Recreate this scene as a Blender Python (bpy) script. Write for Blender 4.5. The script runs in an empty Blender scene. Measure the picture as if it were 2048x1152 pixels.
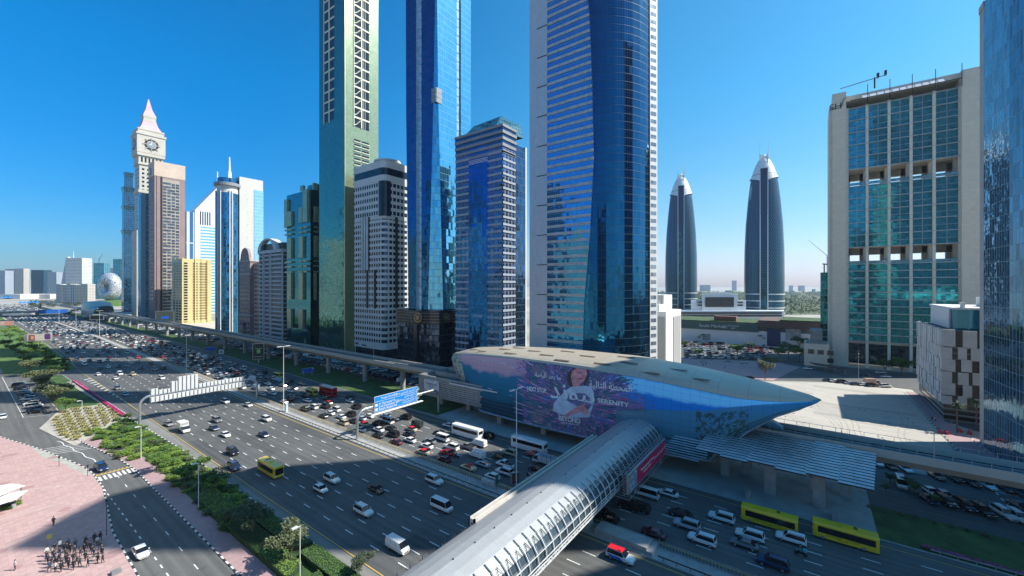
import bpy, bmesh, math, random
from mathutils import Vector, Matrix, noise
R_=math.radians
scene=bpy.context.scene
# ---------------- camera, world, sun ----------------
H=48.0; FX=820.0; HY=572.0
AZ=math.atan2(1116,820)
FW=(math.sin(AZ),math.cos(AZ)); RT=(math.cos(AZ),-math.sin(AZ))
cam=bpy.data.objects.new('camera',bpy.data.cameras.new('camera'))
scene.collection.objects.link(cam); scene.camera=cam
cam.location=(0,0,H); cam.rotation_euler=(R_(90),0,-AZ)
cam.data.sensor_width=36; cam.data.lens=36*FX/2048
cam.data.shift_y=-4/2048; cam.data.clip_start=0.5; cam.data.clip_end=40000
SUN_EL=R_(45); SUN=Vector((RT[0]*math.cos(SUN_EL),RT[1]*math.cos(SUN_EL),math.sin(SUN_EL)))
world=bpy.data.worlds.new('World'); scene.world=world; world.use_nodes=True
nt=world.node_tree; nt.nodes.clear()
sky=nt.nodes.new('ShaderNodeTexSky'); sky.sky_type='NISHITA'; sky.sun_disc=False
sky.sun_elevation=SUN_EL; sky.sun_rotation=math.atan2(RT[0],RT[1]); sky.altitude=0
sky.air_density=1.0; sky.dust_density=0.6; sky.ozone_density=2.5
hs=nt.nodes.new('ShaderNodeHueSaturation'); hs.inputs['Saturation'].default_value=1.35; hs.inputs['Hue'].default_value=0.485
bg=nt.nodes.new('ShaderNodeBackground'); bg.inputs['Strength'].default_value=0.105
ow=nt.nodes.new('ShaderNodeOutputWorld')
nt.links.new(sky.outputs[0],hs.inputs['Color'])
# clearer, bluer air away from the sun and paler towards it
tc_=nt.nodes.new('ShaderNodeTexCoord')
def vdot(v):
    d=nt.nodes.new('ShaderNodeVectorMath'); d.operation='DOT_PRODUCT'; nt.links.new(tc_.outputs['Generated'],d.inputs[0]); d.inputs[1].default_value=v; return d.outputs['Value']
def wramp(src,lo,hi,els):
    r=nt.nodes.new('ShaderNodeMapRange'); r.inputs[1].default_value=lo; r.inputs[2].default_value=hi; nt.links.new(src,r.inputs[0])
    c=nt.nodes.new('ShaderNodeValToRGB'); c.color_ramp.interpolation='EASE' if len(els)<3 else 'LINEAR'
    c.color_ramp.elements[0].position=els[0][0]; c.color_ramp.elements[0].color=(*[q/2 for q in els[0][1]],1)
    c.color_ramp.elements[1].position=els[-1][0]; c.color_ramp.elements[1].color=(*[q/2 for q in els[-1][1]],1)
    for p,q in els[1:-1]:
        e=c.color_ramp.elements.new(p); e.color=(*[k/2 for k in q],1)
    nt.links.new(r.outputs[0],c.inputs[0]); return c.outputs[0]
zc=vdot((0,0,1)); lt=wramp(zc,0,.4,[(0,(.36,.54,.78)),(.12,(.28,.52,.78)),(.45,(.15,.62,.95)),(1,(.0,.84,1.2))]); rt=wramp(zc,0,.4,[(0,(.78,.76,1.1)),(.3,(.9,.9,1.05)),(.5,(.95,1,1)),(1,(.75,1.12,1.18))])
wt=wramp(vdot((RT[0],RT[1],0)),-.6,.35,[(0,(0,0,0)),(1,(2,2,2))])
def wmix(f,a,b,mode='MIX'):
    x=nt.nodes.new('ShaderNodeMix'); x.data_type='RGBA'; x.blend_type=mode; x.clamp_result=False
    if isinstance(f,float): x.inputs[0].default_value=f
    else: nt.links.new(f,x.inputs[0])
    nt.links.new(a,x.inputs[6]); nt.links.new(b,x.inputs[7]); return x.outputs[2]
tint=wmix(wt,lt,rt); prod=wmix(1.0,hs.outputs[0],tint,'MULTIPLY')
dbl=nt.nodes.new('ShaderNodeVectorMath'); dbl.operation='SCALE'; dbl.inputs['Scale'].default_value=2; nt.links.new(prod,dbl.inputs[0])
nt.links.new(dbl.outputs[0],bg.inputs[0]); nt.links.new(bg.outputs[0],ow.inputs[0])
sl=bpy.data.lights.new('sun','SUN'); sl.energy=5.0; sl.angle=R_(0.5); sl.color=(1,.95,.86)
so=bpy.data.objects.new('sun',sl); scene.collection.objects.link(so); so.location=(0,0,300)
so.rotation_euler=SUN.to_track_quat('Z','Y').to_euler()
scene.view_settings.view_transform='Standard'; scene.view_settings.look='None'
scene.view_settings.exposure=0.69; scene.view_settings.gamma=1
scene.cycles.max_bounces=6; scene.cycles.glossy_bounces=3; scene.cycles.diffuse_bounces=2
scene.cycles.transmission_bounces=3; scene.cycles.volume_bounces=0; scene.cycles.caustics_reflective=False; scene.cycles.caustics_refractive=False
scene.cycles.sample_clamp_indirect=4
# ---------------- geometry helpers ----------------
def G(px,py,z=0.0):
    t=(H-z)*FX/(py-HY); s=(px-1024)/FX
    return (t*(FW[0]+RT[0]*s), t*(FW[1]+RT[1]*s))
def PD(px,d):
    s=(px-1024)/FX; return (d*(FW[0]+RT[0]*s), d*(FW[1]+RT[1]*s))
def YX(px,X): s=(px-1024)/FX; return X*(FW[1]+RT[1]*s)/(FW[0]+RT[0]*s)
def XY(px,Y): s=(px-1024)/FX; return Y*(FW[0]+RT[0]*s)/(FW[1]+RT[1]*s)
def DEP(x,y): return x*FW[0]+y*FW[1]
def ZP(x,y,py): return H-(py-HY)*DEP(x,y)/FX
def PXY(x,y,z=0):
    d=DEP(x,y); r=x*RT[0]+y*RT[1]; return (1024+FX*r/d, HY+FX*(H-z)/d, d)
col=scene.collection
def link(o): col.objects.link(o); return o
def tag(o,label=None,cat=None,group=None,kind=None):
    if label: o['label']=label
    if cat: o['category']=cat
    if group: o['group']=group
    if kind: o['kind']=kind
    return o
def T(name,label,cat,loc=(0,0,0),group=None,rz=0):
    o=bpy.data.objects.new(name,None); o.empty_display_size=1; o.location=loc; o.rotation_euler=(0,0,rz)
    link(o); return tag(o,label,cat,group)
class MB:
    def __init__(s): s.v=[]; s.f=[]; s.m=[]; s.uv=[]
    def poly(s,pts,mi=0,uv=None):
        b=len(s.v); s.v+= [tuple(p) for p in pts]; s.f.append(tuple(range(b,b+len(pts)))); s.m.append(mi); s.uv.append(uv)
    def box(s,x0,x1,y0,y1,z0,z1,mi=0,top=None):
        if x0>x1:x0,x1=x1,x0
        if y0>y1:y0,y1=y1,y0
        if z0>z1:z0,z1=z1,z0
        t=mi if top is None else top
        s.poly([(x0,y0,z0),(x0,y1,z0),(x1,y1,z0),(x1,y0,z0)],mi)
        s.poly([(x0,y0,z1),(x1,y0,z1),(x1,y1,z1),(x0,y1,z1)],t)
        s.poly([(x0,y0,z0),(x1,y0,z0),(x1,y0,z1),(x0,y0,z1)],mi)
        s.poly([(x1,y0,z0),(x1,y1,z0),(x1,y1,z1),(x1,y0,z1)],mi)
        s.poly([(x1,y1,z0),(x0,y1,z0),(x0,y1,z1),(x1,y1,z1)],mi)
        s.poly([(x0,y1,z0),(x0,y0,z0),(x0,y0,z1),(x0,y1,z1)],mi)
    def prism(s,pl,z0,z1,mi=0,cap=None,bot=True):
        a=0
        for w in range(len(pl)):
            x,y=pl[w]; X,Y=pl[(w+1)%len(pl)]
            za,zb=(z1,z1) if not isinstance(z1,(list,tuple)) else (z1[w],z1[(w+1)%len(pl)])
            L=math.hypot(X-x,Y-y)
            s.poly([(x,y,z0),(X,Y,z0),(X,Y,zb),(x,y,za)],mi,[(a,z0),(a+L,z0),(a+L,zb),(a,za)]); a+=L
        zz=z1 if isinstance(z1,(list,tuple)) else [z1]*len(pl)
        s.poly([(p[0],p[1],zz[i]) for i,p in enumerate(pl)],mi if cap is None else cap)
        if bot: s.poly([(p[0],p[1],z0) for p in reversed(pl)],mi if cap is None else cap)
    def tube(s,p0,p1,r0,r1=None,n=8,mi=0,cap=True):
        r1=r0 if r1 is None else r1
        p0=Vector(p0);p1=Vector(p1);d=(p1-p0)
        if d.length<1e-6: return
        d.normalize(); a=d.orthogonal().normalized(); b=d.cross(a)
        A=[];B=[]
        for i in range(n):
            t=2*math.pi*i/n; w=a*math.cos(t)+b*math.sin(t)
            A.append(p0+w*r0);B.append(p1+w*r1)
        for i in range(n):
            j=(i+1)%n; s.poly([A[i],A[j],B[j],B[i]],mi)
        if cap: s.poly(list(reversed(A)),mi); s.poly(B,mi)
    def path(s,pts,r,n=8,mi=0):
        for i in range(len(pts)-1): s.tube(pts[i],pts[i+1],r,r,n,mi)
    def build(s,name,mats,parent=None,smooth=False,kind=None):
        me=bpy.data.meshes.new(name)
        ox=oy=oz=0
        if parent is not None and parent.get('_abs',0):
            ox,oy,oz=WL(parent)
        me.from_pydata([(p[0]-ox,p[1]-oy,p[2]-oz) for p in s.v],[],s.f)
        if not isinstance(mats,(list,tuple)): mats=[mats]
        for m in mats: me.materials.append(m)
        me.polygons.foreach_set('material_index',s.m)
        ul=me.uv_layers.new(name='UVMap'); k=0; buf=[0.0]*(2*len(me.loops))
        for fi,f in enumerate(s.f):
            u=s.uv[fi]
            if u is None:
                p0,p1,p2=Vector(s.v[f[0]]),Vector(s.v[f[1]]),Vector(s.v[f[2]])
                n=(p1-p0).cross(p2-p0)
                if n.length<1e-9: n=Vector((0,0,1))
                n.normalize()
                if abs(n.z)>.7: u=[(s.v[i][0],s.v[i][1]) for i in f]
                else:
                    t=Vector((-n.y,n.x,0)).normalized()
                    if abs(t.x)>abs(t.y): t=t if t.x>0 else -t
                    else: t=t if t.y>0 else -t
                    u=[(s.v[i][0]*t.x+s.v[i][1]*t.y,s.v[i][2]) for i in f]
            for q in u: buf[k]=q[0];buf[k+1]=q[1];k+=2
        ul.data.foreach_set('uv',buf)
        if smooth: me.polygons.foreach_set('use_smooth',[True]*len(me.polygons))
        me.update()
        o=bpy.data.objects.new(name,me); link(o)
        if parent is not None: o.parent=parent
        if kind: o['kind']=kind
        return o
def WL(o):
    x=Vector(o.location)
    while o.parent is not None: o=o.parent; x=x+Vector(o.location)
    return x
def B(name,label,cat,loc,group=None):
    o=T(name,label,cat,loc,group); o['_abs']=1; return o
def one(mb,name,mats,label,cat,group=None,kind=None,smooth=False):
    o=mb.build(name,mats,None,smooth); return tag(o,label,cat,group,kind)
def struct(mb,name,mats,smooth=False):
    o=mb.build(name,mats,None,smooth); o['kind']='structure'; return o
def flat(poly,z,mats,name,label=None):
    m=MB(); m.poly([(p[0],p[1],z) for p in poly]); o=struct(m,name,mats); return o
def windows(th,boxes,mat,name='window'):
    # boxes: list of (x0,x1,y0,y1,z0,z1)
    def key(b): return -((abs(b[1]-b[0])+abs(b[3]-b[2]))*abs(b[5]-b[4]))/max(1,DEP(b[0],b[2]))**2
    bs=sorted(boxes,key=key)
    for b in bs[:100]:
        m=MB(); m.box(*b); m.build(name,mat,th)
    if len(bs)>100:
        m=MB()
        for b in bs[100:]: m.box(*b)
        m.build(name+'s',mat,th,kind='stuff')
# ---------------- materials ----------------
MATS={}
def nodes(name):
    m=bpy.data.materials.new(name); m.use_nodes=True; n=m.node_tree; n.nodes.clear()
    o=n.nodes.new('ShaderNodeOutputMaterial'); b=n.nodes.new('ShaderNodeBsdfPrincipled'); n.links.new(b.outputs[0],o.inputs[0])
    return m,n,b
def MA(n,op,a,b=None,c=None):
    x=n.nodes.new('ShaderNodeMath'); x.operation=op
    for i,v in enumerate((a,b,c)):
        if v is None: continue
        if isinstance(v,(int,float)): x.inputs[i].default_value=v
        else: n.links.new(v,x.inputs[i])
    return x.outputs[0]
def VM(n,op,a,b=None,s=None):
    x=n.nodes.new('ShaderNodeVectorMath'); x.operation=op
    for i,v in enumerate((a,b)):
        if v is None: continue
        if isinstance(v,(tuple,list)): x.inputs[i].default_value=v
        else: n.links.new(v,x.inputs[i])
    if s is not None:
        if isinstance(s,(int,float)): x.inputs['Scale'].default_value=s
        else: n.links.new(s,x.inputs['Scale'])
    return x.outputs[0]
def MIX(n,f,a,b):
    x=n.nodes.new('ShaderNodeMix'); x.data_type='RGBA'
    for i,v in ((0,f),(6,a),(7,b)):
        if isinstance(v,(int,float)): x.inputs[i].default_value=v
        elif isinstance(v,(tuple,list)): x.inputs[i].default_value=(v[0],v[1],v[2],1)
        else: n.links.new(v,x.inputs[i])
    return x.outputs[2]
def pnoise(n,scale,detail=3,vec=None,rough=.6):
    x=n.nodes.new('ShaderNodeTexNoise'); x.inputs['Scale'].default_value=scale; x.inputs['Detail'].default_value=detail; x.inputs['Roughness'].default_value=rough
    if vec is None:
        g=n.nodes.new('ShaderNodeNewGeometry'); vec=g.outputs['Position']
    n.links.new(vec,x.inputs['Vector']); return x.outputs['Fac']
def plain(name,c,rough=.6,metal=0,var=.18,scale=.6,c2=None,bump=0,spec=.5,coat=0,obj=False):
    if name in MATS: return MATS[name]
    m,n,b=nodes(name); c2=c2 or tuple(x*(1-var*1.6) for x in c); ch=tuple(min(1,x*(1+var)) for x in c)
    vec=None
    if obj:
        tc=n.nodes.new('ShaderNodeTexCoord'); vec=tc.outputs['Object']
    f=pnoise(n,scale,5,vec); r=n.nodes.new('ShaderNodeMapRange'); r.inputs[1].default_value=.3; r.inputs[2].default_value=.7; n.links.new(f,r.inputs[0])
    n.links.new(MIX(n,r.outputs[0],c2,ch),b.inputs['Base Color'])
    b.inputs['Roughness'].default_value=rough; b.inputs['Metallic'].default_value=metal; b.inputs['Specular IOR Level'].default_value=spec
    b.inputs['Coat Weight'].default_value=coat
    if bump:
        bp=n.nodes.new('ShaderNodeBump'); bp.inputs['Strength'].default_value=bump; bp.inputs['Distance'].default_value=.05
        n.links.new(pnoise(n,scale*8,4,vec),bp.inputs['Height']); n.links.new(bp.outputs[0],b.inputs['Normal'])
    MATS[name]=m; return m
def facade(name,wall,glass,fw,fh,wu=(.06,1),wv=(.08,1),gm=.9,gr=.06,jit=.012,wob=.02,wr=.6,wm=0,u0=0,v0=0,dark=.45,wsc=.08):
    """walls with a grid of panes; every pane tilts a little, so its reflection breaks up"""
    if name in MATS: return MATS[name]
    m,n,b=nodes(name)
    uv=n.nodes.new('ShaderNodeUVMap'); uv.uv_map='UVMap'
    sp=n.nodes.new('ShaderNodeSeparateXYZ'); n.links.new(uv.outputs[0],sp.inputs[0])
    u=MA(n,'DIVIDE',MA(n,'ADD',sp.outputs[0],1000*fw-u0),fw); v=MA(n,'DIVIDE',MA(n,'ADD',sp.outputs[1],-v0),fh)
    fu=MA(n,'FRACT',u); fv=MA(n,'FRACT',v); cu=MA(n,'FLOOR',u); cv=MA(n,'FLOOR',v)
    def win(x,a,bb):
        return MA(n,'MULTIPLY',MA(n,'GREATER_THAN',x,a),MA(n,'LESS_THAN',x,bb))
    mask=MA(n,'MULTIPLY',win(fu,*wu),win(fv,*wv))
    cb=n.nodes.new('ShaderNodeCombineXYZ'); n.links.new(cu,cb.inputs[0]); n.links.new(cv,cb.inputs[1])
    wn=n.nodes.new('ShaderNodeTexWhiteNoise'); wn.noise_dimensions='3D'; n.links.new(cb.outputs[0],wn.inputs['Vector'])
    g=n.nodes.new('ShaderNodeNewGeometry')
    rv=VM(n,'SCALE',VM(n,'SUBTRACT',wn.outputs['Color'],(.5,.5,.5)),None,jit*2)
    nz=n.nodes.new('ShaderNodeTexNoise'); nz.inputs['Scale'].default_value=wsc*3; nz.inputs['Detail'].default_value=2; n.links.new(g.outputs['Position'],nz.inputs['Vector'])
    rv2=VM(n,'SCALE',VM(n,'SUBTRACT',nz.outputs['Color'],(.5,.5,.5)),None,wob*2)
    off=VM(n,'SCALE',VM(n,'ADD',rv,rv2),None,mask)
    nn=VM(n,'NORMALIZE',VM(n,'ADD',g.outputs['Normal'],off)); n.links.new(nn,b.inputs['Normal'])
    gd=tuple(x*(1-dark) for x in glass)
    gc=MIX(n,wn.outputs['Value'],gd,glass)
    wnz=pnoise(n,.35,5); wc=MIX(n,wnz,tuple(x*.78 for x in wall),tuple(min(1,x*1.15) for x in wall))
    n.links.new(MIX(n,mask,wc,gc),b.inputs['Base Color'])
    n.links.new(MA(n,'ADD',wm,MA(n,'MULTIPLY',mask,gm-wm)),b.inputs['Metallic'])
    n.links.new(MA(n,'ADD',wr,MA(n,'MULTIPLY',mask,gr-wr)),b.inputs['Roughness'])
    MATS[name]=m; return m
def panelled(name,c,pw,ph,line=.04,dark=.6,rough=.5,metal=0,var=.08,u0=0,v0=0,stag=False):
    """cladding with joints"""
    if name in MATS: return MATS[name]
    m,n,b=nodes(name)
    uv=n.nodes.new('ShaderNodeUVMap'); uv.uv_map='UVMap'
    sp=n.nodes.new('ShaderNodeSeparateXYZ'); n.links.new(uv.outputs[0],sp.inputs[0])
    v=MA(n,'DIVIDE',MA(n,'ADD',sp.outputs[1],1000*ph-v0),ph); fv=MA(n,'FRACT',v); cv=MA(n,'FLOOR',v)
    u=MA(n,'DIVIDE',MA(n,'ADD',sp.outputs[0],1000*pw-u0),pw)
    if stag: u=MA(n,'ADD',u,MA(n,'MULTIPLY',MA(n,'MODULO',cv,2),.5))
    fu=MA(n,'FRACT',u); cu=MA(n,'FLOOR',u)
    ln=MA(n,'MAXIMUM',MA(n,'LESS_THAN',fu,line),MA(n,'LESS_THAN',fv,line*pw/ph))
    cb=n.nodes.new('ShaderNodeCombineXYZ'); n.links.new(cu,cb.inputs[0]); n.links.new(cv,cb.inputs[1])
    wn=n.nodes.new('ShaderNodeTexWhiteNoise'); n.links.new(cb.outputs[0],wn.inputs['Vector'])
    cc=MIX(n,wn.outputs['Value'],tuple(x*(1-var) for x in c),tuple(min(1,x*(1+var)) for x in c))
    cc=MIX(n,MA(n,'MULTIPLY',pnoise(n,.4,5),.35),cc,tuple(x*.6 for x in c))
    n.links.new(MIX(n,ln,cc,tuple(x*dark for x in c)),b.inputs['Base Color'])
    b.inputs['Roughness'].default_value=rough; b.inputs['Metallic'].default_value=metal
    MATS[name]=m; return m
def paint():
    m,n,b=nodes('vehicle_paint'); oi=n.nodes.new('ShaderNodeObjectInfo')
    n.links.new(oi.outputs['Color'],b.inputs['Base Color']); b.inputs['Roughness'].default_value=.25
    b.inputs['Coat Weight'].default_value=.6; b.inputs['Coat Roughness'].default_value=.05; MATS['paint']=m; return m
PAINT=paint()
def asphalt(name,c,c2):
    m,n,b=nodes(name); g=n.nodes.new('ShaderNodeNewGeometry')
    mp=n.nodes.new('ShaderNodeMapping'); mp.inputs['Scale'].default_value=(1.1,.03,1); n.links.new(g.outputs['Position'],mp.inputs[0])
    f1=pnoise(n,1.0,3,mp.outputs[0]); f2=pnoise(n,.06,4); f3=pnoise(n,9,2)
    f=MA(n,'ADD',MA(n,'MULTIPLY',f1,.5),MA(n,'ADD',MA(n,'MULTIPLY',f2,.35),MA(n,'MULTIPLY',f3,.25)))
    r=n.nodes.new('ShaderNodeMapRange'); r.inputs[1].default_value=.42; r.inputs[2].default_value=.66; n.links.new(f,r.inputs[0])
    sp=n.nodes.new('ShaderNodeSeparateXYZ'); n.links.new(g.outputs['Position'],sp.inputs[0])
    lx=MA(n,'DIVIDE',MA(n,'SUBTRACT',sp.outputs[0],42.0),3.63); ly=MA(n,'DIVIDE',sp.outputs[1],31)
    tr=MA(n,'MULTIPLY',MA(n,'SINE',MA(n,'MULTIPLY',lx,12.566)),.07)
    cb=n.nodes.new('ShaderNodeCombineXYZ'); n.links.new(MA(n,'FLOOR',lx),cb.inputs[0]); n.links.new(MA(n,'FLOOR',ly),cb.inputs[1])
    wn=n.nodes.new('ShaderNodeTexWhiteNoise'); n.links.new(cb.outputs[0],wn.inputs['Vector'])
    pa=MA(n,'MULTIPLY',MA(n,'GREATER_THAN',wn.outputs['Value'],.88),-.22); pb=MA(n,'MULTIPLY',wn.outputs['Value'],.07)
    st=MA(n,'MULTIPLY',MA(n,'GREATER_THAN',pnoise(n,.45,4),.63),-.16)
    k=MA(n,'ADD',MA(n,'ADD',MA(n,'ADD',1.0,tr),MA(n,'ADD',pa,pb)),st)
    n.links.new(VM(n,'SCALE',MIX(n,r.outputs[0],c2,c),None,k),b.inputs['Base Color']); b.inputs['Roughness'].default_value=.75; b.inputs['Specular IOR Level'].default_value=.35
    return m
M_ASPH=asphalt('asphalt',(.115,.117,.114),(.066,.069,.071))
M_ASPH2=asphalt('asphalt_old',(.13,.13,.126),(.085,.087,.085))
M_SHOULDER=asphalt('shoulder_concrete',(.21,.21,.195),(.15,.15,.14))
M_WHITE=plain('road_paint_white',(.75,.75,.72),.6,var=.12,scale=3)
M_YEL=plain('road_paint_yellow',(.6,.4,.08),.6,var=.12,scale=3)
M_CONC=plain('concrete',(.34,.335,.32),.8,var=.15,scale=.7)
M_CONCD=plain('concrete_dark',(.24,.25,.25),.8,var=.2,scale=.5)
M_SAND=plain('sand',(.55,.48,.38),.95,var=.12,scale=.05,bump=.2)
M_SANDP=asphalt('sand_plot_mat',(.44,.41,.355),(.33,.31,.27))
M_PINK=panelled('pink_paving',(.46,.31,.295),.8,.8,.06,.78,.85,var=.11)
M_PINK2=panelled('pink_path',(.37,.25,.25),.6,.6,.05,.85,.85,var=.1)
M_GRASS=plain('grass_mat',(.05,.10,.022),.95,var=.35,scale=.22,c2=(.018,.042,.012),bump=.6)
M_GRASSB=plain('grass_bright_mat',(.08,.15,.03),.95,var=.3,scale=.25,c2=(.035,.075,.015),bump=.8)
M_MAG=plain('magenta_flowers',(.78,.01,.26),.8,var=.25,scale=2.5,bump=.6)
M_METAL=plain('galvanised_metal',(.5,.52,.53),.35,.8,var=.06,scale=1)
M_WMETAL=plain('white_metal',(.60,.61,.61),.4,.0,var=.05,scale=1)
M_DARK=plain('dark_metal',(.03,.033,.04),.4,.5,var=.1,scale=1)
M_BLACK=plain('black_rubber',(.015,.015,.016),.7,0,var=.1,scale=2)
M_WIN=plain('dark_window',(.012,.017,.026),.12,0,var=.3,scale=.2,spec=.35,coat=.15)
M_CARGL=plain('car_glass',(.012,.015,.02),.06,0,var=.2,scale=1,spec=.5)
M_ROOF=plain('flat_roof',(.4,.39,.37),.9,var=.2,scale=.3)
M_BW=None
# ---------------- ground, roads ----------------
def lerp(a,tab):
    for (y0,x0),(y1,x1) in zip(tab,tab[1:]):
        if a<=y1: return x0+(x1-x0)*max(0,(a-y0))/(y1-y0)
    return tab[-1][1]
NL=[(-80,40),(150,39.5),(200,37.6),(300,35),(335,34.5),(346,42.5),(500,45),(1500,45)]   # left kerb, near carriageway
SH=[(-80,0),(200,0),(280,1.9),(440,4.4),(530,6.3),(1500,6.3)]                       # sideways drift of the median
FR=[(-80,103.6),(100,103.8),(150,106),(276,109.5),(400,112),(583,114),(1500,114)]
YS=[-80,-40,0,40,80,100,120,150,175,200,240,280,300,335,346,400,440,500,530,583,700,850,1000,1200,1500]
def strip(name,fa,fb,z,mat,ys=YS,thick=0):
    m=MB()
    for a,b in zip(ys,ys[1:]):
        m.poly([(fa(a),a,z),(fb(a),a,z),(fb(b),b,z),(fa(b),b,z)])
        if thick:
            m.poly([(fa(a),a,z-thick),(fa(a),a,z),(fa(b),b,z),(fa(b),b,z-thick)]); m.poly([(fb(a),a,z-thick),(fb(b),b,z-thick),(fb(b),b,z),(fb(a),a,z)])
    return struct(m,name,mat)
sh=lambda y: lerp(y,SH)
gm,gn,gb=nodes('city_ground')
f=pnoise(gn,.012,4); f2=pnoise(gn,.0016,3); r=gn.nodes.new('ShaderNodeValToRGB'); r.color_ramp.elements[0].position=.35; r.color_ramp.elements[1].position=.62
r.color_ramp.elements[0].color=(.16,.17,.15,1); r.color_ramp.elements[1].color=(.46,.42,.36,1)
gn.links.new(MA(gn,'ADD',MA(gn,'MULTIPLY',f,.55),MA(gn,'MULTIPLY',f2,.45)),r.inputs[0]); gn.links.new(r.outputs[0],gb.inputs[0]); gb.inputs['Roughness'].default_value=.95
m=MB(); n=48; m.poly([(22000*math.cos(2*math.pi*i/n),22000*math.sin(2*math.pi*i/n),0) for i in range(n)]); struct(m,'ground',gm)
strip('road',lambda y:lerp(y,NL),lambda y:72.6+sh(y),.03,M_ASPH)
strip('road',lambda y:76.6+sh(y)*.8,lambda y:lerp(y,FR),.03,M_ASPH)
strip('median',lambda y:72.6+sh(y),lambda y:76.6+sh(y)*.8,.16,M_CONC,thick=.16)
strip('shoulder',lambda y:lerp(y,NL)+.1,lambda y:41.7+sh(y)*.9,.045,M_SHOULDER,[-80,-40,0,40,80,100,120,150,175,200])
mk=MB(); my=MB(); rnd=random.Random(3)
for k in range(7):
    x=45.6+3.63*k; y=-58+ (k%2)*1.2
    while y<950:
        s=sh(y); mk.poly([(x+s-.09,y,.055),(x+s+.09,y,.055),(x+sh(y+2.6)+.09,y+2.6,.055),(x+sh(y+2.6)-.09,y+2.6,.055)]); y+=8.1
for k in range(6):
    x=81.4+3.35*k; y=-58
    while y<700:
        s=sh(y)*.8; mk.poly([(x+s-.09,y,.055),(x+s+.09,y,.055),(x+s+.09,y+2.6,.055),(x+s-.09,y+2.6,.055)]); y+=8.1
for fx in (lambda y:42.0+(sh(y) if y>346 else 0), lambda y:71.6+sh(y), lambda y:78+sh(y)*.8, lambda y:min(101.4+sh(y)*.8,101.4+sh(y)*.8)):
    for a,b in zip(YS,YS[1:]):
        my.poly([(fx(a)-.09,a,.056),(fx(a)+.09,a,.056),(fx(b)+.09,b,.056),(fx(b)-.09,b,.056)])
# painted gore at the slip road
for i in range(13):
    y=232+i*6; mk.poly([(39.2-(i*.0),y,.057),(42.2,y+3,.057),(42.2,y+4,.057),(39.2,y+1,.057)]) if False else None
for i in range(12):
    y=228+i*6.5; w=.4+i*.22; mk.poly([(42.2-w,y,.058),(42.3,y+2.2,.058),(42.3,y+3.4,.058),(42.2-w,y+1.2,.058)])
# service road
SRV_R=[(28,-60),(28,143),(27,156),(24.5,172),(22,191),(20,210),(15,232),(15,240),(15,420),(15,700)]
SRV_L=[(3,700),(3,420),(2.5,250),(4,232),(9,207),(15,183),(20,158),(21,149),(21,136),(18.3,110),(18,90),(18,-60)]
flat(SRV_R+SRV_L,.031,M_ASPH2,'service_road')
flat([(15,231),(20,211),(23.5,214),(24,340),(15,345)],.034,M_ASPH2,'parking_bay_ground')
flat([(15,345),(24,340),(24,326),(44,326),(44,341),(15,360)],.037,M_ASPH,'side_road')
for (a,b) in ((18.7,19.0),):
    pass
y=62
while y<136:   # edge line of the taxi bay and lane line
    mk.poly([(20.9,y,.05),(21.1,y,.05),(21.1,y+1.3,.05),(20.9,y+1.3,.05)]); y+=3.4
y=60
while y<142:
    mk.poly([(24.4,y,.05),(24.55,y,.05),(24.55,y+2,.05),(24.4,y+2,.05)]); y+=8
for i in range(8): mk.poly([(21.3+i*.88,141.3,.05),(21.75+i*.88,141.3,.05),(21.75+i*.88,144.6,.05),(21.3+i*.88,144.6,.05)])
my.poly([(21,145.6,.05),(28,145.6,.05),(28,146.1,.05),(21,146.1,.05)])
for i in range(9): my.poly([(21.2+i*.8,146.1,.05),(21.4+i*.8,146.1,.05),(21.8+i*.8,147,.05),(21.6+i*.8,147,.05)])
for i in range(5):
    yy=172+i*2.1; mk.poly([(12.5+i*-1.2,yy+4,.05),(24.2-i*.6,yy,.05),(24.2-i*.6,yy+.25,.05),(12.5+i*-1.2,yy+4.25,.05)])
pts=[(24.3,150+i*3) for i in range(4)]
for i in range(24):
    yy=150+i*1.6; w=.25*math.sin(i*1.2); mk.poly([(23.9+w-.0*i-(yy-150)*.13,yy,.05),(24.1+w-(yy-150)*.13,yy,.05),(24.1+.25*math.sin((i+1)*1.2)-(yy-148.4)*.13,yy+1.6,.05),(23.9+.25*math.sin((i+1)*1.2)-(yy-148.4)*.13,yy+1.6,.05)])
for i in range(16): mk.poly([(15.2,232+i*6,.05),(21.3,229.2+i*6,.05),(21.4,229.35+i*6,.05),(15.3,232.15+i*6,.05)])
mk.poly([(14.9,232,.05),(15.05,232,.05),(15.05,345,.05),(14.9,345,.05)])
# lay-by words painted on the taxi bay
def txt(body,size,mat,parent,loc,rot,name='lettering',ext=.01,alx='CENTER',sx=1,kind=None):
    c=bpy.data.curves.new(name,'FONT'); c.body=body; c.size=size; c.align_x=alx; c.align_y='CENTER'; c.extrude=ext
    o=bpy.data.objects.new(name,c); o.data.materials.append(mat)
    me=bpy.data.meshes.new_from_object(o); bpy.data.objects.remove(o); me.name=name
    if not me.materials: me.materials.append(mat)
    o=bpy.data.objects.new(name,me); link(o); o.scale=(sx,1,1)
    o.matrix_world=Matrix.Translation(loc)@rot.to_4x4()@Matrix.Diagonal((sx,1,1,1))
    if parent is not None:
        o.parent=parent; o.matrix_parent_inverse=Matrix.Translation(-WL(parent))
    if kind: o['kind']=kind
    return o
def basis(x,y): # columns: text right, text up
    x=Vector(x).normalized(); y=Vector(y).normalized(); z=x.cross(y); return Matrix((x,y,z)).transposed()
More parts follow.
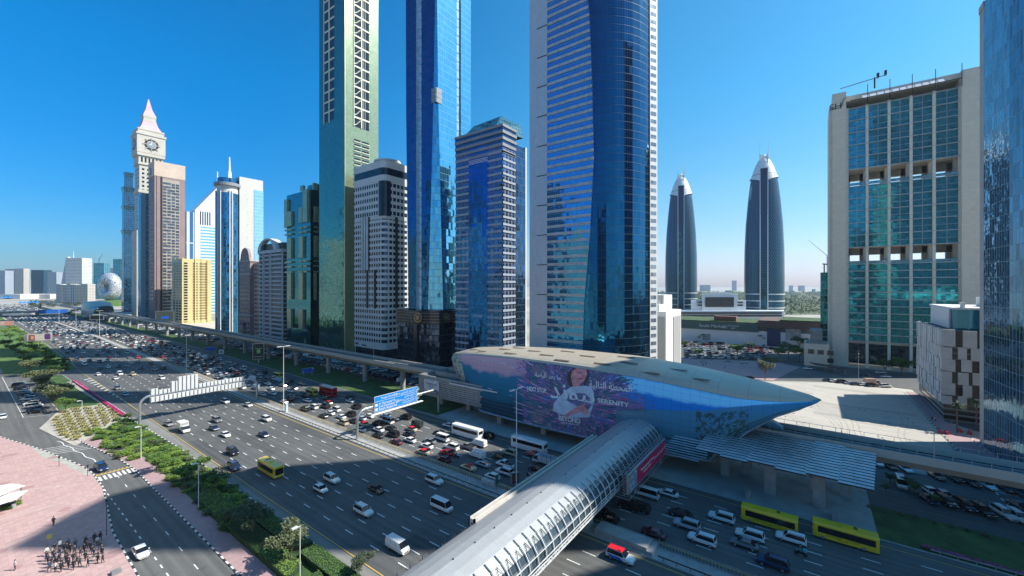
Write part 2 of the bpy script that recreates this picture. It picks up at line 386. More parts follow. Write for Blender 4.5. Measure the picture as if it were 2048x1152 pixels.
AR={'ا':(0xFE8D,0xFE8E),'ب':0xFE8F,'ة':(0xFE93,0xFE94),'ت':0xFE95,'ج':0xFE9D,'ح':0xFEA1,'د':(0xFEA9,0xFEAA),'ر':(0xFEAD,0xFEAE),'ز':(0xFEAF,0xFEB0),'س':0xFEB1,'ش':0xFEB5,'ص':0xFEB9,'ط':0xFEC1,'ع':0xFEC9,'ف':0xFED1,'ق':0xFED5,'ك':0xFED9,'ل':0xFEDD,'م':0xFEE1,'ن':0xFEE5,'ه':0xFEE9,'و':(0xFEED,0xFEEE),'ي':0xFEF1}
def arab(s):
    words=[]
    for w in s.split(' '):
        out=[]
        for i,ch in enumerate(w):
            if ch not in AR: out.append(ch); continue
            pj=i>0 and w[i-1] in AR and not isinstance(AR[w[i-1]],tuple)
            nj=i<len(w)-1 and w[i+1] in AR
            a=AR[ch]
            if isinstance(a,tuple): out.append(chr(a[1] if pj else a[0]))
            else: out.append(chr(a+(3 if pj and nj else 1 if pj else 2 if nj else 0)))
        words.append(''.join(reversed(out)))
    return ' '.join(reversed(words))
struct(mk,'lane_markings',M_WHITE); struct(my,'lane_edge_lines',M_YEL)
o=txt('TAXI\n'+arab('تاكسي'),1.8,M_WHITE,None,(19.7,79,.06),basis((0,-1,0),(1,0,0)),'road_lettering',.002,'CENTER',1.2); o['kind']='structure'
# plaza, pavements
flat([(-140,-60),(18,-60),(18,90),(18.3,110),(21,136),(21,149),(20,158),(15,183),(9,207),(4,232),(2.5,250),(-140,250)],.12,M_PINK,'plaza')
flat([G(60,891),G(84,902),G(130,918),G(183,948),G(172,952),G(120,925),G(85,915)],.124,plain('pale_verge',(.36,.37,.33),.9,var=.15,scale=.5),'verge')
m=MB(); rnd=random.Random(8)
for i in range(9):  # pale bands laid in the pink paving
    x0=-70+i*2; 
for k,(p,q) in enumerate((((0,742+200),(145,905)),((0,985),(210,965)),((0,1040),(205,985)),((0,1100),(210,1010)),((60,1152),(215,1050)),((140,1152),(235,1085)))):
    a=G(*p);b=G(*q); dx,dy=b[0]-a[0],b[1]-a[1]; L=math.hypot(dx,dy); nx,ny=-dy/L*.45,dx/L*.45
    if b[0]>17.4: t=(17.4-a[0])/(b[0]-a[0]); b=(17.4,a[1]+dy*t)
    m.poly([(a[0]-nx,a[1]-ny,.127),(b[0]-nx,b[1]-ny,.127),(b[0]+nx,b[1]+ny,.127),(a[0]+nx,a[1]+ny,.127)])
struct(m,'paving_band',plain('pale_paving',(.45,.33,.31),.85,var=.1,scale=.8))
flat([(28,-60),(31.6,-60),(31.6,150),(29.5,165),(27,180),(24,212),(20,211),(22,191),(24.5,172),(27,156),(28,143)],.13,M_PINK2,'pavement')
def kerb(pts,name,w=.28,h=.17,seg=1.0,bw=True):
    m=MB(); k=0
    for (x0,y0),(x1,y1) in zip(pts,pts[1:]):
        L=math.hypot(x1-x0,y1-y0); n=max(1,int(L/seg)); nx,ny=-(y1-y0)/L*w/2,(x1-x0)/L*w/2
        for i in range(n):
            a,b=i/n,(i+1)/n; p=(x0+(x1-x0)*a,y0+(y1-y0)*a); q=(x0+(x1-x0)*b,y0+(y1-y0)*b); mi=k%2 if bw else 0; k+=1
            A=[(p[0]-nx,p[1]-ny),(q[0]-nx,q[1]-ny),(q[0]+nx,q[1]+ny),(p[0]+nx,p[1]+ny)]
            m.poly([(c[0],c[1],h) for c in A],mi)
            for j in range(4):
                c,d=A[j],A[(j+1)%4]; m.poly([(c[0],c[1],0),(d[0],d[1],0),(d[0],d[1],h),(c[0],c[1],h)],mi)
    return struct(m,name,[plain('kerb_light',(.6,.6,.57),.8,var=.12),plain('kerb_black',(.04,.04,.045),.8,var=.2)] if bw else [M_CONC,M_CONC])
kerb([(28,-60),(28,143),(27,156),(24.5,172),(22,191),(20,210)],'kerb',seg=1.1)
kerb([(18,-60),(18,90),(18.3,110),(21,136),(21,149),(20,158),(15,183),(9,207),(4,232)],'kerb',seg=1.3)
kerb([(lerp(y,NL),y) for y in (-80,0,60,100,150,200,250,300,325)],'kerb',seg=1.5)
kerb([(lerp(y,NL),y) for y in (346,400,500,700,1000)],'kerb',seg=4,bw=False)
kerb([(lerp(y,FR),y) for y in (-80,0,60,100,150,200,276,400,583,900)],'kerb',seg=3,bw=False)
kerb([(256,-33),(200,-33.6),(135,-34.2)],'kerb',seg=1.6); kerb([(215,-39),(176,-40.5)],'kerb',seg=1.6)
# verges
flat([(31.6,-60),(lerp(-60,NL),-60),(39.8,0),(39.5,150),(37.6,200),(35,300),(34.5,326),(24,326),(24,212),(27,180),(29.5,165),(31.6,150)],.1,M_GRASS,'grass')
flat([(24,341),(24,345),(16,352),(16,1000),(43,1000),(44.5,500),(42.4,347),(42,341)],.1,M_GRASSB,'grass')
flat([G(78,858),G(150,893),G(248,836),G(212,808),G(120,820)],.14,M_SANDP,'sandy_bed')
flat([(33.2,43),(37.6,43),(37.6,58),(33.2,58)],.14,M_SANDP,'sandy_bed')
flat([(36.2,204),(37.3,204),(35,300),(33.2,300)],.15,M_SANDP,'sandy_edge')
# central and far side
flat([(106.2,112),(lerp(150,FR),150),(lerp(276,FR),276),(lerp(400,FR),400),(lerp(583,FR),583),(114,1200),(128,1200),(128,112)],.1,M_GRASS,'grass')
flat([(104,-10),(119,-10),(119,-80),(103.8,-80)],.1,M_GRASS,'grass')
flat([(103.9,-10),(103.9,100),(106,112),(128,112),(146,112),(146,-10)],.11,plain('station_paving',(.34,.34,.32),.85,var=.12,scale=.3),'pavement')
flat([(117,-80),(146,-80),(146,-10),(119,-10)],.108,M_ASPH,'parking_ground')
flat([(128,112),(153,112),(153,700),(128,700)],.108,M_ASPH,'parking_ground')
flat([(153,112),(175,112),(175,480),(153,480)],.12,M_CONCD,'forecourt')
flat([(128,700),(210,700),(210,480),(153,480),(153,700)],.10,M_SAND,'sandy_lot')
# right side
flat([(143,-33),(256,-33),(262,-15),(233,32),(220,45),(143,48)],.10,M_SANDP,'sand_plot')
flat([(143,-34),(256,-34),(256,-37),(208,-37.5),(180,-43),(143,-43)],.12,M_PINK2,'pavement')
flat([(258,-120),(312,-120),(312,20),(300,60),(262,70),(240,28),(264,-15)],.13,M_ASPH,'road')
flat([G(1365,744),G(1450,757),G(1545,762),G(1600,735),G(1540,722),G(1365,713)],.15,M_PINK2,'promenade')
flat([G(1360,672),G(1660,692),G(1640,730),G(1535,724),G(1360,716)],.16,M_ASPH,'parking_ground')
flat([(180,-60),(300,-60),(300,-37),(208,-37)],.09,M_ASPH,'road')
# ---------------- buildings ----------------
def Wf(m,X,y0,y1,z0,z1,d0,d1,mi=0): m.box(X-d1,X-d0,y0,y1,z0,z1,mi)
def Sf(m,Y,x0,x1,z0,z1,d0,d1,mi=0): m.box(x0,x1,Y-d1,Y-d0,z0,z1,mi)
def rrect(x0,x1,y0,y1,r,n=6,corners=(1,1,1,1)):
    out=[]
    for i,(cx,cy,a0) in enumerate(((x0+r,y0+r,180),(x1-r,y0+r,270),(x1-r,y1-r,0),(x0+r,y1-r,90))):
        if corners[i]:
            for k in range(n+1):
                a=R_(a0+90*k/n); out.append((cx+r*math.cos(a),cy+r*math.sin(a)))
        else: out.append(((x0,x1,x1,x0)[i],(y0,y0,y1,y1)[i]))
    return out
def grow(pl,d):
    cx=sum(p[0] for p in pl)/len(pl); cy=sum(p[1] for p in pl)/len(pl); out=[]
    n=len(pl)
    for i in range(n):
        a=Vector(pl[i-1]);b=Vector(pl[i]);c=Vector(pl[(i+1)%n]); e1=(b-a).normalized();e2=(c-b).normalized()
        n1=Vector((e1.y,-e1.x));n2=Vector((e2.y,-e2.x)); q=(n1+n2)
        q=q/max(.5,q.dot(n1)) if q.length>1e-6 else n1
        out.append((b.x+q.x*d,b.y+q.y*d))
    return out
W_CONC=plain('tower_white',(.58,.58,.56),.7,var=.07,scale=.15)
W_GREY=plain('tower_grey',(.24,.25,.28),.7,var=.1,scale=.15)
GL_DARK=facade('glass_dark_tower',(.05,.06,.07),(.05,.10,.16),1.6,3.6,(.05,1),(.06,1),gm=.8)
# --- white and black office tower with rounded corner
def tower_white():
    t=B('office_tower','white tower with rounded corner, dark ribbon windows and a black top stripe','tower',(165,227,0))
    X0,X1,Y0,Y1=155,176,210.5,243.8; pl=rrect(X0,X1,Y0,Y1,3.4,5)
    m=MB(); m.prism(grow(pl,-.5),0,124,0); m.build('core',[GL_DARK],t)
    m=MB(); m.prism(grow(pl,.35),120.6,125,0); m.prism(grow(pl,.35),112.6,116.2,0); m.prism(grow(pl,.3),8.8,13,0)
    m.prism(grow(pl,.1),89.4,92,0)
    m.build('cornice',[W_CONC],t)
    m=MB(); m.prism(grow(pl,.3),116.2,120.6,0); m.build('top_stripe',[M_WIN],t)
    m=MB(); zs=[]
    z=13.0
    while z<88: zs.append((z,3.6)); z+=3.6
    z=92
    while z<112: zs.append((z,4.3)); z+=4.3
    for z,h in zs: m.prism(grow(pl,.3),z+h*.55,z+h+.02,0,bot=True)
    m.build('spandrel',[W_CONC],t)
    m=MB(); ny=11
    for i in range(ny+1):
        y=Y0+3.3+(Y1-Y0-6.6)*i/ny; Wf(m,X0,y-.35,y+.35,9,116,-.4,.22)
    for i in range(6):
        x=X0+3.3+(X1-X0-6.6)*i/5; Sf(m,Y0,x-.35,x+.35,9,116,-.4,.22)
    m.build('pier',[W_CONC],t)
    m=MB(); m.prism(rrect(X0-.55,X0+4.6,Y0-.55,Y0+4.6,3.2,5,(1,0,0,0)),91,112.5,0); m.build('corner_panel',[M_WIN],t)
    m=MB(); 
    for y in (226.6,229.3,232.0): Wf(m,X0,y-.75,y+.75,58,91.5,0,1.1,0)
    m.build('fin',[W_CONC],t)
    m=MB(); Wf(m,X0,224.9,233.8,58,91.5,-.1,.55,0); Wf(m,X0,218,220,34,58,-.1,.5,0); Wf(m,X0,226,228,34,58,-.1,.5,0)
    Sf(m,Y0,163,165,34,91,-.1,.5,0); m.build('recess',[M_BLACK],t)
    m=MB(); n=24; c=[(166+7.5*math.cos(2*math.pi*i/n),222+7.5*math.sin(2*math.pi*i/n)) for i in range(n)]
    m.prism(c,125,127.2,0); m.prism([(166+(p[0]-166)*1.12,222+(p[1]-222)*1.12) for p in c],127.2,128.2,0); m.build('roof_drum',[W_CONC],t)
    wb=[]
    for z,h in zs:
        for i in range(ny):
            y=Y0+3.3+(Y1-Y0-6.6)*i/ny; w=(Y1-Y0-6.6)/ny
            if 58<z<90 and 224<y+w/2<234.5: continue
            wb.append((X0-.06,X0+.5,y+.36,y+w-.36,z+.1,z+h*.54))
        for i in range(5):
            x=X0+3.3+(X1-X0-6.6)*i/5; w=(X1-X0-6.6)/5
            wb.append((x+.36,x+w-.36,Y0-.06,Y0+.5,z+.1,z+h*.54))
    windows(t,wb,M_WIN)
    m=MB()
    for y in (213,219,225,231,237,242): m.tube((X0+1.5,y,0),(X0+1.5,y,9),.7,.7,10)
    for x in (161,167,173): m.tube((x,Y0+1.2,0),(x,Y0+1.2,9),.7,.7,10)
    m.build('colonnade',[W_CONC],t)
    m=MB(); Wf(m,X0,237,240,10.4,11.4,.2,.42); Wf(m,X0,228,233,9.9,10.7,.2,.42); m.build('name_sign',[M_DARK],t)
tower_white()
# --- green and gold tower
def tower_green():
    t=B('residential_tower','very tall green glass tower with two columns of dark openings','tower',(168,268,0))
    X0,X1,Y0,Y1=155,181,252.4,285.4
    gW=facade('glass_green',(.08,.20,.18),(.11,.30,.26),1.1,1.3,(.05,1),(.06,1),gm=.85,wob=.03,dark=.3)
    gS=facade('glass_gold_sunlit',(.20,.24,.15),(.28,.36,.23),1.1,1.3,(.07,1),(.08,1),gm=.55,gr=.25,wob=.02,dark=.2)  # gold glass of the sunny face, sunlight painted into its paler colour
    m=MB(); m.box(X0,X1,Y0,Y1,0,290,0)
    for i,f in enumerate(m.f):
        pass
    m.m[2]=1; m.build('curtain_wall',[gW,gS],t)
    d0=DEP(X0,Y0)
    # openings on the long face and on the sunny face
    fr=MB(); wb=[]; k=7.1
    ya,yb,yc=YX(668,X0),YX(659,X0),YX(649,X0)
    z=163
    for i in range(17):
        z0=163+i*k
        wb.append((X0-.05,X0+.4,yb+.5,yc,z0,z0+6.0)); wb.append((X0-.05,X0+.4,ya,yb-.5,z0,z0+6.0))
        Wf(fr,X0,ya-.4,yc+.4,z0+6.0,z0+k,-.1,.35)
    Wf(fr,X0,yb-.5,yb+.5,162,290,-.1,.5); Wf(fr,X0,yc,yc+.5,162,290,-.1,.5)
    xa,xm,xb=XY(708,Y0),XY(722.5,Y0),XY(738,Y0)
    for i in range(18):
        z0=157+i*k*.98
        wb.append((xa,xm-.4,Y0-.05,Y0+.4,z0,z0+5.9)); wb.append((xm+.4,xb,Y0-.05,Y0+.4,z0,z0+5.9))
        Sf(fr,Y0,xa-.4,xb+.4,z0+5.9,z0+7.0,-.1,.45)
        for q in (xm+1.7,xm+3.0): Sf(fr,Y0,q-.09,q+.09,z0,z0+5.9,0,.25)
        for q in range(7): Sf(fr,Y0,xa+(xm-.4-xa)*q/7,xa+(xm-.4-xa)*(q+1)/7,z0+1+4.0*math.sin(q/7*1.5)**2,z0+1.5+4.0*math.sin(q/7*1.5)**2,0,.3)
    Sf(fr,Y0,xm-.4,xm+.4,157,290,-.1,.6); Sf(fr,Y0,xa-.5,xa,157,290,-.1,.5)
    z=147
    while z>72:
        for (p,q) in ((xa,xm-.5),(xm+.5,xb)):
            wb.append((p,q,Y0-.05,Y0+.3,z,z+1.5)); Sf(fr,Y0,p-.2,q+.2,z-.5,z,0,.6)
        z-=3.2
    fr.build('opening_frame',[plain('cream_frame',(.62,.64,.52),.6,var=.1)],t)
    windows(t,wb,M_WIN,'opening')
    m=MB(); Wf(m,X0,Y0-.1,Y0+.6,0,290,0,.35); m.build('corner_trim',[plain('gold_trim',(.55,.5,.25),.35,.6)],t)
tower_green()
# --- blue tower with medallions on its podium
def tower_blue():
    t=B('office_tower','tall dark blue glass tower with a black podium and round gold medallions','tower',(169,180,0))
    X0,Y0,Y1=155,165,193; X1=183
    gl=facade('glass_deepblue',(.015,.05,.10),(.010,.10,.23),1.5,3.8,(.03,1),(.04,1),gm=.95,wob=.05,jit=.03,dark=.12)
    gc=facade('glass_cyan_lit',(.08,.30,.38),(.16,.50,.70),1.5,3.8,(.03,1),(.05,1),gm=.9,wob=.05,jit=.04,dark=.2)  # corner facets and right side: brighter reflection painted into the glass colour
    gs=facade('glass_silver',(.4,.45,.46),(.42,.62,.74),1.5,3.6,(.08,1),(.1,1),gm=.35,gr=.2,wob=.05,dark=.3)
    m=MB(); N=14
    # faceted body: the corner facet widens towards the ground
    zs=[34,80,150,230,292]; lev=[]
    for z in zs:
        c=lerp(z,[(34,6.5),(150,2.0),(230,.3),(320,.3)])
        c2=lerp(z,[(34,5),(150,3),(320,2.4)])
        lev.append([(X0,Y1-c2),(X0,181.2),(X0+1.2,181.0),(X0+1.2,177.0),(X0,176.8),(X0,Y0+c),(X0+c*.8,Y0),(171,Y0),(171,Y0+1),(174.5,Y0+1),(174.5,Y0),(X1,Y0),(X1,Y1),(X0+c2,Y1)])
    idx=[0,2,2,2,0,1,1,3,2,3,1,0,0,1]
    for a in range(len(zs)-1):
        acc=0
        for i in range(14):
            j=(i+1)%14; p,q=lev[a][i],lev[a][j]; P,Q=lev[a+1][i],lev[a+1][j]; L=math.hypot(q[0]-p[0],q[1]-p[1])
            m.poly([(p[0],p[1],zs[a]),(q[0],q[1],zs[a]),(Q[0],Q[1],zs[a+1]),(P[0],P[1],zs[a+1])],idx[i],[(acc,zs[a]),(acc+L,zs[a]),(acc+L,zs[a+1]),(acc,zs[a+1])]); acc+=L
    m.build('curtain_wall',[gl,gc,gs,gc],t)
    m=MB()
    for z in range(250,290,6):
        for i in range(6):
            y=Y0+2+i*1.4; m.box(X0-1.5*math.sin((i+.5)/6*math.pi)-.2,X0+.2,y,y+1.4,z,z+.5)
            x=X0+2+i*1.4; m.box(x,x+1.4,Y0-1.5*math.sin((i+.5)/6*math.pi)-.2,Y0+.2,z,z+.5)
            x=X1-9+i*1.4; m.box(x,x+1.4,Y0-1.5*math.sin((i+.5)/6*math.pi)-.2,Y0+.2,z,z+.5)
        m.box(X0-.6,X0,Y1-3,Y1+.4,z,z+.4)
    m.build('sunshade',[plain('blue_fin',(.05,.16,.22),.4,.5)],t)
    m=MB()
    for z in (148,150.7,153.4): m.box(X0-.35,X0+.1,Y0-.1,Y0+3.4,z,z+2.5); m.box(X0,X0+4,Y0-.35,Y0,z,z+2.5)
    m.build('service_panel',[plain('panel_grey',(.22,.25,.28),.5)],t)
    # arcs across the light strips
    m=MB()
    for z in range(44,290,5):
        pr=None
        for i in range(7):
            y=180.3-3.4*i/6; zz=z-1.3*math.sin(i/6*math.pi); p=(X0+.9,y,zz)
            if pr: m.tube(pr,p,.09,.09,4,cap=False)
            pr=p
            
        pr=None
        for i in range(7):
            x=171+3.5*i/6; zz=z-1.3*math.sin(i/6*math.pi); p=(x,Y0+.8,zz)
            if pr: m.tube(pr,p,.09,.09,4,cap=False)
            pr=p
    m.build('arc_rail',[M_DARK],t)
    # podium
    pl=[(153,195),(153,186),(151.6,180),(151.2,174),(153,167.5),(155.5,163.2),(163,161),(172,161),(184,163),(184,195)]
    gp=facade('glass_podium',(.02,.02,.03),(.06,.10,.16),1.7,3.5,(.05,1),(.12,1),gm=.8,jit=.05,wob=.05)
    m=MB(); m.prism(pl,0,27,0); m.build('podium',[gp],t)
    m=MB(); m.prism(grow(pl,.5),27,34.5,0); m.build('podium_band',[plain('black_band',(.03,.035,.045),.25,.3)],t)
    m=MB()
    for z in (28.2,29.8,31.4,33): m.prism(grow(pl,.75),z,z+.35,0,bot=False)
    m.build('band_rib',[plain('bronze_rib',(.16,.15,.13),.35,.6)],t)
    for (x,y) in ((150.4,174.0),(159.5,160.9)):
        m=MB(); nx,ny=(-1,-.15) if x<152 else (-.25,-1)
        L=math.hypot(nx,ny);nx/=L;ny/=L
        m.tube((x,y,30.8),(x+nx*.5,y+ny*.5,30.8),2.7,2.7,28,0); m.tube((x+nx*.5,y+ny*.5,30.8),(x+nx*.7,y+ny*.7,30.8),2.0,2.0,28,1)
        m.tube((x+nx*.7,y+ny*.7,30.8),(x+nx*.9,y+ny*.9,30.8),1.4,1.2,24,0)
        m.build('medallion',[plain('gold_ring',(.30,.24,.15),.3,.7),M_DARK],t)
    m=MB()
    for s in (0,1):
        for i in range(12):
            a,b=i/12,(i+1)/12; f=lambda q: (150.6+1.8*math.sin(q*1.5),  (178-3.5*q if s==0 else 169+.5*q*q*0), 27-27*q)
            p=f(a);q=f(b); m.tube(p,q,.35,.35,6)
        break
    for y in (176.5,):
        m.box(150.2,151.5,y-1.4,y+1.4,0,27)
    m.build('portal_column',[plain('dark_granite',(.04,.04,.045),.2,.2)],t)
    m=MB(); m.box(155,185,165,196,34.5,35,0); m.build('podium_roof',[M_ROOF],t)
tower_blue()
# --- banded blue building
def tower_banded():
    t=B('office_tower','blue glass tower with white horizontal bands and a peaked glass roof','tower',(165,134,0))
    X0,Y0,Y1=155,119.5,150.3; X1=165.3; X2=178
    gl=facade('glass_cobalt',(.05,.08,.14),(.012,.12,.33),1.35,3.46,(.03,1),(.05,1),gm=.95,jit=.03,wob=.05,dark=.25)
    gl2=facade('glass_cobalt_b',(.13,.12,.14),(.02,.16,.38),2.7,3.46,(.35,1),(.05,1),gm=.9,jit=.03,wob=.05,dark=.35)
    gk=facade('glass_navy',(.03,.05,.08),(.05,.14,.26),1.6,3.46,(.05,1),(.08,1),gm=.85,jit=.01,wob=.03)
    m=MB(); ym,yn=YX(976,X0),YX(938,X0)
    m.box(X0,X1,Y0,Y1,0,118,1); m.box(X0-.15,X0+.3,ym,yn,0,118,0); m.box(X1,X2,Y0+2.5,Y1,0,120,2); m.box(X2,X2+1.2,Y0+2.5,Y1,0,121,3)
    m.build('curtain_wall',[gl,gl2,gk,W_CONC],t)
    m=MB(); z=8
    while z<112:
        for (p,q) in ((Y0-.3,ym),(yn,Y1)): Wf(m,X0,p,q,z,z+1.05,-.1,.35)
        Sf(m,Y0,X0-.35,X1,z,z+1.05,-.1,.3); z+=3.46
    m.build('white_band',[panelled('band_stone',(.33,.37,.43),1.35,10,.03,.8,.6)],t)
    # crown
    m=MB(); 
    for i,(z,o) in enumerate(((112,.3),(115,.5),(118,.7),(121,.9))):
        m.box(X0-o,X1+.2,Y0-o,Y1,z,z+1.4,0)
        m.box(X0-o+.4,X1,Y0-o+.4,Y1,z+1.4,z+3,1)
    m.box(X0-1,X1+.2,Y0-1,Y1,124,125.2,0)
    m.build('crown',[W_GREY,gk],t)
    m=MB(); a=[(156,126),(172,121),(177,121),(177,146),(160,146)]
    m.poly([(157,126,125),(176,122,125),(176,124,132.5),(162,126,133)],0); m.poly([(176,122,125),(176,146,125),(176,144,132),(176,124,132.5)],0)
    m.poly([(157,126,125),(162,126,133),(162,144,132),(157,148,125)],0); m.poly([(162,126,133),(176,124,132.5),(176,144,132),(162,144,132)],0)
    m.build('roof_lantern',[facade('glass_teal_roof',(.06,.16,.20),(.05,.22,.30),2,2,gm=.7)],t)
    m=MB(); 
    for q in range(3): Wf(m,X0,ym,yn,111-q*.8,111.3-q*.8,.1,.3)
    m.build('name_band',[W_CONC],t)
    txt('3975500',1.6,M_WHITE,t,Vector((X0-.42,(ym+yn)/2,33)),basis((0,-1,0),(0,0,1)),'phone_number')
tower_banded()
# --- black and white tower with curved glass
def tower_curved():
    t=B('office_tower','tall tower of white panels beside a bulging dark blue glass front','tower',(166,80,0))
    X0=155; P=[(155,103.7),(155,77)]
    arc=[(155.3,74.5),(156.2,71.3),(157.8,68.2),(160,65.2),(162.8,62.4),(166,60.1),(169.4,58.4),(173,57.2),(176.6,56.6)]
    gl=facade('glass_curve',(.02,.06,.09),(.010,.11,.22),1.1,3.3,(.035,1),(.05,1),gm=.95,jit=.028,wob=.055,dark=.14)
    m=MB(); pl=P+arc+[(184.5,64.8)]
    m.prism(pl,0,270,0); m.build('curved_curtain_wall',[gl],t)
    yb=YX(1095,X0)
    pn=panelled('white_cladding',(.50,.54,.58),1.1,1.7,.05,.75,.35,.15,var=.05)
    m=MB(); Wf(m,X0,yb,103.7,0,360,-.2,.45); m.build('side_panel',[pn],t)
    # banded front; its edge against the bulge is a long curve
    gb=facade('glass_band',(.2,.25,.3),(.05,.33,.60),1.1,3.3,(.06,1),(.04,1),gm=.92,jit=.02,wob=.03,dark=.12)
    tab=[(0,1166),(20,1165),(40,1168),(70,1180),(100,1187),(130,1184),(160,1178),(185,1165),(200,1157),(240,1135),(300,1105),(360,1096)]
    m=MB();mb=MB()
    z=4; k=0
    while z<266:
        ye=YX(lerp(z,tab),X0-.4); ye2=YX(lerp(z+3.3,tab),X0-.4)
        m.poly([(X0-.3,yb,z),(X0-.3,ye,z),(X0-.3,ye2,z+3.3),(X0-.3,yb,z+3.3)],0)
        m.poly([(X0-.3,ye,z),(X0+.4,ye,z),(X0+.4,ye2,z+3.3),(X0-.3,ye2,z+3.3)],0)
        if z>12:
            mb.box(X0-.55,X0-.28,ye,yb,z,z+.45,0); mb.box(X0-.55,X0-.28,ye,yb,z+.85,z+1.2,0); mb.box(X0-.42,X0-.28,ye,yb,z+.45,z+.85,1)
        if k%4==0: mb.box(X0-.62,X0-.44,yb,yb+5.2,z+.4,z+.75,2)
        z+=3.3;k+=1
    m.build('front_glazing',[gb],t); mb.build('floor_band',[plain('band_grey',(.42,.45,.48),.5,.2),plain('band_warm',(.5,.46,.42),.5),M_DARK],t)
    # white outer edge with window slots
    m=MB(); a=Vector((176.6,56.6)); b=Vector((184.5,64.8)); u=(Vector((180.5,54.6))-a).normalized()
    e=a+u*4.6
    m.prism([(a.x,a.y),(e.x,e.y),(184.5,64.8)],0,270,0); m.build('edge_wall',[plain('edge_white',(.70,.70,.69),.6,var=.05)],t)
    hi=[]; SLOT=facade('slot_glass',(.3,.33,.36),(.3,.36,.42),1.5,2,gm=.5,gr=.2); z=6; n=Vector((u.y,-u.x)); 
    while z<264:
        p=a+u*.8; q=a+u*3.9
        m=MB(); m.poly([(p.x+n.x*.05,p.y+n.y*.05,z),(q.x+n.x*.05,q.y+n.y*.05,z),(q.x+n.x*.05,q.y+n.y*.05,z+1.6),(p.x+n.x*.05,p.y+n.y*.05,z+1.6)],0)
        if z<190: m.build('slot_window',[SLOT],t)
        else: hi.append(m)
        z+=3.3
    m=MB()
    for q in hi: m.poly(q.v,0)
    m.build('slot_windows',[facade('slot_glass',(.3,.33,.36),(.3,.36,.42),1.5,2,gm=.5,gr=.2)],t,kind='stuff')
    m=MB(); c=a+Vector((-.2,-.1)); m.tube((c.x,c.y,0),(c.x,c.y,270),.22,.22,6); m.build('edge_trim',[M_DARK],t)
tower_curved()
# --- teal and gold stepped building
def tower_teal():
    X0=155; Y0,Y1=YX(621,X0),YX(573.5,X0); X1=XY(637,Y0)
    t=B('office_tower','dark teal glass tower with projecting gold ribbed bays','tower',(X0+8,Y0+16,0))
    gl=facade('glass_teal_dark',(.01,.08,.08),(.02,.22,.26),2,1.6,(.02,1),(.06,1),gm=.9,jit=.006,wob=.025,dark=.25)
    gd=facade('glass_black',(.01,.015,.02),(.02,.04,.05),2,1.6,(.02,1),(.06,1),gm=.85)
    gg=facade('glass_bay_gold',(.20,.22,.13),(.42,.46,.30),1.0,1.6,(.15,1),(.12,1),gm=.6,gr=.3,dark=.35)
    m=MB(); m.box(X0,X1+8,Y0,Y1,0,119,0); m.m[2]=1; m.box(X0+5,X1+6,Y0+2,Y0+14,119,124.5,0); m.build('curtain_wall',[gl,gd],t)
    k=DEP(X0,Y0)/FX; zz=lambda py: H-(py-HY)*k
    def bay(px0,px1,y0,y1,parent=t):
        m=MB(); a,b=YX(px1,X0),YX(px0,X0); m.box(X0-1.5,X0+.2,a,b,zz(y1),zz(y0),0); m.build('bay',[gg],t)
    def bayS(px0,px1,y0,y1):
        m=MB(); a,b=XY(px0,Y0),XY(px1,Y0); m.box(a,b,Y0-1.5,Y0+.2,zz(y1),zz(y0),0); m.build('bay',[gg],t)
    for a,b,c,d in ((572,578,388,448),(578,586,415,446),(601,608,412,443),(609,618,378,443),(578,586,471,514),(601,609,471,514),(578,586,545,600),(601,609,545,600),(604,610,368,378),(578,586,620,660),(601,609,620,660)): bay(a,b,c,d)
    for y in (452,461,520,530,541): 
        for a,b in ((573,580),(580,587),(601,608),(610,617)): bay(a,b,y,y+3.4)
    for a,b,c,d in ((627,631,412,443),(633,635,412,443),(627,631,471,514),(633,635,471,514),(627,631,545,600),(625,633,365,378)): bayS(a,b,c,d)
    for y in (452,461,520,530,541):
        for a,b in ((627,631),(633,635)): bayS(a,b,y,y+3)
tower_teal()
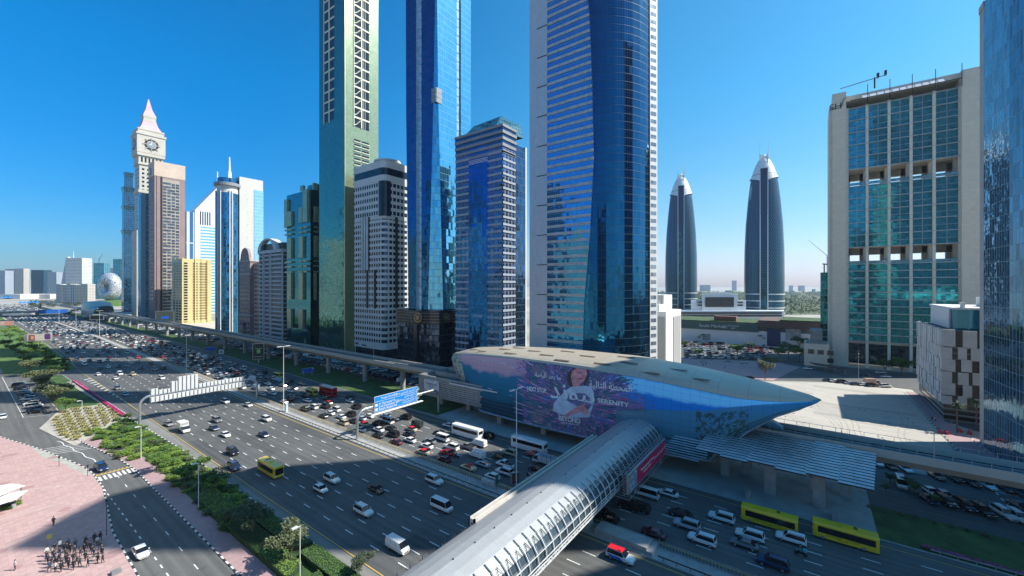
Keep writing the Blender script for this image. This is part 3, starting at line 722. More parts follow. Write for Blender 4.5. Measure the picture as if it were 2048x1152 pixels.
# --- smaller white balcony tower and pink gabled tower
def tower_balcony():
    X0=155; Y0,Y1=YX(566,X0),YX(520,X0)
    t=B('apartment_tower','white balcony tower with an arched dark green roof','tower',(X0+8,Y0+16,0))
    k=DEP(X0,Y0+10)/FX; zt=H+(572-505)*k
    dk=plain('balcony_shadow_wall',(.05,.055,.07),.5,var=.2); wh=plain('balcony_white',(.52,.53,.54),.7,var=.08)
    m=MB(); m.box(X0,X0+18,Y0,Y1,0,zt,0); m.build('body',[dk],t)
    m=MB(); z=6; L=Y1-Y0
    while z<zt-2:
        for (a,b,o) in ((.02,.44,1.6),(.56,.74,1.2),(.86,1.0,1.2)):
            pl=rrect(X0-o,X0+3,Y0+L*a,Y0+L*b,min(1.5,L*(b-a)/2.2),4,(1,0,0,1)); m.prism(pl,z,z+1.25,0)
        m.box(X0,X0+14,Y0-.5,Y0,z,z+.7); z+=3.5
    m.build('balcony',[wh],t)
    m=MB(); 
    for a in (.0,.48,.54,.78,.84,1.0): m.box(X0-.7,X0,Y0+L*a-.5,Y0+L*a+.5,0,zt,0)
    m.box(X0-1.6,X0+18,Y0-.8,Y1+.8,zt,zt+2.4,0)
    n=10; cy=Y0+L*.6
    for i in range(n):
        a0,a1=math.pi*i/n,math.pi*(i+1)/n; r0,r1=L*.28,L*.42
        m.poly([(X0-1.6,cy+r0*math.cos(a0),zt+2+r0*.8*math.sin(a0)),(X0-1.6,cy+r1*math.cos(a0),zt+2+r1*.6*math.sin(a0)),(X0-1.6,cy+r1*math.cos(a1),zt+2+r1*.6*math.sin(a1)),(X0-1.6,cy+r0*math.cos(a1),zt+2+r0*.8*math.sin(a1))],0)
        m.poly([(X0-1.6,cy+r1*math.cos(a0),zt+2+r1*.6*math.sin(a0)),(X0+4,cy+r1*math.cos(a0),zt+2+r1*.6*math.sin(a0)),(X0+4,cy+r1*math.cos(a1),zt+2+r1*.6*math.sin(a1)),(X0-1.6,cy+r1*math.cos(a1),zt+2+r1*.6*math.sin(a1))],0)
    m.build('cornice',[wh],t)
    m=MB(); m.prism(rrect(X0+1,X0+17,Y0+1,Y1-2,4,5),zt+2,zt+8,0); m.build('roof',[plain('dark_green_roof',(.02,.05,.045),.4)],t)
    wb=[]; z=6
    while z<zt-4:
        for i in range(6): wb.append((X0-.12,X0+.1,Y0+L*(.05+i*.065),Y0+L*(.05+i*.065)+1.5,z+1.4,z+3.0))
        z+=3.5
    windows(t,wb,plain('blind_window',(.12,.14,.17),.15,var=.4,scale=.3))
tower_balcony()
def tower_gable():
    X0=155; Y0,Y1=YX(516,X0),YX(479,X0); L=Y1-Y0
    t=B('apartment_tower','pinkish stone tower with a curved gable and small square windows','tower',(X0+8,Y0+16,0))
    k=DEP(X0,Y0+L*.6)/FX; zt=H+(572-522)*k
    st=plain('pink_stone',(.30,.22,.22),.8,var=.1,scale=.2); st2=plain('rose_stone',(.50,.33,.29),.8,var=.1,scale=.2)
    m=MB(); m.box(X0,X0+20,Y0+L*.42,Y1,0,zt,0); m.box(X0+3,X0+18,Y0,Y0+L*.42,0,zt-2,1); n=12; cy=Y0+L*.71; r=L*.29
    pts=[(cy+r,zt)]+[(cy+r*.8*math.cos(math.pi*i/n),zt+3+9*math.sin(math.pi*i/n)) for i in range(n+1)]+[(cy-r,zt)]
    for x in (X0,X0+2): m.poly([(x,p[0],p[1]) for p in pts],0)
    for p,q in zip(pts,pts[1:]): m.poly([(X0,p[0],p[1]),(X0+2,p[0],p[1]),(X0+2,q[0],q[1]),(X0,q[0],q[1])],0)
    m.build('wall',[st,st2],t)
    m=MB()
    for z in (zt,zt-12,22): m.box(X0-.5,X0+20,Y0+L*.40,Y1+.4,z-.5,z+.5,0)
    m.tube((X0-.3,cy,zt+7),(X0,cy,zt+7),1.1,1.1,4,0)
    m.build('cornice',[plain('cream_stone',(.5,.45,.42),.8)],t)
    wb=[]; z=6
    while z<zt-2:
        for i in range(5): wb.append((X0-.1,X0+.2,Y0+L*.45+i*L*.105,Y0+L*.45+i*L*.105+L*.06,z,z+2))
        for i in range(4): wb.append((X0+2.9,X0+3.2,Y0+L*.04+i*L*.09,Y0+L*.04+i*L*.09+L*.05,z,z+1.6))
        z+=3.7
    windows(t,wb,M_WIN)
    m=MB(); Wf(m,X0,cy-2.5,cy+2.5,0,14,0,.3); m.tube((X0-.3,cy,14),(X0,cy,14),2.5,2.5,20); m.build('portal',[M_DARK],t)
tower_gable()
# --- teal cylinder tower with white slab behind
def tower_disc():
    X0=155; Yc=YX(455,X0+9); Xc=X0+9; k=DEP(Xc,Yc)/FX
    t=B('office_tower','blue glass tower with white ribs under a round rooftop disc','tower',(Xc,Yc,0))
    gl=facade('glass_blue_mid',(.04,.10,.14),(.05,.25,.45),1.6,3.6,(.04,1),(.06,1),gm=.9,jit=.03,wob=.05)
    m=MB(); zt=H+(572-388)*k; n=28; r=9.6
    m.prism([(Xc+r*math.cos(2*math.pi*i/n),Yc+r*math.sin(2*math.pi*i/n)) for i in range(n)],0,zt,0); m.box(Xc-2,Xc+14,Yc-2,Yc+16,0,zt-3,0); m.build('curtain_wall',[gl],t)
    m=MB()
    for a in (150,168,200,215,262,275): 
        x,y=Xc+(r+.1)*math.cos(R_(a)),Yc+(r+.1)*math.sin(R_(a)); m.tube((x,y,0),(x,y,zt+2),.55,.55,6)
    m.build('rib',[W_CONC],t)
    m=MB(); m.prism([(Xc+11.5*math.cos(2*math.pi*i/n),Yc+11.5*math.sin(2*math.pi*i/n)) for i in range(n)],zt+7,zt+10,0); m.prism([(Xc+9*math.cos(2*math.pi*i/n),Yc+9*math.sin(2*math.pi*i/n)) for i in range(n)],zt,zt+7,1)
    m.prism([(Xc+8.5*math.cos(2*math.pi*i/n),Yc+8.5*math.sin(2*math.pi*i/n)) for i in range(n)],zt+10,zt+15,2); m.build('rooftop_disc',[W_GREY,W_CONC,gl],t)
    Ys=Yc-6; xa,xb,xc=XY(479,Ys),XY(508,Ys),XY(526,Ys); zs=H+(572-353)*DEP(xa,Ys)/FX
    t=B('slab_tower','plain white slab tower with a pale blue glass edge','tower',(xa+10,Ys+8,0))
    m=MB(); m.box(xa,xc,Ys,Ys+14,0,zs,0); m.build('wall',[panelled('slab_white',(.56,.54,.5),60,14,.004,.9,.8,var=.03)],t)
    m=MB(); Sf(m,Ys,xb,xc+.3,0,zs-11,-.1,.3); m.build('glazing',[facade('glass_pale',(.3,.5,.6),(.35,.62,.85),1.5,3.6,gm=.7,gr=.15,dark=.1)],t)
    m=MB(); z=20
    while z<zs-10: m.box(xa+7,xa+7.6,Ys-.08,Ys,z,z+.6); z+=13
    m.build('vent',[M_DARK],t)
tower_disc()
def antenna(t,x,y,z0,z1,r): 
    m=MB(); m.tube((x,y,z0),(x,y,z0+(z1-z0)*.45),r*2.2,r*1.6,4); m.tube((x,y,z0+(z1-z0)*.45),(x,y,z1),r,r*.5,6); m.build('mast',[M_WMETAL],t)
def tower_wedge():
    Y0=850; xa,xb,xc=XY(377.5,Y0),XY(390,Y0),XY(480,Y0)
    k=DEP(xb,Y0)/FX; t=B('office_tower','silver white tower with slanted roof and tall mast behind the teal tower','tower',(xb+10,Y0+10,0))
    pn=plain('silver_panel',(.66,.68,.71),.4,.2,var=.04,scale=.05); gl=facade('glass_sky_stripe',(.62,.66,.70),(.22,.52,.68),40,5.2,(0,1),(.45,1),gm=.6,gr=.15,dark=.1)
    zl=H+(572-420)*k; zr=H+(572-352)*k
    m=MB(); x0,x1=xb,xc; y1=Y0+25
    for y in (Y0,y1): m.poly([(x0,y,0),(x1,y,0),(x1,y,zr),(x0+ (x1-x0)*.62,y,zr),(x0,y,zl)],0)
    m.poly([(x0,Y0,0),(x0,y1,0),(x0,y1,zl),(x0,Y0,zl)],0); m.poly([(x0,Y0,zl),(x0,y1,zl),(x0+(x1-x0)*.62,y1,zr),(x0+(x1-x0)*.62,Y0,zr)],0); m.poly([(x1,Y0,0),(x1,y1,0),(x1,y1,zr),(x1,Y0,zr)],0)
    m.box(xa-3,xb-.1,Y0+1,Y0+22,0,zl-4,1)
    m.build('wall',[pn,facade('glass_navy2',(.5,.55,.6),(.08,.22,.4),9,60,(.25,.8),(.03,1),gm=.8)],t)
    m=MB(); Sf(m,Y0,xb+8,xc,0,H+(572-452)*k,-.1,.3); m.build('glazing',[gl],t)
    m=MB()
    for i in range(5): Sf(m,Y0,xb+7+i*3.4,xb+8.6+i*3.4,H+(572-448)*k,H+(572-421)*k,0,.3)
    m.build('louvre',[M_DARK],t)
    antenna(t,XY(437,Y0),Y0+5,H+(572-375)*k,H+(572-333)*k,1.4)
    t=B('office_tower','second mast topped silver tower hidden behind the round disc','tower',(XY(452,930),940,0)); Y0=930; k=DEP(XY(455,Y0),Y0)/FX
    xa,xb=XY(440,Y0),XY(478,Y0); m=MB(); m.box(xa,xb,Y0,Y0+25,0,H+(572-365)*k,0); m.build('wall',[pn],t); antenna(t,XY(461,Y0),Y0+5,H+(572-365)*k,H+(572-312)*k,2.2)
tower_wedge()
def tower_yellow():
    Xc,Yc=PD(364,518); X1=XY(422,Yc); Y1=YX(344,Xc); k=518/FX; zt=H+(572-519)*k
    t=B('apartment_block','yellow apartment block with brown window strips and stacked balconies','building',(Xc+14,Yc+14,0))
    ye=plain('yellow_render',(.56,.46,.21),.8,var=.06,scale=.2); cr=plain('cream_render',(.55,.50,.38),.8,var=.08,scale=.2); br=plain('orange_render',(.52,.33,.14),.8)
    m=MB(); m.box(Xc,X1,Yc,Y1,0,zt,0); m.m[5]=1; m.build('wall',[ye,cr],t)
    px=lambda p: XY(p,Yc)
    m=MB(); 
    for a,b in ((386,389.5),(410,413.5)): Sf(m,Yc,px(a),px(b),4,zt-3,0,.25)
    m.build('window_strip',[br],t)
    m=MB()
    for a,b in ((389.5,401),(402,409)): Sf(m,Yc,px(a),px(b),0,zt+2,-.1,.9)
    Sf(m,Yc,px(363.5),px(367),0,zt+2,-.1,1); Sf(m,Yc,px(414),px(422),0,zt,-.1,1); m.box(Xc,X1,Yc,Y1,zt,zt+1.2); m.build('bay',[ye],t)
    wb=[];bl=MB();z=4.5
    while z<zt-3:
        for a,b in ((386.6,388.6),(410.6,412.6)): wb.append((px(a),px(b),Yc-.35,Yc,z,z+2))
        for a,b in ((392.5,395),(399,401)) : wb.append((px(a),px(b)-.2,Yc-1.0,Yc-.5,z,z+1.9))
        for a,b in ((402.7,405),(406.6,408.6)): wb.append((px(a),px(b)-.2,Yc-1.0,Yc-.5,z,z+1.9))
        wb.append((px(368),px(375),Yc-.3,Yc,z,z+2.0)); Sf(bl,Yc,px(367),px(376),z-1.2,z-.2,0,1.4)
        for i in range(3):
            y=Yc+3+i*12; wb.append((Xc-.3,Xc,y,y+7,z,z+2)); bl.box(Xc-1.6,Xc,y-1,y+8,z-1.2,z-.2)
        z+=3.4
    windows(t,wb,M_WIN); bl.build('balcony',[plain('balcony_tan',(.62,.52,.32),.8)],t)
tower_yellow()
def tower_brown():
    Yc=715; Xc=XY(309,Yc); X1=XY(370,Yc); Y1=YX(297,Xc); k=DEP(Xc,Yc)/FX; zt=H+(572-321)*k
    t=B('apartment_tower','tall brown tower with a staggered grid of dark windows','tower',(Xc+14,Yc+14,0))
    br=plain('brown_stone',(.26,.18,.17),.75,var=.08,scale=.1); be=plain('beige_cap',(.52,.41,.33),.8,var=.08,scale=.1)
    m=MB(); m.box(Xc,X1,Yc,Y1,0,zt-20,0); m.box(Xc-.3,X1+.3,Yc-.3,Y1,zt-20,zt,1); m.build('wall',[br,be],t)
    px=lambda p:XY(p,Yc); m=MB(); Sf(m,Yc,px(321),px(325),0,zt-20,-.1,.35); Sf(m,Yc,px(313.5),px(319),0,zt-20,-.1,.8,1); m.build('recess',[M_DARK,br],t)
    m=MB(); Sf(m,Yc,px(325),px(359),0,zt-23,-.1,.2); m.build('frame_panel',[plain('grid_beige',(.36,.31,.27),.8)],t)
    wb=[];rd=random.Random(5);z=6; wid=(px(359)-px(325))/4
    while z<zt-27:
        c=0
        while c<4:
            s=2 if (rd.random()<.3 and c<3) else 1; o=rd.choice((0,.7)) ; wb.append((px(325)+wid*c+.5,px(325)+wid*(c+s)-.5,Yc-.45,Yc,z+o,z+o+2.8)); c+=s
        z+=4.3
    z=8
    while z<zt-12:
        for i in range(4): wb.append((Xc-.2,Xc,Yc+6+i*9+((int(z)%3)),Yc+9+i*9+((int(z)%3)),z,z+1.8))
        z+=5.4
    windows(t,wb,plain('window_grey_blue',(.06,.08,.11),.12,var=.4,scale=.1,coat=.5))
    m=MB(); m.tube((Xc-.8,Yc+18,zt-12),(Xc,Yc+18,zt-12),4.6,4.6,24,0); m.tube((Xc-1.0,Yc+18,zt-12),(Xc-.8,Yc+18,zt-12),3.4,3.4,4,1); m.build('emblem',[M_DARK,M_WMETAL],t)
    # blue slab on the left flank
    Y2=760; xa,xb=XY(281.5,Y2),XY(297.5,Y2); k=DEP(xa,Y2)/FX
    t=B('slab_tower','narrow blue glass slab between the clock tower and the brown tower','tower',(xa+5,Y2+8,0))
    m=MB(); m.box(xa,xb,Y2,Y2+16,0,H+(572-386)*k,0); m.build('curtain_wall',[facade('glass_slab_blue',(.12,.24,.34),(.12,.38,.56),16,7,(.02,.62),(.1,1),gm=.85,jit=.02,wob=.05)],t)
tower_brown()
def tower_clock():
    Yc=824; Xa=XY(274,Yc); Xb=XY(331,Yc); k=DEP(Xa,Yc)/FX; zz=lambda y:H+(572-y)*k
    t=B('clock_tower','cream clock tower with a square clock face and pink spire','tower',(Xa+15,Yc+15,0))
    cr=plain('cream_stone_b',(.46,.43,.37),.75,var=.06,scale=.1); pk=plain('pink_roof',(.55,.33,.36),.7,var=.06,scale=.1)
    W=Xb-Xa; cx=Xa+W/2; cy=Yc+W/2
    def sq(h,z0,z1,mi=0,m=None): m.box(cx-h,cx+h,cy-h,cy+h,z0,z1,mi)
    m=MB(); h=W/2
    sq(h*.80,0,zz(325),0,m); sq(h*.86,zz(325),zz(308),0,m); sq(h*.74,zz(560),zz(480),0,m)
    sq(h*.88,zz(383),zz(377),0,m); sq(h*.9,zz(500),zz(494),0,m); sq(h*.9,zz(326),zz(323),0,m)
    sq(h*.98,zz(308),zz(302),0,m); sq(h*1.0,zz(302),zz(266),0,m); sq(h*1.06,zz(266),zz(262),0,m); sq(h*.92,zz(262),zz(256),0,m)
    sq(h*.95,zz(256),zz(253),0,m); sq(h*.44,zz(232),zz(224),0,m); sq(h*.46,zz(225),zz(221),0,m); sq(h*.48,zz(234),zz(232),0,m)
    m.box(cx-h*1.0,cx+h*.55,cy-h*.9,cy+h*.9,0,zz(460),0)
    m.build('wall',[cr],t)
    m=MB()
    def fr(h0,h1,z0,z1):
        a=[(cx-h0,cy-h0,z0),(cx+h0,cy-h0,z0),(cx+h0,cy+h0,z0),(cx-h0,cy+h0,z0)]; b=[(cx-h1,cy-h1,z1),(cx+h1,cy-h1,z1),(cx+h1,cy+h1,z1),(cx-h1,cy+h1,z1)]
        for i in range(4): m.poly([a[i],a[(i+1)%4],b[(i+1)%4],b[i]],0)
    fr(h*.8,h*.58,zz(253),zz(243)); fr(h*.58,h*.47,zz(243),zz(234)); fr(h*.46,h*.24,zz(221),zz(208)); fr(h*.24,.3,zz(208),zz(184)); m.build('spire',[pk],t)
    m=MB()
    for s in (0,1):
        for r0,r1,d in ((.50,.0,.35),(.34,.0,.6),):
            n=36
            c=(cx,Yc-d,zz(284)) if s==0 else (Xa-d,cy,zz(284))
            e=(cx,Yc,zz(284)) if s==0 else (Xa,cy,zz(284))
            m.tube(e,c,h*r0,h*r0,n,1 if r0>.4 else 0)
        n=24
        for i in range(8):
            a=math.pi*i/4; c=math.cos(a); q=math.sin(a)
            if s==0: m.tube((cx+h*.34*c,Yc-.7,zz(284)+h*.34*q),(cx+h*.62*c,Yc-.7,zz(284)+h*.62*q),.5,.5,4,0)
            else: m.tube((Xa-.7,cy+h*.34*c,zz(284)+h*.34*q),(Xa-.7,cy+h*.62*c,zz(284)+h*.62*q),.5,.5,4,0)
    m.build('clock_ornament',[cr,M_DARK],t)
    m=MB(); m.tube((cx,Yc-.9,zz(284)),(cx,Yc-.6,zz(284)),h*.3,h*.3,32,0); m.tube((Xa-.9,cy,zz(284)),(Xa-.6,cy,zz(284)),h*.3,h*.3,32,0)
    m.box(cx-.35,cx+.35,Yc-1.05,Yc-.9,zz(284),zz(284)+h*.24,1); m.box(cx-h*.2,cx,Yc-1.05,Yc-.9,zz(284)-.3,zz(284)+.3,1)
    m.build('clock_face',[plain('clock_face_grey',(.25,.27,.3),.3),M_WHITE],t)
    wb=[]
    for i in range(6): wb.append((cx-h*.7+i*h*.26,cx-h*.7+i*h*.26+h*.12,cy-h*.86-.25,cy-h*.86,zz(321),zz(311)))
    z=40
    while z<zz(330):
        hh=h*.80
        for i in range(4): wb.append((cx-h*.62+i*h*.36,cx-h*.62+i*h*.36+h*.16,cy-hh-.2,cy-hh,z,z+3))
        for i in range(3): wb.append((cx-hh-.2,cx-hh,cy-h*.5+i*h*.4,cy-h*.5+i*h*.4+h*.14,z,z+3))
        z+=6.4
    windows(t,wb,M_WIN)
    # blue flared tower
    Xc,Yc=PD(257,760); k=760/FX; t=B('office_tower','blue glass tower of stacked flared tiers at the left of the clock tower','tower',(Xc,Yc,0))
    gl=facade('glass_flare',(.06,.14,.20),(.03,.12,.22),3,4,gm=.8,jit=.008,wob=.02); m=MB()
    def tier(y0,y1,a,b):
        z0,z1=H+(572-y0)*k,H+(572-y1)*k; A=[(Xc-a,Yc-a,z0),(Xc+a,Yc-a,z0),(Xc+a,Yc+a,z0),(Xc-a,Yc+a,z0)];Bq=[(Xc-b,Yc-b,z1),(Xc+b,Yc-b,z1),(Xc+b,Yc+b,z1),(Xc-b,Yc+b,z1)]
        for i in range(4): m.poly([A[i],A[(i+1)%4],Bq[(i+1)%4],Bq[i]],0)
        m.poly(Bq,1); m.poly(list(reversed(A)),1)
    tier(630,470,8.2,7.6); tier(470,461,7.6,9.4); tier(461,421,7.6,7.4); tier(421,413,7.4,9.2); tier(413,386,7.4,7.2); tier(386,376,7.2,9.2); tier(376,356,5.5,5); tier(356,346,5,6.5)
    m.build('curtain_wall',[gl,W_GREY],t)
tower_clock()
# --- hotel and office slab with two see-through sky lobbies
def gate():
    X0=317; t=B('hotel_tower','beige stone slab tower with green glass bays and two open sky gardens','tower',(330,-40,0))
    st=panelled('beige_stone',(.74,.65,.52),2.2,1.3,.03,.85,.8,var=.05)
    Y=lambda p:YX(p,X0); kk=lambda p:DEP(X0,Y(p))/FX
    cols=[1694,1734,1778,1822,1868,1920]; yL,yR=Y(1664),Y(1958); zt=162; zf=153.5
    m=MB(); m.box(X0-2,X0+30,Y(1692),yL,0,164,0); m.box(X0-1,X0+29,yL,yL+1.5,0,157,0)
    m.box(X0-2,X0+30,yR,Y(1921),0,zt,0)
    D=22
    for za,zb in ((14,61),(71,107.4),(117.4,zf)): m.box(X0+1.2,X0+D,Y(1921),Y(1692),za,zb,0)
    m.box(X0+1.2,X0+D,Y(1921),Y(1692),159,162,0); m.box(X0+14,X0+D,Y(1921),Y(1692),zf,159,0)
    m.build('wall',[st],t)
    gl=facade('glass_green_bay',(.10,.18,.16),(.03,.42,.46),1.75,1.15,(.05,1),(.08,1),gm=.75,gr=.08,jit=.012,wob=.03,dark=.45)
    wb=[];m=MB(); pil=MB()
    def bays(za,zb,pitch):
        n=round((zb-za)/pitch); h=(zb-za)/n
        for i in range(5):
            a,b=Y(cols[i+1]-1),Y(cols[i]+1.5)
            for j in range(n): wb.append((X0+.3,X0+1.15,a,b,za+j*h+.25,za+(j+1)*h-.25))
            for j in range(n+1): m.box(X0-.7,X0+1,a,b,za+j*h-.22,za+j*h+.22)
            for j in range(n):
                if pitch>5: m.box(X0,X0+.6,a,b,za+(j+.45)*h,za+(j+.45)*h+.18); m.box(X0,X0+.6,(a+b)/2-.1,(a+b)/2+.1,za+j*h,za+(j+1)*h)
    bays(15.5,61,4.3); bays(71,107,6.9); bays(117.4,zf,7.0)
    for c in cols: pil.box(X0-.45,X0+1.4,Y(c)-.65,Y(c)+.65,0,zf+1,0)
    for c in cols:
        for za,zb in ((61,71),(107,117.4)): pil.box(X0+6,X0+9,Y(c)-1.2,Y(c)+1.2,za,zb,0); pil.box(X0+16,X0+19,Y(c)-2.2,Y(c)+2.2,za,zb,0)
    for za,zb in ((61,71),(107,117.4)): pil.box(X0+16,X0+18,Y(1921),Y(1692),za+ (zb-za)*.62,zb,0)
    windows(t,wb,gl,'window'); m.build('sun_shelf',[plain('shelf_metal',(.45,.48,.48),.4,.4)],t); pil.build('column',[plain('column_stone',(.70,.64,.54),.8,var=.05)],t)
    m=MB(); 
    for za in (61.2,107.6): m.box(X0-.4,X0-.3,Y(1921),Y(1692),za,za+1.6)
    m.build('balustrade',[facade('glass_rail',(.3,.4,.4),(.2,.4,.45),2,2,gm=.4)],t)
    m=MB(); m.box(X0+.5,X0+3,Y(1921),Y(1692),2,14,0); m.build('lobby_glazing',[facade('glass_lobby',(.02,.03,.04),(.03,.07,.09),3,4,gm=.7,jit=.03)],t)
    # roof: tilted white panels on a frame and a maintenance boom
    m=MB()
    for i in range(11):
        p=1724+i*15; a,b=Y(p+13),Y(p); m.poly([(X0-3.5,a,157.5),(X0-3.5,b,157.5),(X0+3,b,162.4),(X0+3,a,162.4)]); m.poly([(X0-3.5,a,157.2),(X0-3.5,b,157.2),(X0+3,b,162.1),(X0+3,a,162.1)])
    m.build('roof_panel',[M_WMETAL],t)
    m=MB(); m.tube((X0-3.6,Y(1921),157.3),(X0-3.6,Y(1700),157.3),.25,.25,5)
    for c in cols[1:]: m.tube((X0-3.6,Y(c),153),(X0-3.6,Y(c),165),.18,.18,5)
    m.tube((X0-3,Y(1680),166),(X0-3,Y(1770),168.2),.22,.22,5,0); m.box(X0-4,X0-2,Y(1757),Y(1752),167.5,170,0); m.box(X0-4,X0-2,Y(1772),Y(1767),168,170.5,0); m.tube((X0-3,Y(1748),162),(X0-3,Y(1748),168),.4,.4,6)
    m.build('roof_crane',[M_DARK],t)
    o=txt('SH',5.2,M_DARK,t,Vector((X0-2.15,Y(1679.5)+2.0,156)),basis((0,-1,0),(.0,0,1)),'emblem',.03)
    m=MB()
    for i in range(26):
        a=i/25; b=(i+1)/25
        f=lambda q:(X0-2.2,Y(1679)+4.5-8.5*q+.8*math.sin(q*9),157-2.6+4.8*q+1.5*math.sin(q*6.3+2))
        m.tube(f(a),f(b),.16,.16,5)
    m.build('emblem_stroke',[M_DARK],t)
    # low podium, dark glass neighbour and crane
    t=B('podium_building','low beige podium with square windows at the foot of the stone tower','building',(310,2,0))
    a,b=YX(1658,305),YX(1608,305); m=MB(); m.box(305,325,a,b,0,H-(688-572)*DEP(305,(a+b)/2)/FX,0); m.build('wall',[st],t)
    zt=H-(688-572)*DEP(305,(a+b)/2)/FX; wb=[]
    for i in range(3):
        wb.append((304.8,305.1,b-2-i*4.6-2.9,b-2-i*4.6,zt-6,zt-3.4))
    wb.append((304.8,305.1,b-2-2*4.6-2.9,b-2-2*4.6,zt-10.5,zt-8)); windows(t,wb,M_WIN)
    m=MB(); m.box(305.2,312,a+1,b-1,zt,zt+1.2,0); m.box(308,324,a+3,a+9,zt,zt+8,0); m.build('roof_plant',[M_CONCD],t)
    X=345; a,b=YX(1672,X),YX(1641,X); zt=H-(545-572)*DEP(X,b)/FX
    t=B('glass_building','narrow dark green glass building peeking out left of the stone tower','building',(X+8,(a+b)/2,0))
    m=MB(); m.box(X,X+16,a,b,0,zt,0); m.build('curtain_wall',[facade('glass_green_dk',(.25,.35,.33),(.02,.18,.18),60,4.6,(0,1),(.1,1),gm=.8,jit=.02,wob=.05)],t)
    m=MB(); m.tube((X+2,b-2,zt),(X+2,b-2,zt+6),.4,.4,5); m.tube((X+1,b-1,zt+5.8),(X+1,a,zt+4.8),.4,.4,5); m.build('roof_frame',[M_DARK],t)
    x,y=PD(1655,560); k=560/FX
    t=B('tower_crane','pale luffing tower crane behind the stone tower','crane',(x,y,0)); m=MB()
    ztop=H+(572-512)*k; m.box(x-1,x+1,y-1,y+1,0,ztop,0); q=PD(1617,560); m.tube((x,y,ztop),(q[0],q[1],H+(572-480)*k),.7,.4,4); m.build('jib',[M_WMETAL],t)
gate()
# --- panel-clad building
def panel_building():
    X0=209; Yn=-37; zt=32.3; t=B('clad_building','pale grey building of staggered stone panels with slot windows','building',(230,-60,0))
    pn=plain('grey_panel',(.54,.52,.49),.75,var=.10,scale=.25); 
    m=MB(); m.box(X0+.6,252,-95,Yn-.6,0,zt-.3,0); m.build('core',[facade('dark_core',(.22,.22,.21),(.03,.035,.04),3,2,(0,1),(.35,1),gm=.3,gr=.2,jit=.02)],t)
    rd=random.Random(4); wb=[]; fl=[6,9,13.3,17.6,21.9,26.2,zt]
    m=MB(); k=0
    for j in range(len(fl)-1):
        y=Yn; z0,z1=fl[j],fl[j+1]
        while y>-93:
            w=rd.choice((2.2,2.6,3.4,2.2)); m.box(X0-.1-.05*(k%3),X0+.6,y-w+.05,y,z0+.06+.3*(k%2),z1+.3*(k%2),0); k+=1
            y-=w; g=rd.choice((.9,1.4,1.8)); 
            wb.append((X0+.45,X0+.62,y-g,y,z0+.3,z0+(z1-z0)*.45)); wb.append((X0+.45,X0+.62,y-g,y,z0+(z1-z0)*.58,z1-.2)); y-=g
        x=X0
        while x<251:
            w=rd.choice((1.6,2.2,2.8)); m.box(x,min(252,x+w)-.06,Yn-.6,Yn+.1+.1*(k%3),z0+.06+.4*(k%2),z1+.3*(k%2),0); k+=1
            x+=w+(rd.random()<.35)*.9
    m.build('stone_panel',[pn],t); windows(t,wb,M_WIN,'slot_window')
    m=MB(); m.box(X0+6,250,-93,-41,zt-.2,39.5,0); m.build('penthouse_glazing',[facade('glass_ph',(.3,.4,.42),(.06,.26,.36),3,8,(.03,1),(0,1),gm=.6)],t)
    m=MB(); m.box(X0+5,251,-94,-40.6,39.5,40.2,0); m.box(X0+12,240,-90,-52,40.2,43.6,0); m.box(X0+6,X0+8,-44,-43,40.2,42,0); m.box(X0+9,247,-40.9,-40.4,zt,39.5,0); m.build('roof_slab',[plain('roof_white',(.66,.66,.64),.8,var=.05)],t)
panel_building()
# --- glass tower at right edge and an unseen lower block added for its shade (both cast the long shadows on the road)
def glass_right():
    pl=[(134.5,-57.5),(142,-50.5),(150,-45.5),(158,-43),(166,-42),(182,-41),(205,-92),(168,-104)]
    zt=[218,218,218,212,196,128,150,230]
    t=B('glass_tower','curved blue glass tower filling the right edge of the view','tower',(165,-70,0))
    g=facade('glass_right',(.16,.28,.34),(.03,.20,.34),1.5,4.2,(.12,1),(.03,1),gm=.85,jit=.012,wob=.04,wsc=.3,dark=.55)
    m=MB(); m.prism(pl[::1],0,zt,0); m.build('curtain_wall',[g],t)
    m=MB(); m.box(183,187,-60,-41.3,0,132,0); m.box(182.9,187.2,-60.2,-41.1,131.5,133.5,0); m.build('service_core',[panelled('core_stone',(.42,.40,.37),3,4,.02,.85,.8)],t)
    t=B('glass_tower','lower dark glass block added out of view at the right to shade the road','tower',(150,-102,0))
    m=MB(); m.prism([(150,-90),(135,-103),(150,-116),(166,-100)],0,152,0); m.build('curtain_wall',[GL_DARK],t)
glass_right()
# --- grey service block between the curved tower and the market
def grey_block():
    X0=196; Yc=56; t=B('service_building','blank grey service building with a stepped roof','building',(208,62,0))
    gp=plain('blank_grey',(.40,.40,.38),.75,var=.05,scale=.1); wh=plain('white_render',(.66,.66,.63),.8,var=.05,scale=.1)
    m=MB(); Y1=YX(1298,X0); a=YX(1332,X0); X1=XY(1362,a)
    m.box(X0,X1,a,Y1,0,36,0); m.m[3]=1; m.m[2]=1; m.build('wall',[wh,wh],t)
    m=MB(); Wf(m,X0,YX(1329,X0),Y1,2,33.5,0,.3,0); Sf(m,a,X0+(X1-X0)*.45,X1-2,1,33,0,.3,0); m.build('grey_panel',[panelled('blank_panel',(.36,.36,.35),4,8,.01,.9,.8,var=.03)],t)
    m=MB(); m.box(X0+3,X1-4,a+4,Y1+6,36,39,0); m.box(X0+14,X1+2,a+6,Y1+10,39,43.5,0); m.box(X0+14,X1+2,a+5,a+6.2,36,43.5,0); m.build('roof_plant',[wh],t)
grey_block()
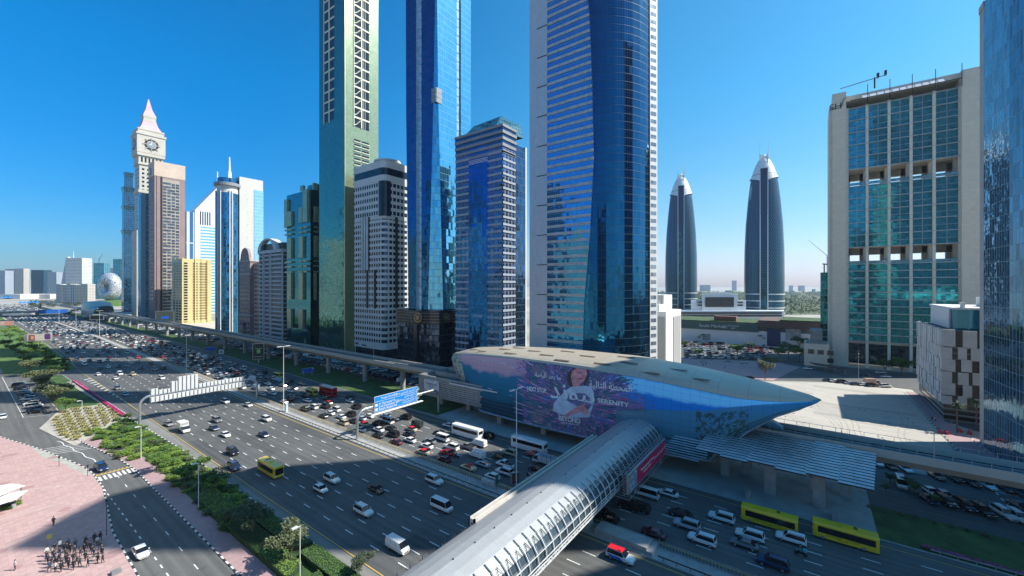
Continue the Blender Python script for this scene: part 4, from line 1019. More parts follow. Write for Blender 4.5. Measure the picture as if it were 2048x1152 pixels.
# --- market hall with parking
def market():
    X0=378; t=B('market_hall','long white market hall with a dark green sign band','building',(395,45,0))
    ya,yb=YX(1642,X0),YX(1345,X0); m=MB(); m.box(X0,X0+60,ya,yb,0,12.2,0); m.box(X0+8,X0+60,ya-20,yb+30,12.2,16.5,0); m.build('wall',[plain('market_white',(.78,.79,.80),.8,var=.04,scale=.1)],t)
    m=MB(); Wf(m,X0,YX(1517,X0),yb,11.3,17.6,-.1,.9,0); m.build('sign_band',[panelled('green_band',(.05,.11,.11),1.2,10,.12,1.6,.5,.2)],t)
    m=MB(); m.box(X0-2,X0+40,ya-4,YX(1517,X0),15.5,21,0); m.build('roof_brown',[plain('brown_roof',(.13,.085,.07),.8)],t)
    m=MB(); m.box(X0+1,X0+50,ya,yb+20,17.4,18.5,0); m.box(X0-2,X0+40,ya-4,YX(1560,X0),21,22,0); m.build('roof_garden',[plain('roof_garden',(.05,.09,.03),.95,var=.4,scale=.3)],t)
    m=MB(); m.box(X0+6,X0+14,YX(1470,X0),YX(1425,X0),18,22.5); m.build('brick_parapet',[plain('brick_red',(.20,.09,.07),.8)],t)
    m=MB(); Wf(m,X0,YX(1561,X0),YX(1534,X0),1.2,15,0,.4,0); m.build('banner',[plain('banner_navy',(.015,.035,.12),.4,c2=(.01,.02,.09))],t)
    m=MB(); Wf(m,X0,YX(1602,X0),YX(1571,X0),6.5,17.2,0,.4,0); m.build('banner',[plain('banner_photo',(.5,.45,.42),.4,c2=(.18,.22,.28),scale=.35)],t)
    m=MB(); Wf(m,X0,YX(1421,X0),YX(1405,X0),2,7.5,0,.15,0); m.build('service_door',[plain('door_grey',(.36,.38,.4),.6)],t)
    txt('South Market',3.6,M_WHITE,t,Vector((X0-1.0,YX(1424,X0),14.4)),basis((0,-1,0),(0,0,1)),'market_sign')
    txt('marketplace\ngym',1.8,M_WHITE,t,Vector((X0-1.0,YX(1467,X0),14.6)),basis((0,-1,0),(0,0,1)),'market_sign')
    txt('bh',3.6,M_WHITE,t,Vector((X0-1.0,YX(1450,X0),14.3)),basis((0,-1,0),(0,0,1)),'market_sign')
market()
# --- twin bullet towers and the conference hall between them
def lattice():
    m,n,b=nodes('lattice_glass'); uv=n.nodes.new('ShaderNodeUVMap'); uv.uv_map='UVMap'; sp=n.nodes.new('ShaderNodeSeparateXYZ'); n.links.new(uv.outputs[0],sp.inputs[0])
    u=MA(n,'DIVIDE',sp.outputs[0],4.0); v=MA(n,'DIVIDE',sp.outputs[1],6.5)
    l1=MA(n,'LESS_THAN',MA(n,'FRACT',MA(n,'ADD',MA(n,'ADD',u,v),100)),.10); l2=MA(n,'LESS_THAN',MA(n,'FRACT',MA(n,'ADD',MA(n,'SUBTRACT',u,v),100)),.10); l3=MA(n,'LESS_THAN',MA(n,'FRACT',MA(n,'ADD',MA(n,'MULTIPLY',v,2),100)),.06)
    mk=MA(n,'MAXIMUM',MA(n,'MAXIMUM',l1,l2),l3); n.links.new(MIX(n,mk,(.004,.05,.09),(.06,.14,.19)),b.inputs['Base Color'])
    n.links.new(MA(n,'MULTIPLY',MA(n,'SUBTRACT',1,mk),.8),b.inputs['Metallic']); n.links.new(MA(n,'ADD',.08,MA(n,'MULTIPLY',mk,.5)),b.inputs['Roughness']); return m
LAT=lattice()
def bullet(px,d,label,s=1.0):
    x,y=PD(px,d); t=B('bullet_tower',label,'tower',(x,y,0),'twin bullet shaped towers')
    fx,fy=-x/math.hypot(x,y),-y/math.hypot(x,y); rx,ry=-fy,fx
    prof=[(0,25.6),(14,25.9),(60,26.4),(100,26.0),(140,24.3),(176,21.3),(200,18.6),(214,16.4)]
    n=40; m=MB()
    def ring(z,r,th): return (x+(fx*math.cos(th)+rx*math.sin(th))*r*s,y+(fy*math.cos(th)+ry*math.sin(th))*r*s,z*s)
    for (z0,r0),(z1,r1) in zip(prof,prof[1:]):
        for i in range(n):
            a,b=2*math.pi*i/n,2*math.pi*(i+1)/n
            m.poly([ring(z0,r0,a),ring(z0,r0,b),ring(z1,r1,b),ring(z1,r1,a)],0,[(31*a,z0),(31*b,z0),(31*b,z1),(31*a,z1)])
    m.build('glazed_shell',[LAT],t,True)
    m=MB(); cp=[(201,18.4),(212,16.4),(224,12.8),(234,8.5),(241,4.2),(245,1.5)]
    for (z0,r0),(z1,r1) in zip(cp,cp[1:]):
        for i in range(n):
            a,b=2*math.pi*i/n,2*math.pi*(i+1)/n; dz=lambda q:-10*(1-abs(math.sin(q)))*(z0<210)
            m.poly([ring(z0+8*abs(math.sin(a))*(z0<210),r0+.5,a),ring(z0+8*abs(math.sin(b))*(z0<210),r0+.5,b),ring(z1,r1+.5,b),ring(z1,r1+.5,a)])
    for z in (6,14,24,34): 
        for i in range(n):
            a,b=2*math.pi*i/n,2*math.pi*(i+1)/n; m.poly([ring(z,26.5,a),ring(z,26.5,b),ring(z+1.2,26.5,b),ring(z+1.2,26.5,a)])
    m.build('white_cap',[plain('bullet_white',(.68,.69,.68),.5,var=.04)],t,True)
    m=MB(); 
    for q,w,z1,mi,o in ((0,4.4,222,0,.6),(-4.8,.6,246,1,1.0),(4.8,.6,246,1,1.0)):
        pts=[(z,r) for z,r in prof if z<=z1]+[(z1,lerp(z1,[(a,b) for a,b in prof+[(228,11),(243,4.5)]]))]
        for (z0,r0),(z2,r2) in zip(pts,pts[1:]):
            P=lambda z,r,e:(x+(fx*(math.sqrt(max(1,r*r-q*q*.8))+o)+rx*(q+e))*s,y+(fy*(math.sqrt(max(1,r*r-q*q*.8))+o)+ry*(q+e))*s,z*s)
            m.poly([P(z0,r0,-w),P(z0,r0,w),P(z2,r2,w),P(z2,r2,-w)],mi)
            for e in (-w,w): 
                A,Bq=P(z0,r0,e),P(z2,r2,e); m.poly([A,(A[0]-fx*3,A[1]-fy*3,A[2]),(Bq[0]-fx*3,Bq[1]-fy*3,Bq[2]),Bq],mi)
    m.build('centre_strip',[facade('glass_strip',(.02,.05,.07),(.008,.075,.12),2,4,gm=.9),M_WMETAL],t)
    m=MB()
    for q in (-5.4,5.4):
        a=(x+(fx*8+rx*q)*s,y+(fy*8+ry*q)*s); m.tube((a[0],a[1],225*s),(a[0],a[1],250*s),.7,.5,5); m.tube((a[0],a[1],250*s),(a[0],a[1],266*s),.25,.15,4)
    m.tube((x+(fx*8-rx*5.4)*s,y+(fy*8-ry*5.4)*s,236*s),(x+(fx*8+rx*5.4)*s,y+(fy*8+ry*5.4)*s,244*s),.5,.5,5); m.tube((x+(fx*8+rx*5.4)*s,y+(fy*8+ry*5.4)*s,236*s),(x+(fx*8-rx*5.4)*s,y+(fy*8-ry*5.4)*s,244*s),.5,.5,5)
    m.build('spire',[M_WMETAL],t)
bullet(1528,640,'nearer bullet shaped tower of lattice glass with white pointed cap',1.03)
bullet(1362,750,'farther bullet shaped tower of lattice glass, left of its twin',1.03)
def hall():
    t=B('conference_hall','white curved hall with a big dark window between the bullet towers','building',(*PD(1440,640),0))
    def wall(pa,pb,d,z0,z1,mi,m,th=12):
        a=PD(pa,d);b=PD(pb,d); c=PD(pb,d+th);e=PD(pa,d+th); m.prism([a,b,c,e],z0,z1,mi)
    k=lambda y,d:H+(572-y)*d/FX
    m=MB(); wall(1350,1568,590,0,k(622,590),0,m,40); wall(1382,1492,600,0,k(602,600),0,m,30); wall(1404,1476,598,0,k(590,598),0,m,30)
    for i in range(10):
        a=1404+i*7.2; wall(a,a+7.3,598,k(591,598),k(590,598)+4.2*math.sin((i+.5)/10*math.pi),0,m,8)
    m.build('wall',[plain('hall_white',(.62,.64,.66),.7,var=.05)],t)
    m=MB(); wall(1411,1468,596.5,k(614,598),k(594.5,598),0,m,1); wall(1395,1404,597.5,k(612,598),k(609,598),0,m,1); wall(1395,1404,597.5,k(606,598),k(603,598),0,m,1)
    wall(1475,1486,597.5,k(612,598),k(609,598),0,m,1); wall(1475,1486,597.5,k(606,598),k(603,598),0,m,1); wall(1352,1564,588,k(622.5,590)-3.6,k(622.5,590)-1.2,0,m,1.5); wall(1352,1564,588,k(628,590)-3.6,k(628,590)-1.2,0,m,1.5)
    m.build('window',[M_WIN],t)
hall()
# ---------------- viaduct ----------------
def viaduct(ya,yb,label,zt=12.7):
    t=B('viaduct','concrete metro viaduct on round piers'+label,'viaduct',(122.5,(ya+yb)/2,0))
    m=MB(); s=[(118.6,zt),(118.6,zt-1.7),(120.6,zt-3.4),(124.6,zt-3.4),(126.6,zt-1.7),(126.6,zt),(126.2,zt),(126.2,zt-1.3),(119.0,zt-1.3),(119.0,zt)]
    st=[ya+i*24 for i in range(int((yb-ya)/24)+1)]
    if st[-1]<yb: st.append(yb)
    for a,b in zip(st,st[1:]):
        for i in range(len(s)):
            p,q=s[i],s[(i+1)%len(s)]; m.poly([(p[0],a,p[1]),(q[0],a,q[1]),(q[0],b,q[1]),(p[0],b,p[1])],0,[(a,p[0]+p[1]),(a,q[0]+q[1]),(b,q[0]+q[1]),(b,p[0]+p[1])])
    m.build('deck',[panelled('viaduct_concrete',(.46,.43,.38),3.4,40,.02,.8,.8,var=.04)],t)
    m=MB()
    for x in (119.9,121.3,123.9,125.3): m.box(x-.08,x+.08,ya,yb,zt-1.25,zt-1.05,0)
    m.box(122.3,122.9,ya,yb,zt-1.28,zt-.55,1); m.box(119.3,119.7,ya,yb,zt-1.29,zt-.7,1)
    m.build('rail',[M_DARK,M_CONCD],t)
    m=MB()
    y=ya
    while y<yb: m.box(119.02,126.18,y-.12,y+.12,zt-1.29,zt-1.2,0); y+=1.5 if yb<60 else 4
    m.build('sleeper',[M_CONCD],t)
    return t
tv=viaduct(-90,22,' right of the station'); tw=viaduct(104,1500,' running left from the station')
for y in (152.5,182,216,252,289,326,362,398,434,470,506,542,578,614,650,686,722,758,-36,-72):
    m=MB(); m.tube((122.6,y,0),(122.6,y,8.2),1.15,1.15,14); m.tube((122.6,y,8.2),(122.6,y,9.6),1.2,2.6,14); m.build('pier',[M_CONC],tv if y<0 else tw)
for t_,ys in ((tv,[-20,-50,-75]),(tw,[170,235,300,365,430])):
    for y in ys:
        m=MB(); m.tube((119.2,y,12),(119.2,y,18),.09,.07,5); m.build('signal_post',[M_METAL],t_)
m=MB(); y=-85
while y<15: m.tube((118.75,y,12.6),(118.75,y,13.7),.05,.05,4); m.tube((126.4,y,12.6),(126.4,y,13.7),.05,.05,4); y+=2.6
m.tube((126.4,-88,13.7),(126.4,20,13.7),.05,.05,4); m.build('handrail',[M_METAL],tv)
# ---------------- metro station ----------------
STY=[-1.3,3,7,10,14,20,26,32,40,50,60,70,80,88,94,99,104,110,115,118.6]
RZ=[(-1.3,21),(9.3,23.1),(25,25),(43.6,26.3),(73,26.0),(90,25.2),(108,23.6),(118.6,20.6)]
def bulge(y): c=(y-58.6)/59.9; return math.sqrt(max(0,1-abs(c)**2.2))
TZ=[(-1.3,21),(7,20.4),(14,20.4),(24,21.6),(39,23.0),(60,23.6),(82,23.6),(100,22.6),(118.6,20.6)]
BZ=[(-1.3,20.8),(3,19.2),(7,17.4),(13,12.8),(17,8.5),(21,4.6),(26,4.2),(95,3.6),(99,5.0),(104,9.6),(110,14.0),(118.6,20.5)]
CX=122.6
def TX(y): return CX-12.2*bulge(y)
def BX(y): return CX-13.6*bulge(y)**.8
def side(y,s): # s 0 top..1 bottom
    x=TX(y)+(BX(y)-TX(y))*s; z=lerp(y,TZ)+(lerp(y,BZ)-lerp(y,TZ))*s; return (x-.9*math.sin(s*math.pi)*bulge(y),y,z)
def station(name,label,off=0,ad=True,gold=(.60,.52,.40)):
    t=B(name,label,'metro station',(CX,58+off,0))
    yy=[]; 
    for a,b in zip(STY,STY[1:]): yy+=[a,(a+b)/2]
    yy.append(STY[-1]); m=MB(); N=12; acc=0
    for a,b in zip(yy,yy[1:]):
        def pt(y,k):
            f=k/N; ang=math.pi*f
            zt=lerp(y,TZ);zr=lerp(y,RZ); w=12.2*bulge(y)
            return (CX-w*math.cos(ang),y+off,zt+(zr-zt)*math.sin(ang))
        for k in range(N):
            m.poly([pt(a,k),pt(b,k),pt(b,k+1),pt(a,k+1)],0,[(a,k*2.1),(b,k*2.1),(b,k*2.1+2.1),(a,k*2.1+2.1)])
    m.build('shell_roof',[panelled('shell_gold_'+name,gold,6.4,.7,.02,.6,.42,.35,var=.04)],t,False)
    m=MB(); mi=0
    for sgn in (1,-1):
        for a,b in zip(yy,yy[1:]):
            for k in range(8):
                P=[side(a,k/8),side(b,k/8),side(b,(k+1)/8),side(a,(k+1)/8)]
                if sgn<0: P=[(2*CX-p[0],p[1],p[2]) for p in P]
                m.poly([(p[0],p[1]+off,p[2]) for p in P],0,[(a,k*2.2),(b,k*2.2),(b,(k+1)*2.2),(a,(k+1)*2.2)])
    m.build('side_wall',[facade('station_side',(.10,.18,.24),(.05,.20,.30),2.2,1.5,(.04,1),(.08,1),gm=.5,gr=.25)],t)
    return t
ST=station('metro_station','golden shell shaped metro station wrapped in a colourful advertisement')
station('metro_station','distant dark shell shaped metro station beside the ring building',775,False,(.10,.16,.22))
# skylight slots on the shell
m=MB()
for y,k in ((104,.30),(98,.22),(90,.36),(84,.2),(77,.36),(70,.26),(63,.16),(57,.36),(50,.2),(43,.3),(36,.16),(30,.34),(24,.22),(86,.46),(66,.46),(46,.46)):
    a=math.pi*k; zt=lerp(y,TZ);zr=lerp(y,RZ);w=12.2*bulge(y); x=CX-w*math.cos(a); z=zt+(zr-zt)*math.sin(a)+.1; m.poly([(x-.35,y-2.6,z-.08),(x+.35,y-2.6,z+.12),(x+.35,y+2.6,z+.12),(x-.35,y+2.6,z-.08)])
m.build('skylight_slot',[plain('slot_bronze',(.12,.09,.06),.5)],ST)
# white lower rim, louvred plinth, decks and legs
m=MB()
for a,b in zip([21,30,40,50,60,70,80,88,95],[30,40,50,60,70,80,88,95,96]):
    p,q=side(a,1),side(b,1); m.tube((p[0]-.2,p[1],p[2]),(q[0]-.2,q[1],q[2]),.35,.35,6)
for a,b in zip([-1.3,3,7,13,17,21],[3,7,13,17,21,22]): p,q=side(a,1),side(b,1); m.tube(p,q,.28,.28,6)
for a,b in zip([96,99,104,110,118.6],[99,104,110,118.6,118.7]): p,q=side(a,1),side(b,1); m.tube(p,q,.2,.2,6)
m.build('lower_rim',[plain('rim_metal',(.32,.36,.38),.35,.5)],ST)
m=MB(); m.box(112,133,22,94,8.6,10.2,0); m.box(113,132,20,96,3.6,4.6,0); m.box(114,131,96,118,9,11.2); m.box(114,131,-6,20,9,11.2); m.build('platform_slab',[M_CONCD],ST)
m=MB(); z=4.6; k=0
louv=plain('louvre_steel',(.30,.34,.37),.4,.45,var=.12,scale=.4)
def lbox(y0,y1,x,z0,z1,m,dx=0):
    z=z0;k=0
    while z<z1:
        m.box(x-.35-(k%3)*.08,x+.2,y0+((k*37)%5)*.4,y1,z,z+.52,0); z+=.72;k+=1
    m.box(x,x+.3,y0,y1,z0,z1,1)
lbox(94,128,111.2,4.8,12.6,m); m.box(111.2,131,127,128,4.8,12.6,1)
m.build('plinth_louvre',[louv,M_CONCD],ST)
m=MB()
for i in range(9): 
    z=4.4+i*.62; y1=20+i*.0
    m.tube((BX(30)+.0-.5+.05*i,23-.9*i if i<3 else 21,z),(BX(30)-.5+.05*i,56-i*2.5,z),.16,.16,5)
for i in range(12):
    z=4.6+i*.7; m.tube((BX(92)-.6,74+i*1.4,z),(BX(98)-.3,95,z),.14,.14,5)
m.build('side_rail',[plain('rail_steel',(.55,.6,.62),.35,.5)],ST)
for x,y in ((113,34),(113,52),(113,70),(113,88),(131,40),(131,80),(118,107),(118,122),(127,115),(116,18),(130,20)):
    m=MB(); m.box(x-.9,x+.9,y-.9,y+.9,0,4.8 if 30<y<95 else 9,0); m.build('leg',[M_CONC],ST)
# station name board and white lintel
m=MB(); m.box(110.55,110.8,116.2,124.5,6.6,11.2,0); m.build('name_board',[plain('board_white',(.6,.62,.64),.5)],ST)
txt('Financial Centre\n'+arab('المركز'),.95,M_DARK,ST,Vector((110.5,120.3,9.2)),basis((0,-1,0),(0,0,1)),'name_lettering')
m=MB(); m.box(109.8,110.1,87,110,11.4,11.8,0); m.build('lintel',[M_WMETAL],ST)
# louvred canopy right of the station: overlapping slats sloping down to the road
t=B('slatted_canopy','stepped slatted metal canopy beside the metro track','canopy',(110,3,0)); m=MB()
for r in range(6):
    y1=20.5-r*5.2; y0=y1-5.4
    for k in range(13):
        f=k/13; x=118-(118-102.2)*f; z=11.9-2.2*f-(.22 if r%2 else 0)+.2; x-=(.6 if r%2 else 0)
        ys=y0+ (f*1.8) ; m.poly([(x,ys,z+.12),(x,y1+f*1.8,z+.12),(x-.86,y1+f*1.8,z-.02),(x-.86,ys,z-.02)],0); m.poly([(x-.86,ys,z-.02),(x-.86,y1+f*1.8,z-.02),(x-.86,y1+f*1.8,z-.3),(x-.86,ys,z-.3)],1)
m.build('slat',[plain('slat_steel',(.50,.53,.55),.4,.5,var=.15,scale=.35),M_DARK],t)
m=MB()
for y in (-9,-1,8,17): m.tube((118,y,11),(103,y+1.5,8.9),.3,.25,6)
m.build('canopy_beam',[M_METAL],t)
for x,y in ((119.5,-.3),(119.8,-6),(119.5,13.7),(111,-1),(111.5,8)):
    m=MB(); m.box(x-.55,x+.55,y-1.1,y+1.1,0,9.8,0); m.build('leg',[M_CONC],t)
for y in (-3.5,12): 
    m=MB(); m.box(106,108.6,y-.4,y+.4,.1,1.3); one(m,'concrete_block',M_CONC,'low concrete block '+('near the yellow buses' if y<0 else 'under the slatted canopy'),'barrier')
# train leaving the station
t=B('metro_train','blue and white driverless metro train leaving the station','train',(124.6,20,11.4))
m=MB(); sec=[(-1.35,.0),(-1.4,.8),(-1.35,2.3),(-.9,3.1),(.9,3.1),(1.35,2.3),(1.4,.8),(1.35,0)]
nose=[(6.0,.15,.0),(6.6,.55,.1),(7.6,.82,.35),(9.5,.97,.75),(12,1,1),(38,1,1)]
for (a,w,h),(b,w2,h2) in zip(nose,nose[1:]):
    for i in range(len(sec)):
        p,q=sec[i],sec[(i+1)%len(sec)]; f=lambda pp,y,w,h:(124.6+pp[0]*w,y,11.5+min(pp[1],.8+(3.1-.8)*max(h,.05)) if pp[1]>.8 else 11.5+pp[1])
        m.poly([f(p,a,w,h),f(q,a,w,h),f(q,b,w2,h2),f(p,b,w2,h2)],1 if (p[1]>=2.3 and q[1]>=2.3) else 0)
m.build('body',[plain('train_blue',(.20,.42,.58),.3,.1),plain('train_roof',(.62,.66,.68),.4)],t,False)
m=MB(); m.box(123.17,123.3,12.6,38,12.7,13.7,0); m.poly([(123.7,8.0,12.7),(125.5,8.0,12.7),(125.4,9.9,14.1),(123.8,9.9,14.1)],0); m.poly([(123.45,8.6,12.6),(123.3,10.4,12.6),(123.32,11.4,13.7),(123.6,9.6,13.6)],0); m.build('window',[M_CARGL],t)
# ---------------- advertisement on the near side ----------------
def ad_mat():
    m,n,b=nodes('advert_print'); uv=n.nodes.new('ShaderNodeUVMap'); uv.uv_map='UVMap'; sp=n.nodes.new('ShaderNodeSeparateXYZ'); n.links.new(uv.outputs[0],sp.inputs[0])
    u,v=sp.outputs[0],sp.outputs[1]   # u = metres from left end (0..1), v = 0 top .. 1 bottom
    def ramp(f,els):
        r=n.nodes.new('ShaderNodeValToRGB'); 
        while len(r.color_ramp.elements)>1: r.color_ramp.elements.remove(r.color_ramp.elements[0])
        r.color_ramp.elements[0].position=els[0][0]; r.color_ramp.elements[0].color=(*els[0][1],1)
        for p,c in els[1:]:
            e=r.color_ramp.elements.new(p); e.color=(*c,1)
        n.links.new(f,r.inputs[0]); return r.outputs[0]
    # burst of fibres radiating from the figure: polar coordinates round (.43,.45)
    du=MA(n,'MULTIPLY',MA(n,'SUBTRACT',u,.53),7); dv=MA(n,'SUBTRACT',v,.48)
    ang=MA(n,'ARCTAN2',dv,du); rad=MA(n,'SQRT',MA(n,'ADD',MA(n,'MULTIPLY',du,du),MA(n,'MULTIPLY',dv,dv)))
    cv=n.nodes.new('ShaderNodeCombineXYZ'); n.links.new(MA(n,'MULTIPLY',ang,9),cv.inputs[0]); n.links.new(MA(n,'MULTIPLY',rad,1.6),cv.inputs[1])
    f1=pnoise(n,1.5,5,VM(n,'ADD',cv.outputs[0],VM(n,'SCALE',uv.outputs[0],None,14)),.75)
    cv2=n.nodes.new('ShaderNodeCombineXYZ'); n.links.new(MA(n,'MULTIPLY',ang,2.2),cv2.inputs[0]); n.links.new(rad,cv2.inputs[1])
    f2=pnoise(n,1.7,2,cv2.outputs[0])
    c1=ramp(MA(n,'ADD',MA(n,'MULTIPLY',MA(n,'SUBTRACT',f1,.5),1.7),.5),[(.22,(.01,.012,.04)),(.34,(.03,.20,.30)),(.42,(.01,.015,.04)),(.48,(.08,.34,.60)),(.53,(.02,.03,.05)),(.58,(.55,.10,.40)),(.63,(.03,.04,.10)),(.68,(.80,.78,.85)),(.76,(.20,.45,.60)),(.84,(.45,.25,.12))])
    c2=ramp(f2,[(.36,(.06,.22,.60)),(.46,(.40,.10,.26)),(.54,(.03,.05,.05)),(.66,(.32,.24,.12))])
    burst=MIX(n,.30,c1,c2)
    # sea and sky on both ends
    fs=pnoise(n,1.6,5,VM(n,'MULTIPLY',uv.outputs[0],(16,3,1)))
    sea=ramp(MA(n,'ADD',v,MA(n,'MULTIPLY',fs,.12)),[(.05,(.10,.38,.62)),(.10,(.22,.62,.88)),(.24,(.20,.60,.88)),(.28,(.01,.20,.58)),(.55,(.01,.17,.50)),(.8,(.02,.14,.22)),(1,(.01,.05,.08))])
    left=ramp(MA(n,'ADD',v,MA(n,'MULTIPLY',fs,.3)),[(.15,(.55,.35,.42)),(.38,(.45,.30,.36)),(.45,(.02,.16,.28)),(.7,(.01,.13,.22)),(1,(.01,.06,.10))])
    edge=MA(n,'ADD',MA(n,'MULTIPLY',MA(n,'SUBTRACT',f1,.5),.22),MA(n,'MULTIPLY',MA(n,'SUBTRACT',pnoise(n,1.1,2,VM(n,'MULTIPLY',uv.outputs[0],(10,2,1))),.5),.12))
    isL=MA(n,'LESS_THAN',MA(n,'ADD',u,edge),.345); isR=MA(n,'GREATER_THAN',MA(n,'ADD',MA(n,'ADD',u,edge),MA(n,'MULTIPLY',MA(n,'ABSOLUTE',MA(n,'SUBTRACT',v,.55)),.12)),.70)
    c=MIX(n,isL,burst,left); c=MIX(n,isR,c,sea)
    # green foliage at left end, mauve cloud
    fg=pnoise(n,2.5,4,VM(n,'MULTIPLY',uv.outputs[0],(20,3,1))); 
    g=ramp(fg,[(.4,(.05,.12,.07)),(.5,(.35,.42,.35)),(.6,(.45,.25,.2)),(.7,(.10,.3,.3))])
    c=MIX(n,MA(n,'LESS_THAN',MA(n,'ADD',u,MA(n,'MULTIPLY',v,-.06)),.075),c,g)
    # dark green palms lower right
    fp=pnoise(n,2.2,6,VM(n,'MULTIPLY',uv.outputs[0],(46,6,1)),.7); inb=MA(n,'MULTIPLY',MA(n,'MULTIPLY',MA(n,'GREATER_THAN',u,.79),MA(n,'LESS_THAN',u,.885)),MA(n,'GREATER_THAN',v,.30))
    c=MIX(n,MA(n,'MULTIPLY',MA(n,'MULTIPLY',inb,MA(n,'GREATER_THAN',fp,.5)),.85),c,MIX(n,fs,(.012,.04,.045),(.09,.13,.05)))
    # lower right triangle: paler printed glass
    tri=MA(n,'GREATER_THAN',v,MA(n,'SUBTRACT',1.30,MA(n,'MULTIPLY',u,1.27))); tri=MA(n,'MULTIPLY',tri,MA(n,'GREATER_THAN',u,.62))
    c=MIX(n,MA(n,'MULTIPLY',MA(n,'MULTIPLY',tri,MA(n,'SUBTRACT',1,MA(n,'MULTIPLY',inb,MA(n,'GREATER_THAN',fp,.5)))),.8),c,(.07,.22,.29))
    low=MA(n,'MULTIPLY',MA(n,'MULTIPLY',MA(n,'GREATER_THAN',v,.74),MA(n,'MAXIMUM',MA(n,'LESS_THAN',u,.36),MA(n,'GREATER_THAN',u,.62))),MA(n,'LESS_THAN',MA(n,'FRACT',MA(n,'MULTIPLY',v,16)),.5)); c=MIX(n,MA(n,'MULTIPLY',low,.75),c,(.015,.03,.045))
    n.links.new(MA(n,'MULTIPLY',tri,.55),b.inputs['Metallic'])
    # panel joints and slight greying
    ju=MA(n,'LESS_THAN',MA(n,'FRACT',MA(n,'MULTIPLY',u,54)),.035); jv=MA(n,'LESS_THAN',MA(n,'FRACT',MA(n,'MULTIPLY',v,11)),.05)
    c=MIX(n,MA(n,'MULTIPLY',MA(n,'MAXIMUM',ju,jv),.35),c,(.01,.02,.04))
    n.links.new(VM(n,'SCALE',c,None,1.25),b.inputs['Base Color']); b.inputs['Roughness'].default_value=.65; b.inputs['Specular IOR Level'].default_value=.15; return m
m=MB(); ys=[-1.0+i*(118.2+1.0)/80 for i in range(81)]
for a,b in zip(ys,ys[1:]):
    for k in range(10):
        P=[side(b,k/10),side(a,k/10),side(a,(k+1)/10),side(b,(k+1)/10)]; ua,ub=(118.6-a)/119.9,(118.6-b)/119.9
        m.poly([(p[0]-.16,p[1],p[2]) for p in P],0,[(ub,k/10),(ua,k/10),(ua,(k+1)/10),(ub,(k+1)/10)])
AD=m.build('advertisement',[ad_mat()],ST,True)
def adp(px,py,out=.35):
    """point on the printed wall under a given spot of the artwork"""
    best=None
    lo,hi=-1,118
    for y in [lo+(hi-lo)*i/240 for i in range(241)]:
        for k in range(0,21):
            p=side(y,k/20); q=PXY(*p); e=(q[0]-px)**2+(q[1]-py)**2
            if best is None or e<best[0]: best=(e,y,k/20)
    y0,s0=best[1],best[2]
    for y in [y0-.5+i*.1 for i in range(11)]:
        for s in [s0-.05+.01*i for i in range(11)]:
            p=side(y,s); q=PXY(*p); e=(q[0]-px)**2+(q[1]-py)**2
            if e<best[0]: best=(e,y,s)
    p=side(best[1],max(0,min(1,best[2]))); return Vector((p[0]-out,p[1],p[2]))
def adpoly(pts,mat,name,out,parent=None):
    m=MB(); P=[adp(x,y,out) for x,y in pts]; m.poly(P); 
    o=m.build(name,[mat],parent or ST); o.parent=AD; return o
SK=plain('print_skin',(.85,.32,.32),.7,var=.25,scale=.9); HAIR=plain('print_hair',(.03,.015,.03),.4); CLO=plain('print_blouse',(.60,.68,.80),.7,var=.15,scale=.5); SHD=plain('print_shade',(.25,.06,.10),.4)
z=lambda x,y:(860+x/4.876,690+y/4.876)
adpoly([z(*p) for p in ((1250,520),(1330,440),(1390,400),(1500,395),(1580,400),(1600,470),(1590,600),(1560,700),(1400,706),(1290,680),(1200,640),(1215,560))],CLO,'print_blouse',.30)
adpoly([z(*p) for p in ((1340,330),(1352,270),(1400,225),(1470,205),(1530,212),(1552,250),(1545,330),(1510,390),(1500,330),(1440,300),(1420,380),(1390,400),(1360,390))],HAIR,'print_hair',.33)
adpoly([z(*p) for p in ((1392,250),(1440,225),(1490,215),(1532,232),(1538,290),(1512,345),(1480,372),(1452,400),(1400,400),(1385,345),(1380,300))],SK,'print_face',.37)
adpoly([z(*p) for p in ((1440,262),(1490,262),(1488,270),(1442,270))],SHD,'print_eye',.41)
adpoly([z(*p) for p in ((1450,318),(1492,322),(1490,334),(1455,330))],SHD,'print_mouth',.41)
adpoly([z(*p) for p in ((1310,690),(1360,650),(1440,600),(1500,568),(1530,575),(1500,600),(1545,640),(1538,660),(1490,640),(1440,655),(1380,680),(1330,705))],SK,'print_hand',.37)
for a in ((1500,600,1560,668),(1490,612,1530,676),(1475,620,1505,672)):
    adpoly([z(a[0],a[1]),z(a[0]+12,a[1]-4),z(a[2]+5,a[3]),z(a[2]-5,a[3]+3)],SK,'print_finger',.39)
PRW=plain('print_white',(.88,.88,.88),.7,var=.02)
def adtext(s,x0,y0,x1,y1,hpx,name,w=None,mat=PRW,bold=.0):
    """lettering laid on the wall from one artwork point to another"""
    a,b=adp(*z(x0,y0),.5),adp(*z(x1,y1),.5); up=Vector((-.05,0,1)); 
    c=bpy.data.curves.new(name,'FONT'); c.body=s; c.size=1; c.align_x='CENTER'; c.align_y='CENTER'; c.offset=bold; c.extrude=.01
    o=bpy.data.objects.new(name,c); me=bpy.data.meshes.new_from_object(o); bpy.data.objects.remove(o); me.name=name
    if not me.materials: me.materials.append(mat)
    else: me.materials[0]=mat
    xs=[v.co.x for v in me.vertices]; W=max(xs)-min(xs); L=(b-a).length; sx=L/W
    d=DEP(a.x,a.y); sy=hpx/4.876*d/FX/.72
    x=(b-a).normalized(); zc=up; yv=(zc-x*zc.dot(x)).normalized(); n=x.cross(yv)
    M=Matrix.Translation((a+b)/2)@Matrix((x*sx,yv*sy,n)).transposed().to_4x4()
    me.transform(M); ox=WL(ST)
    me.transform(Matrix.Translation(-ox)); o=bpy.data.objects.new(name,me); link(o); o.parent=AD; return o
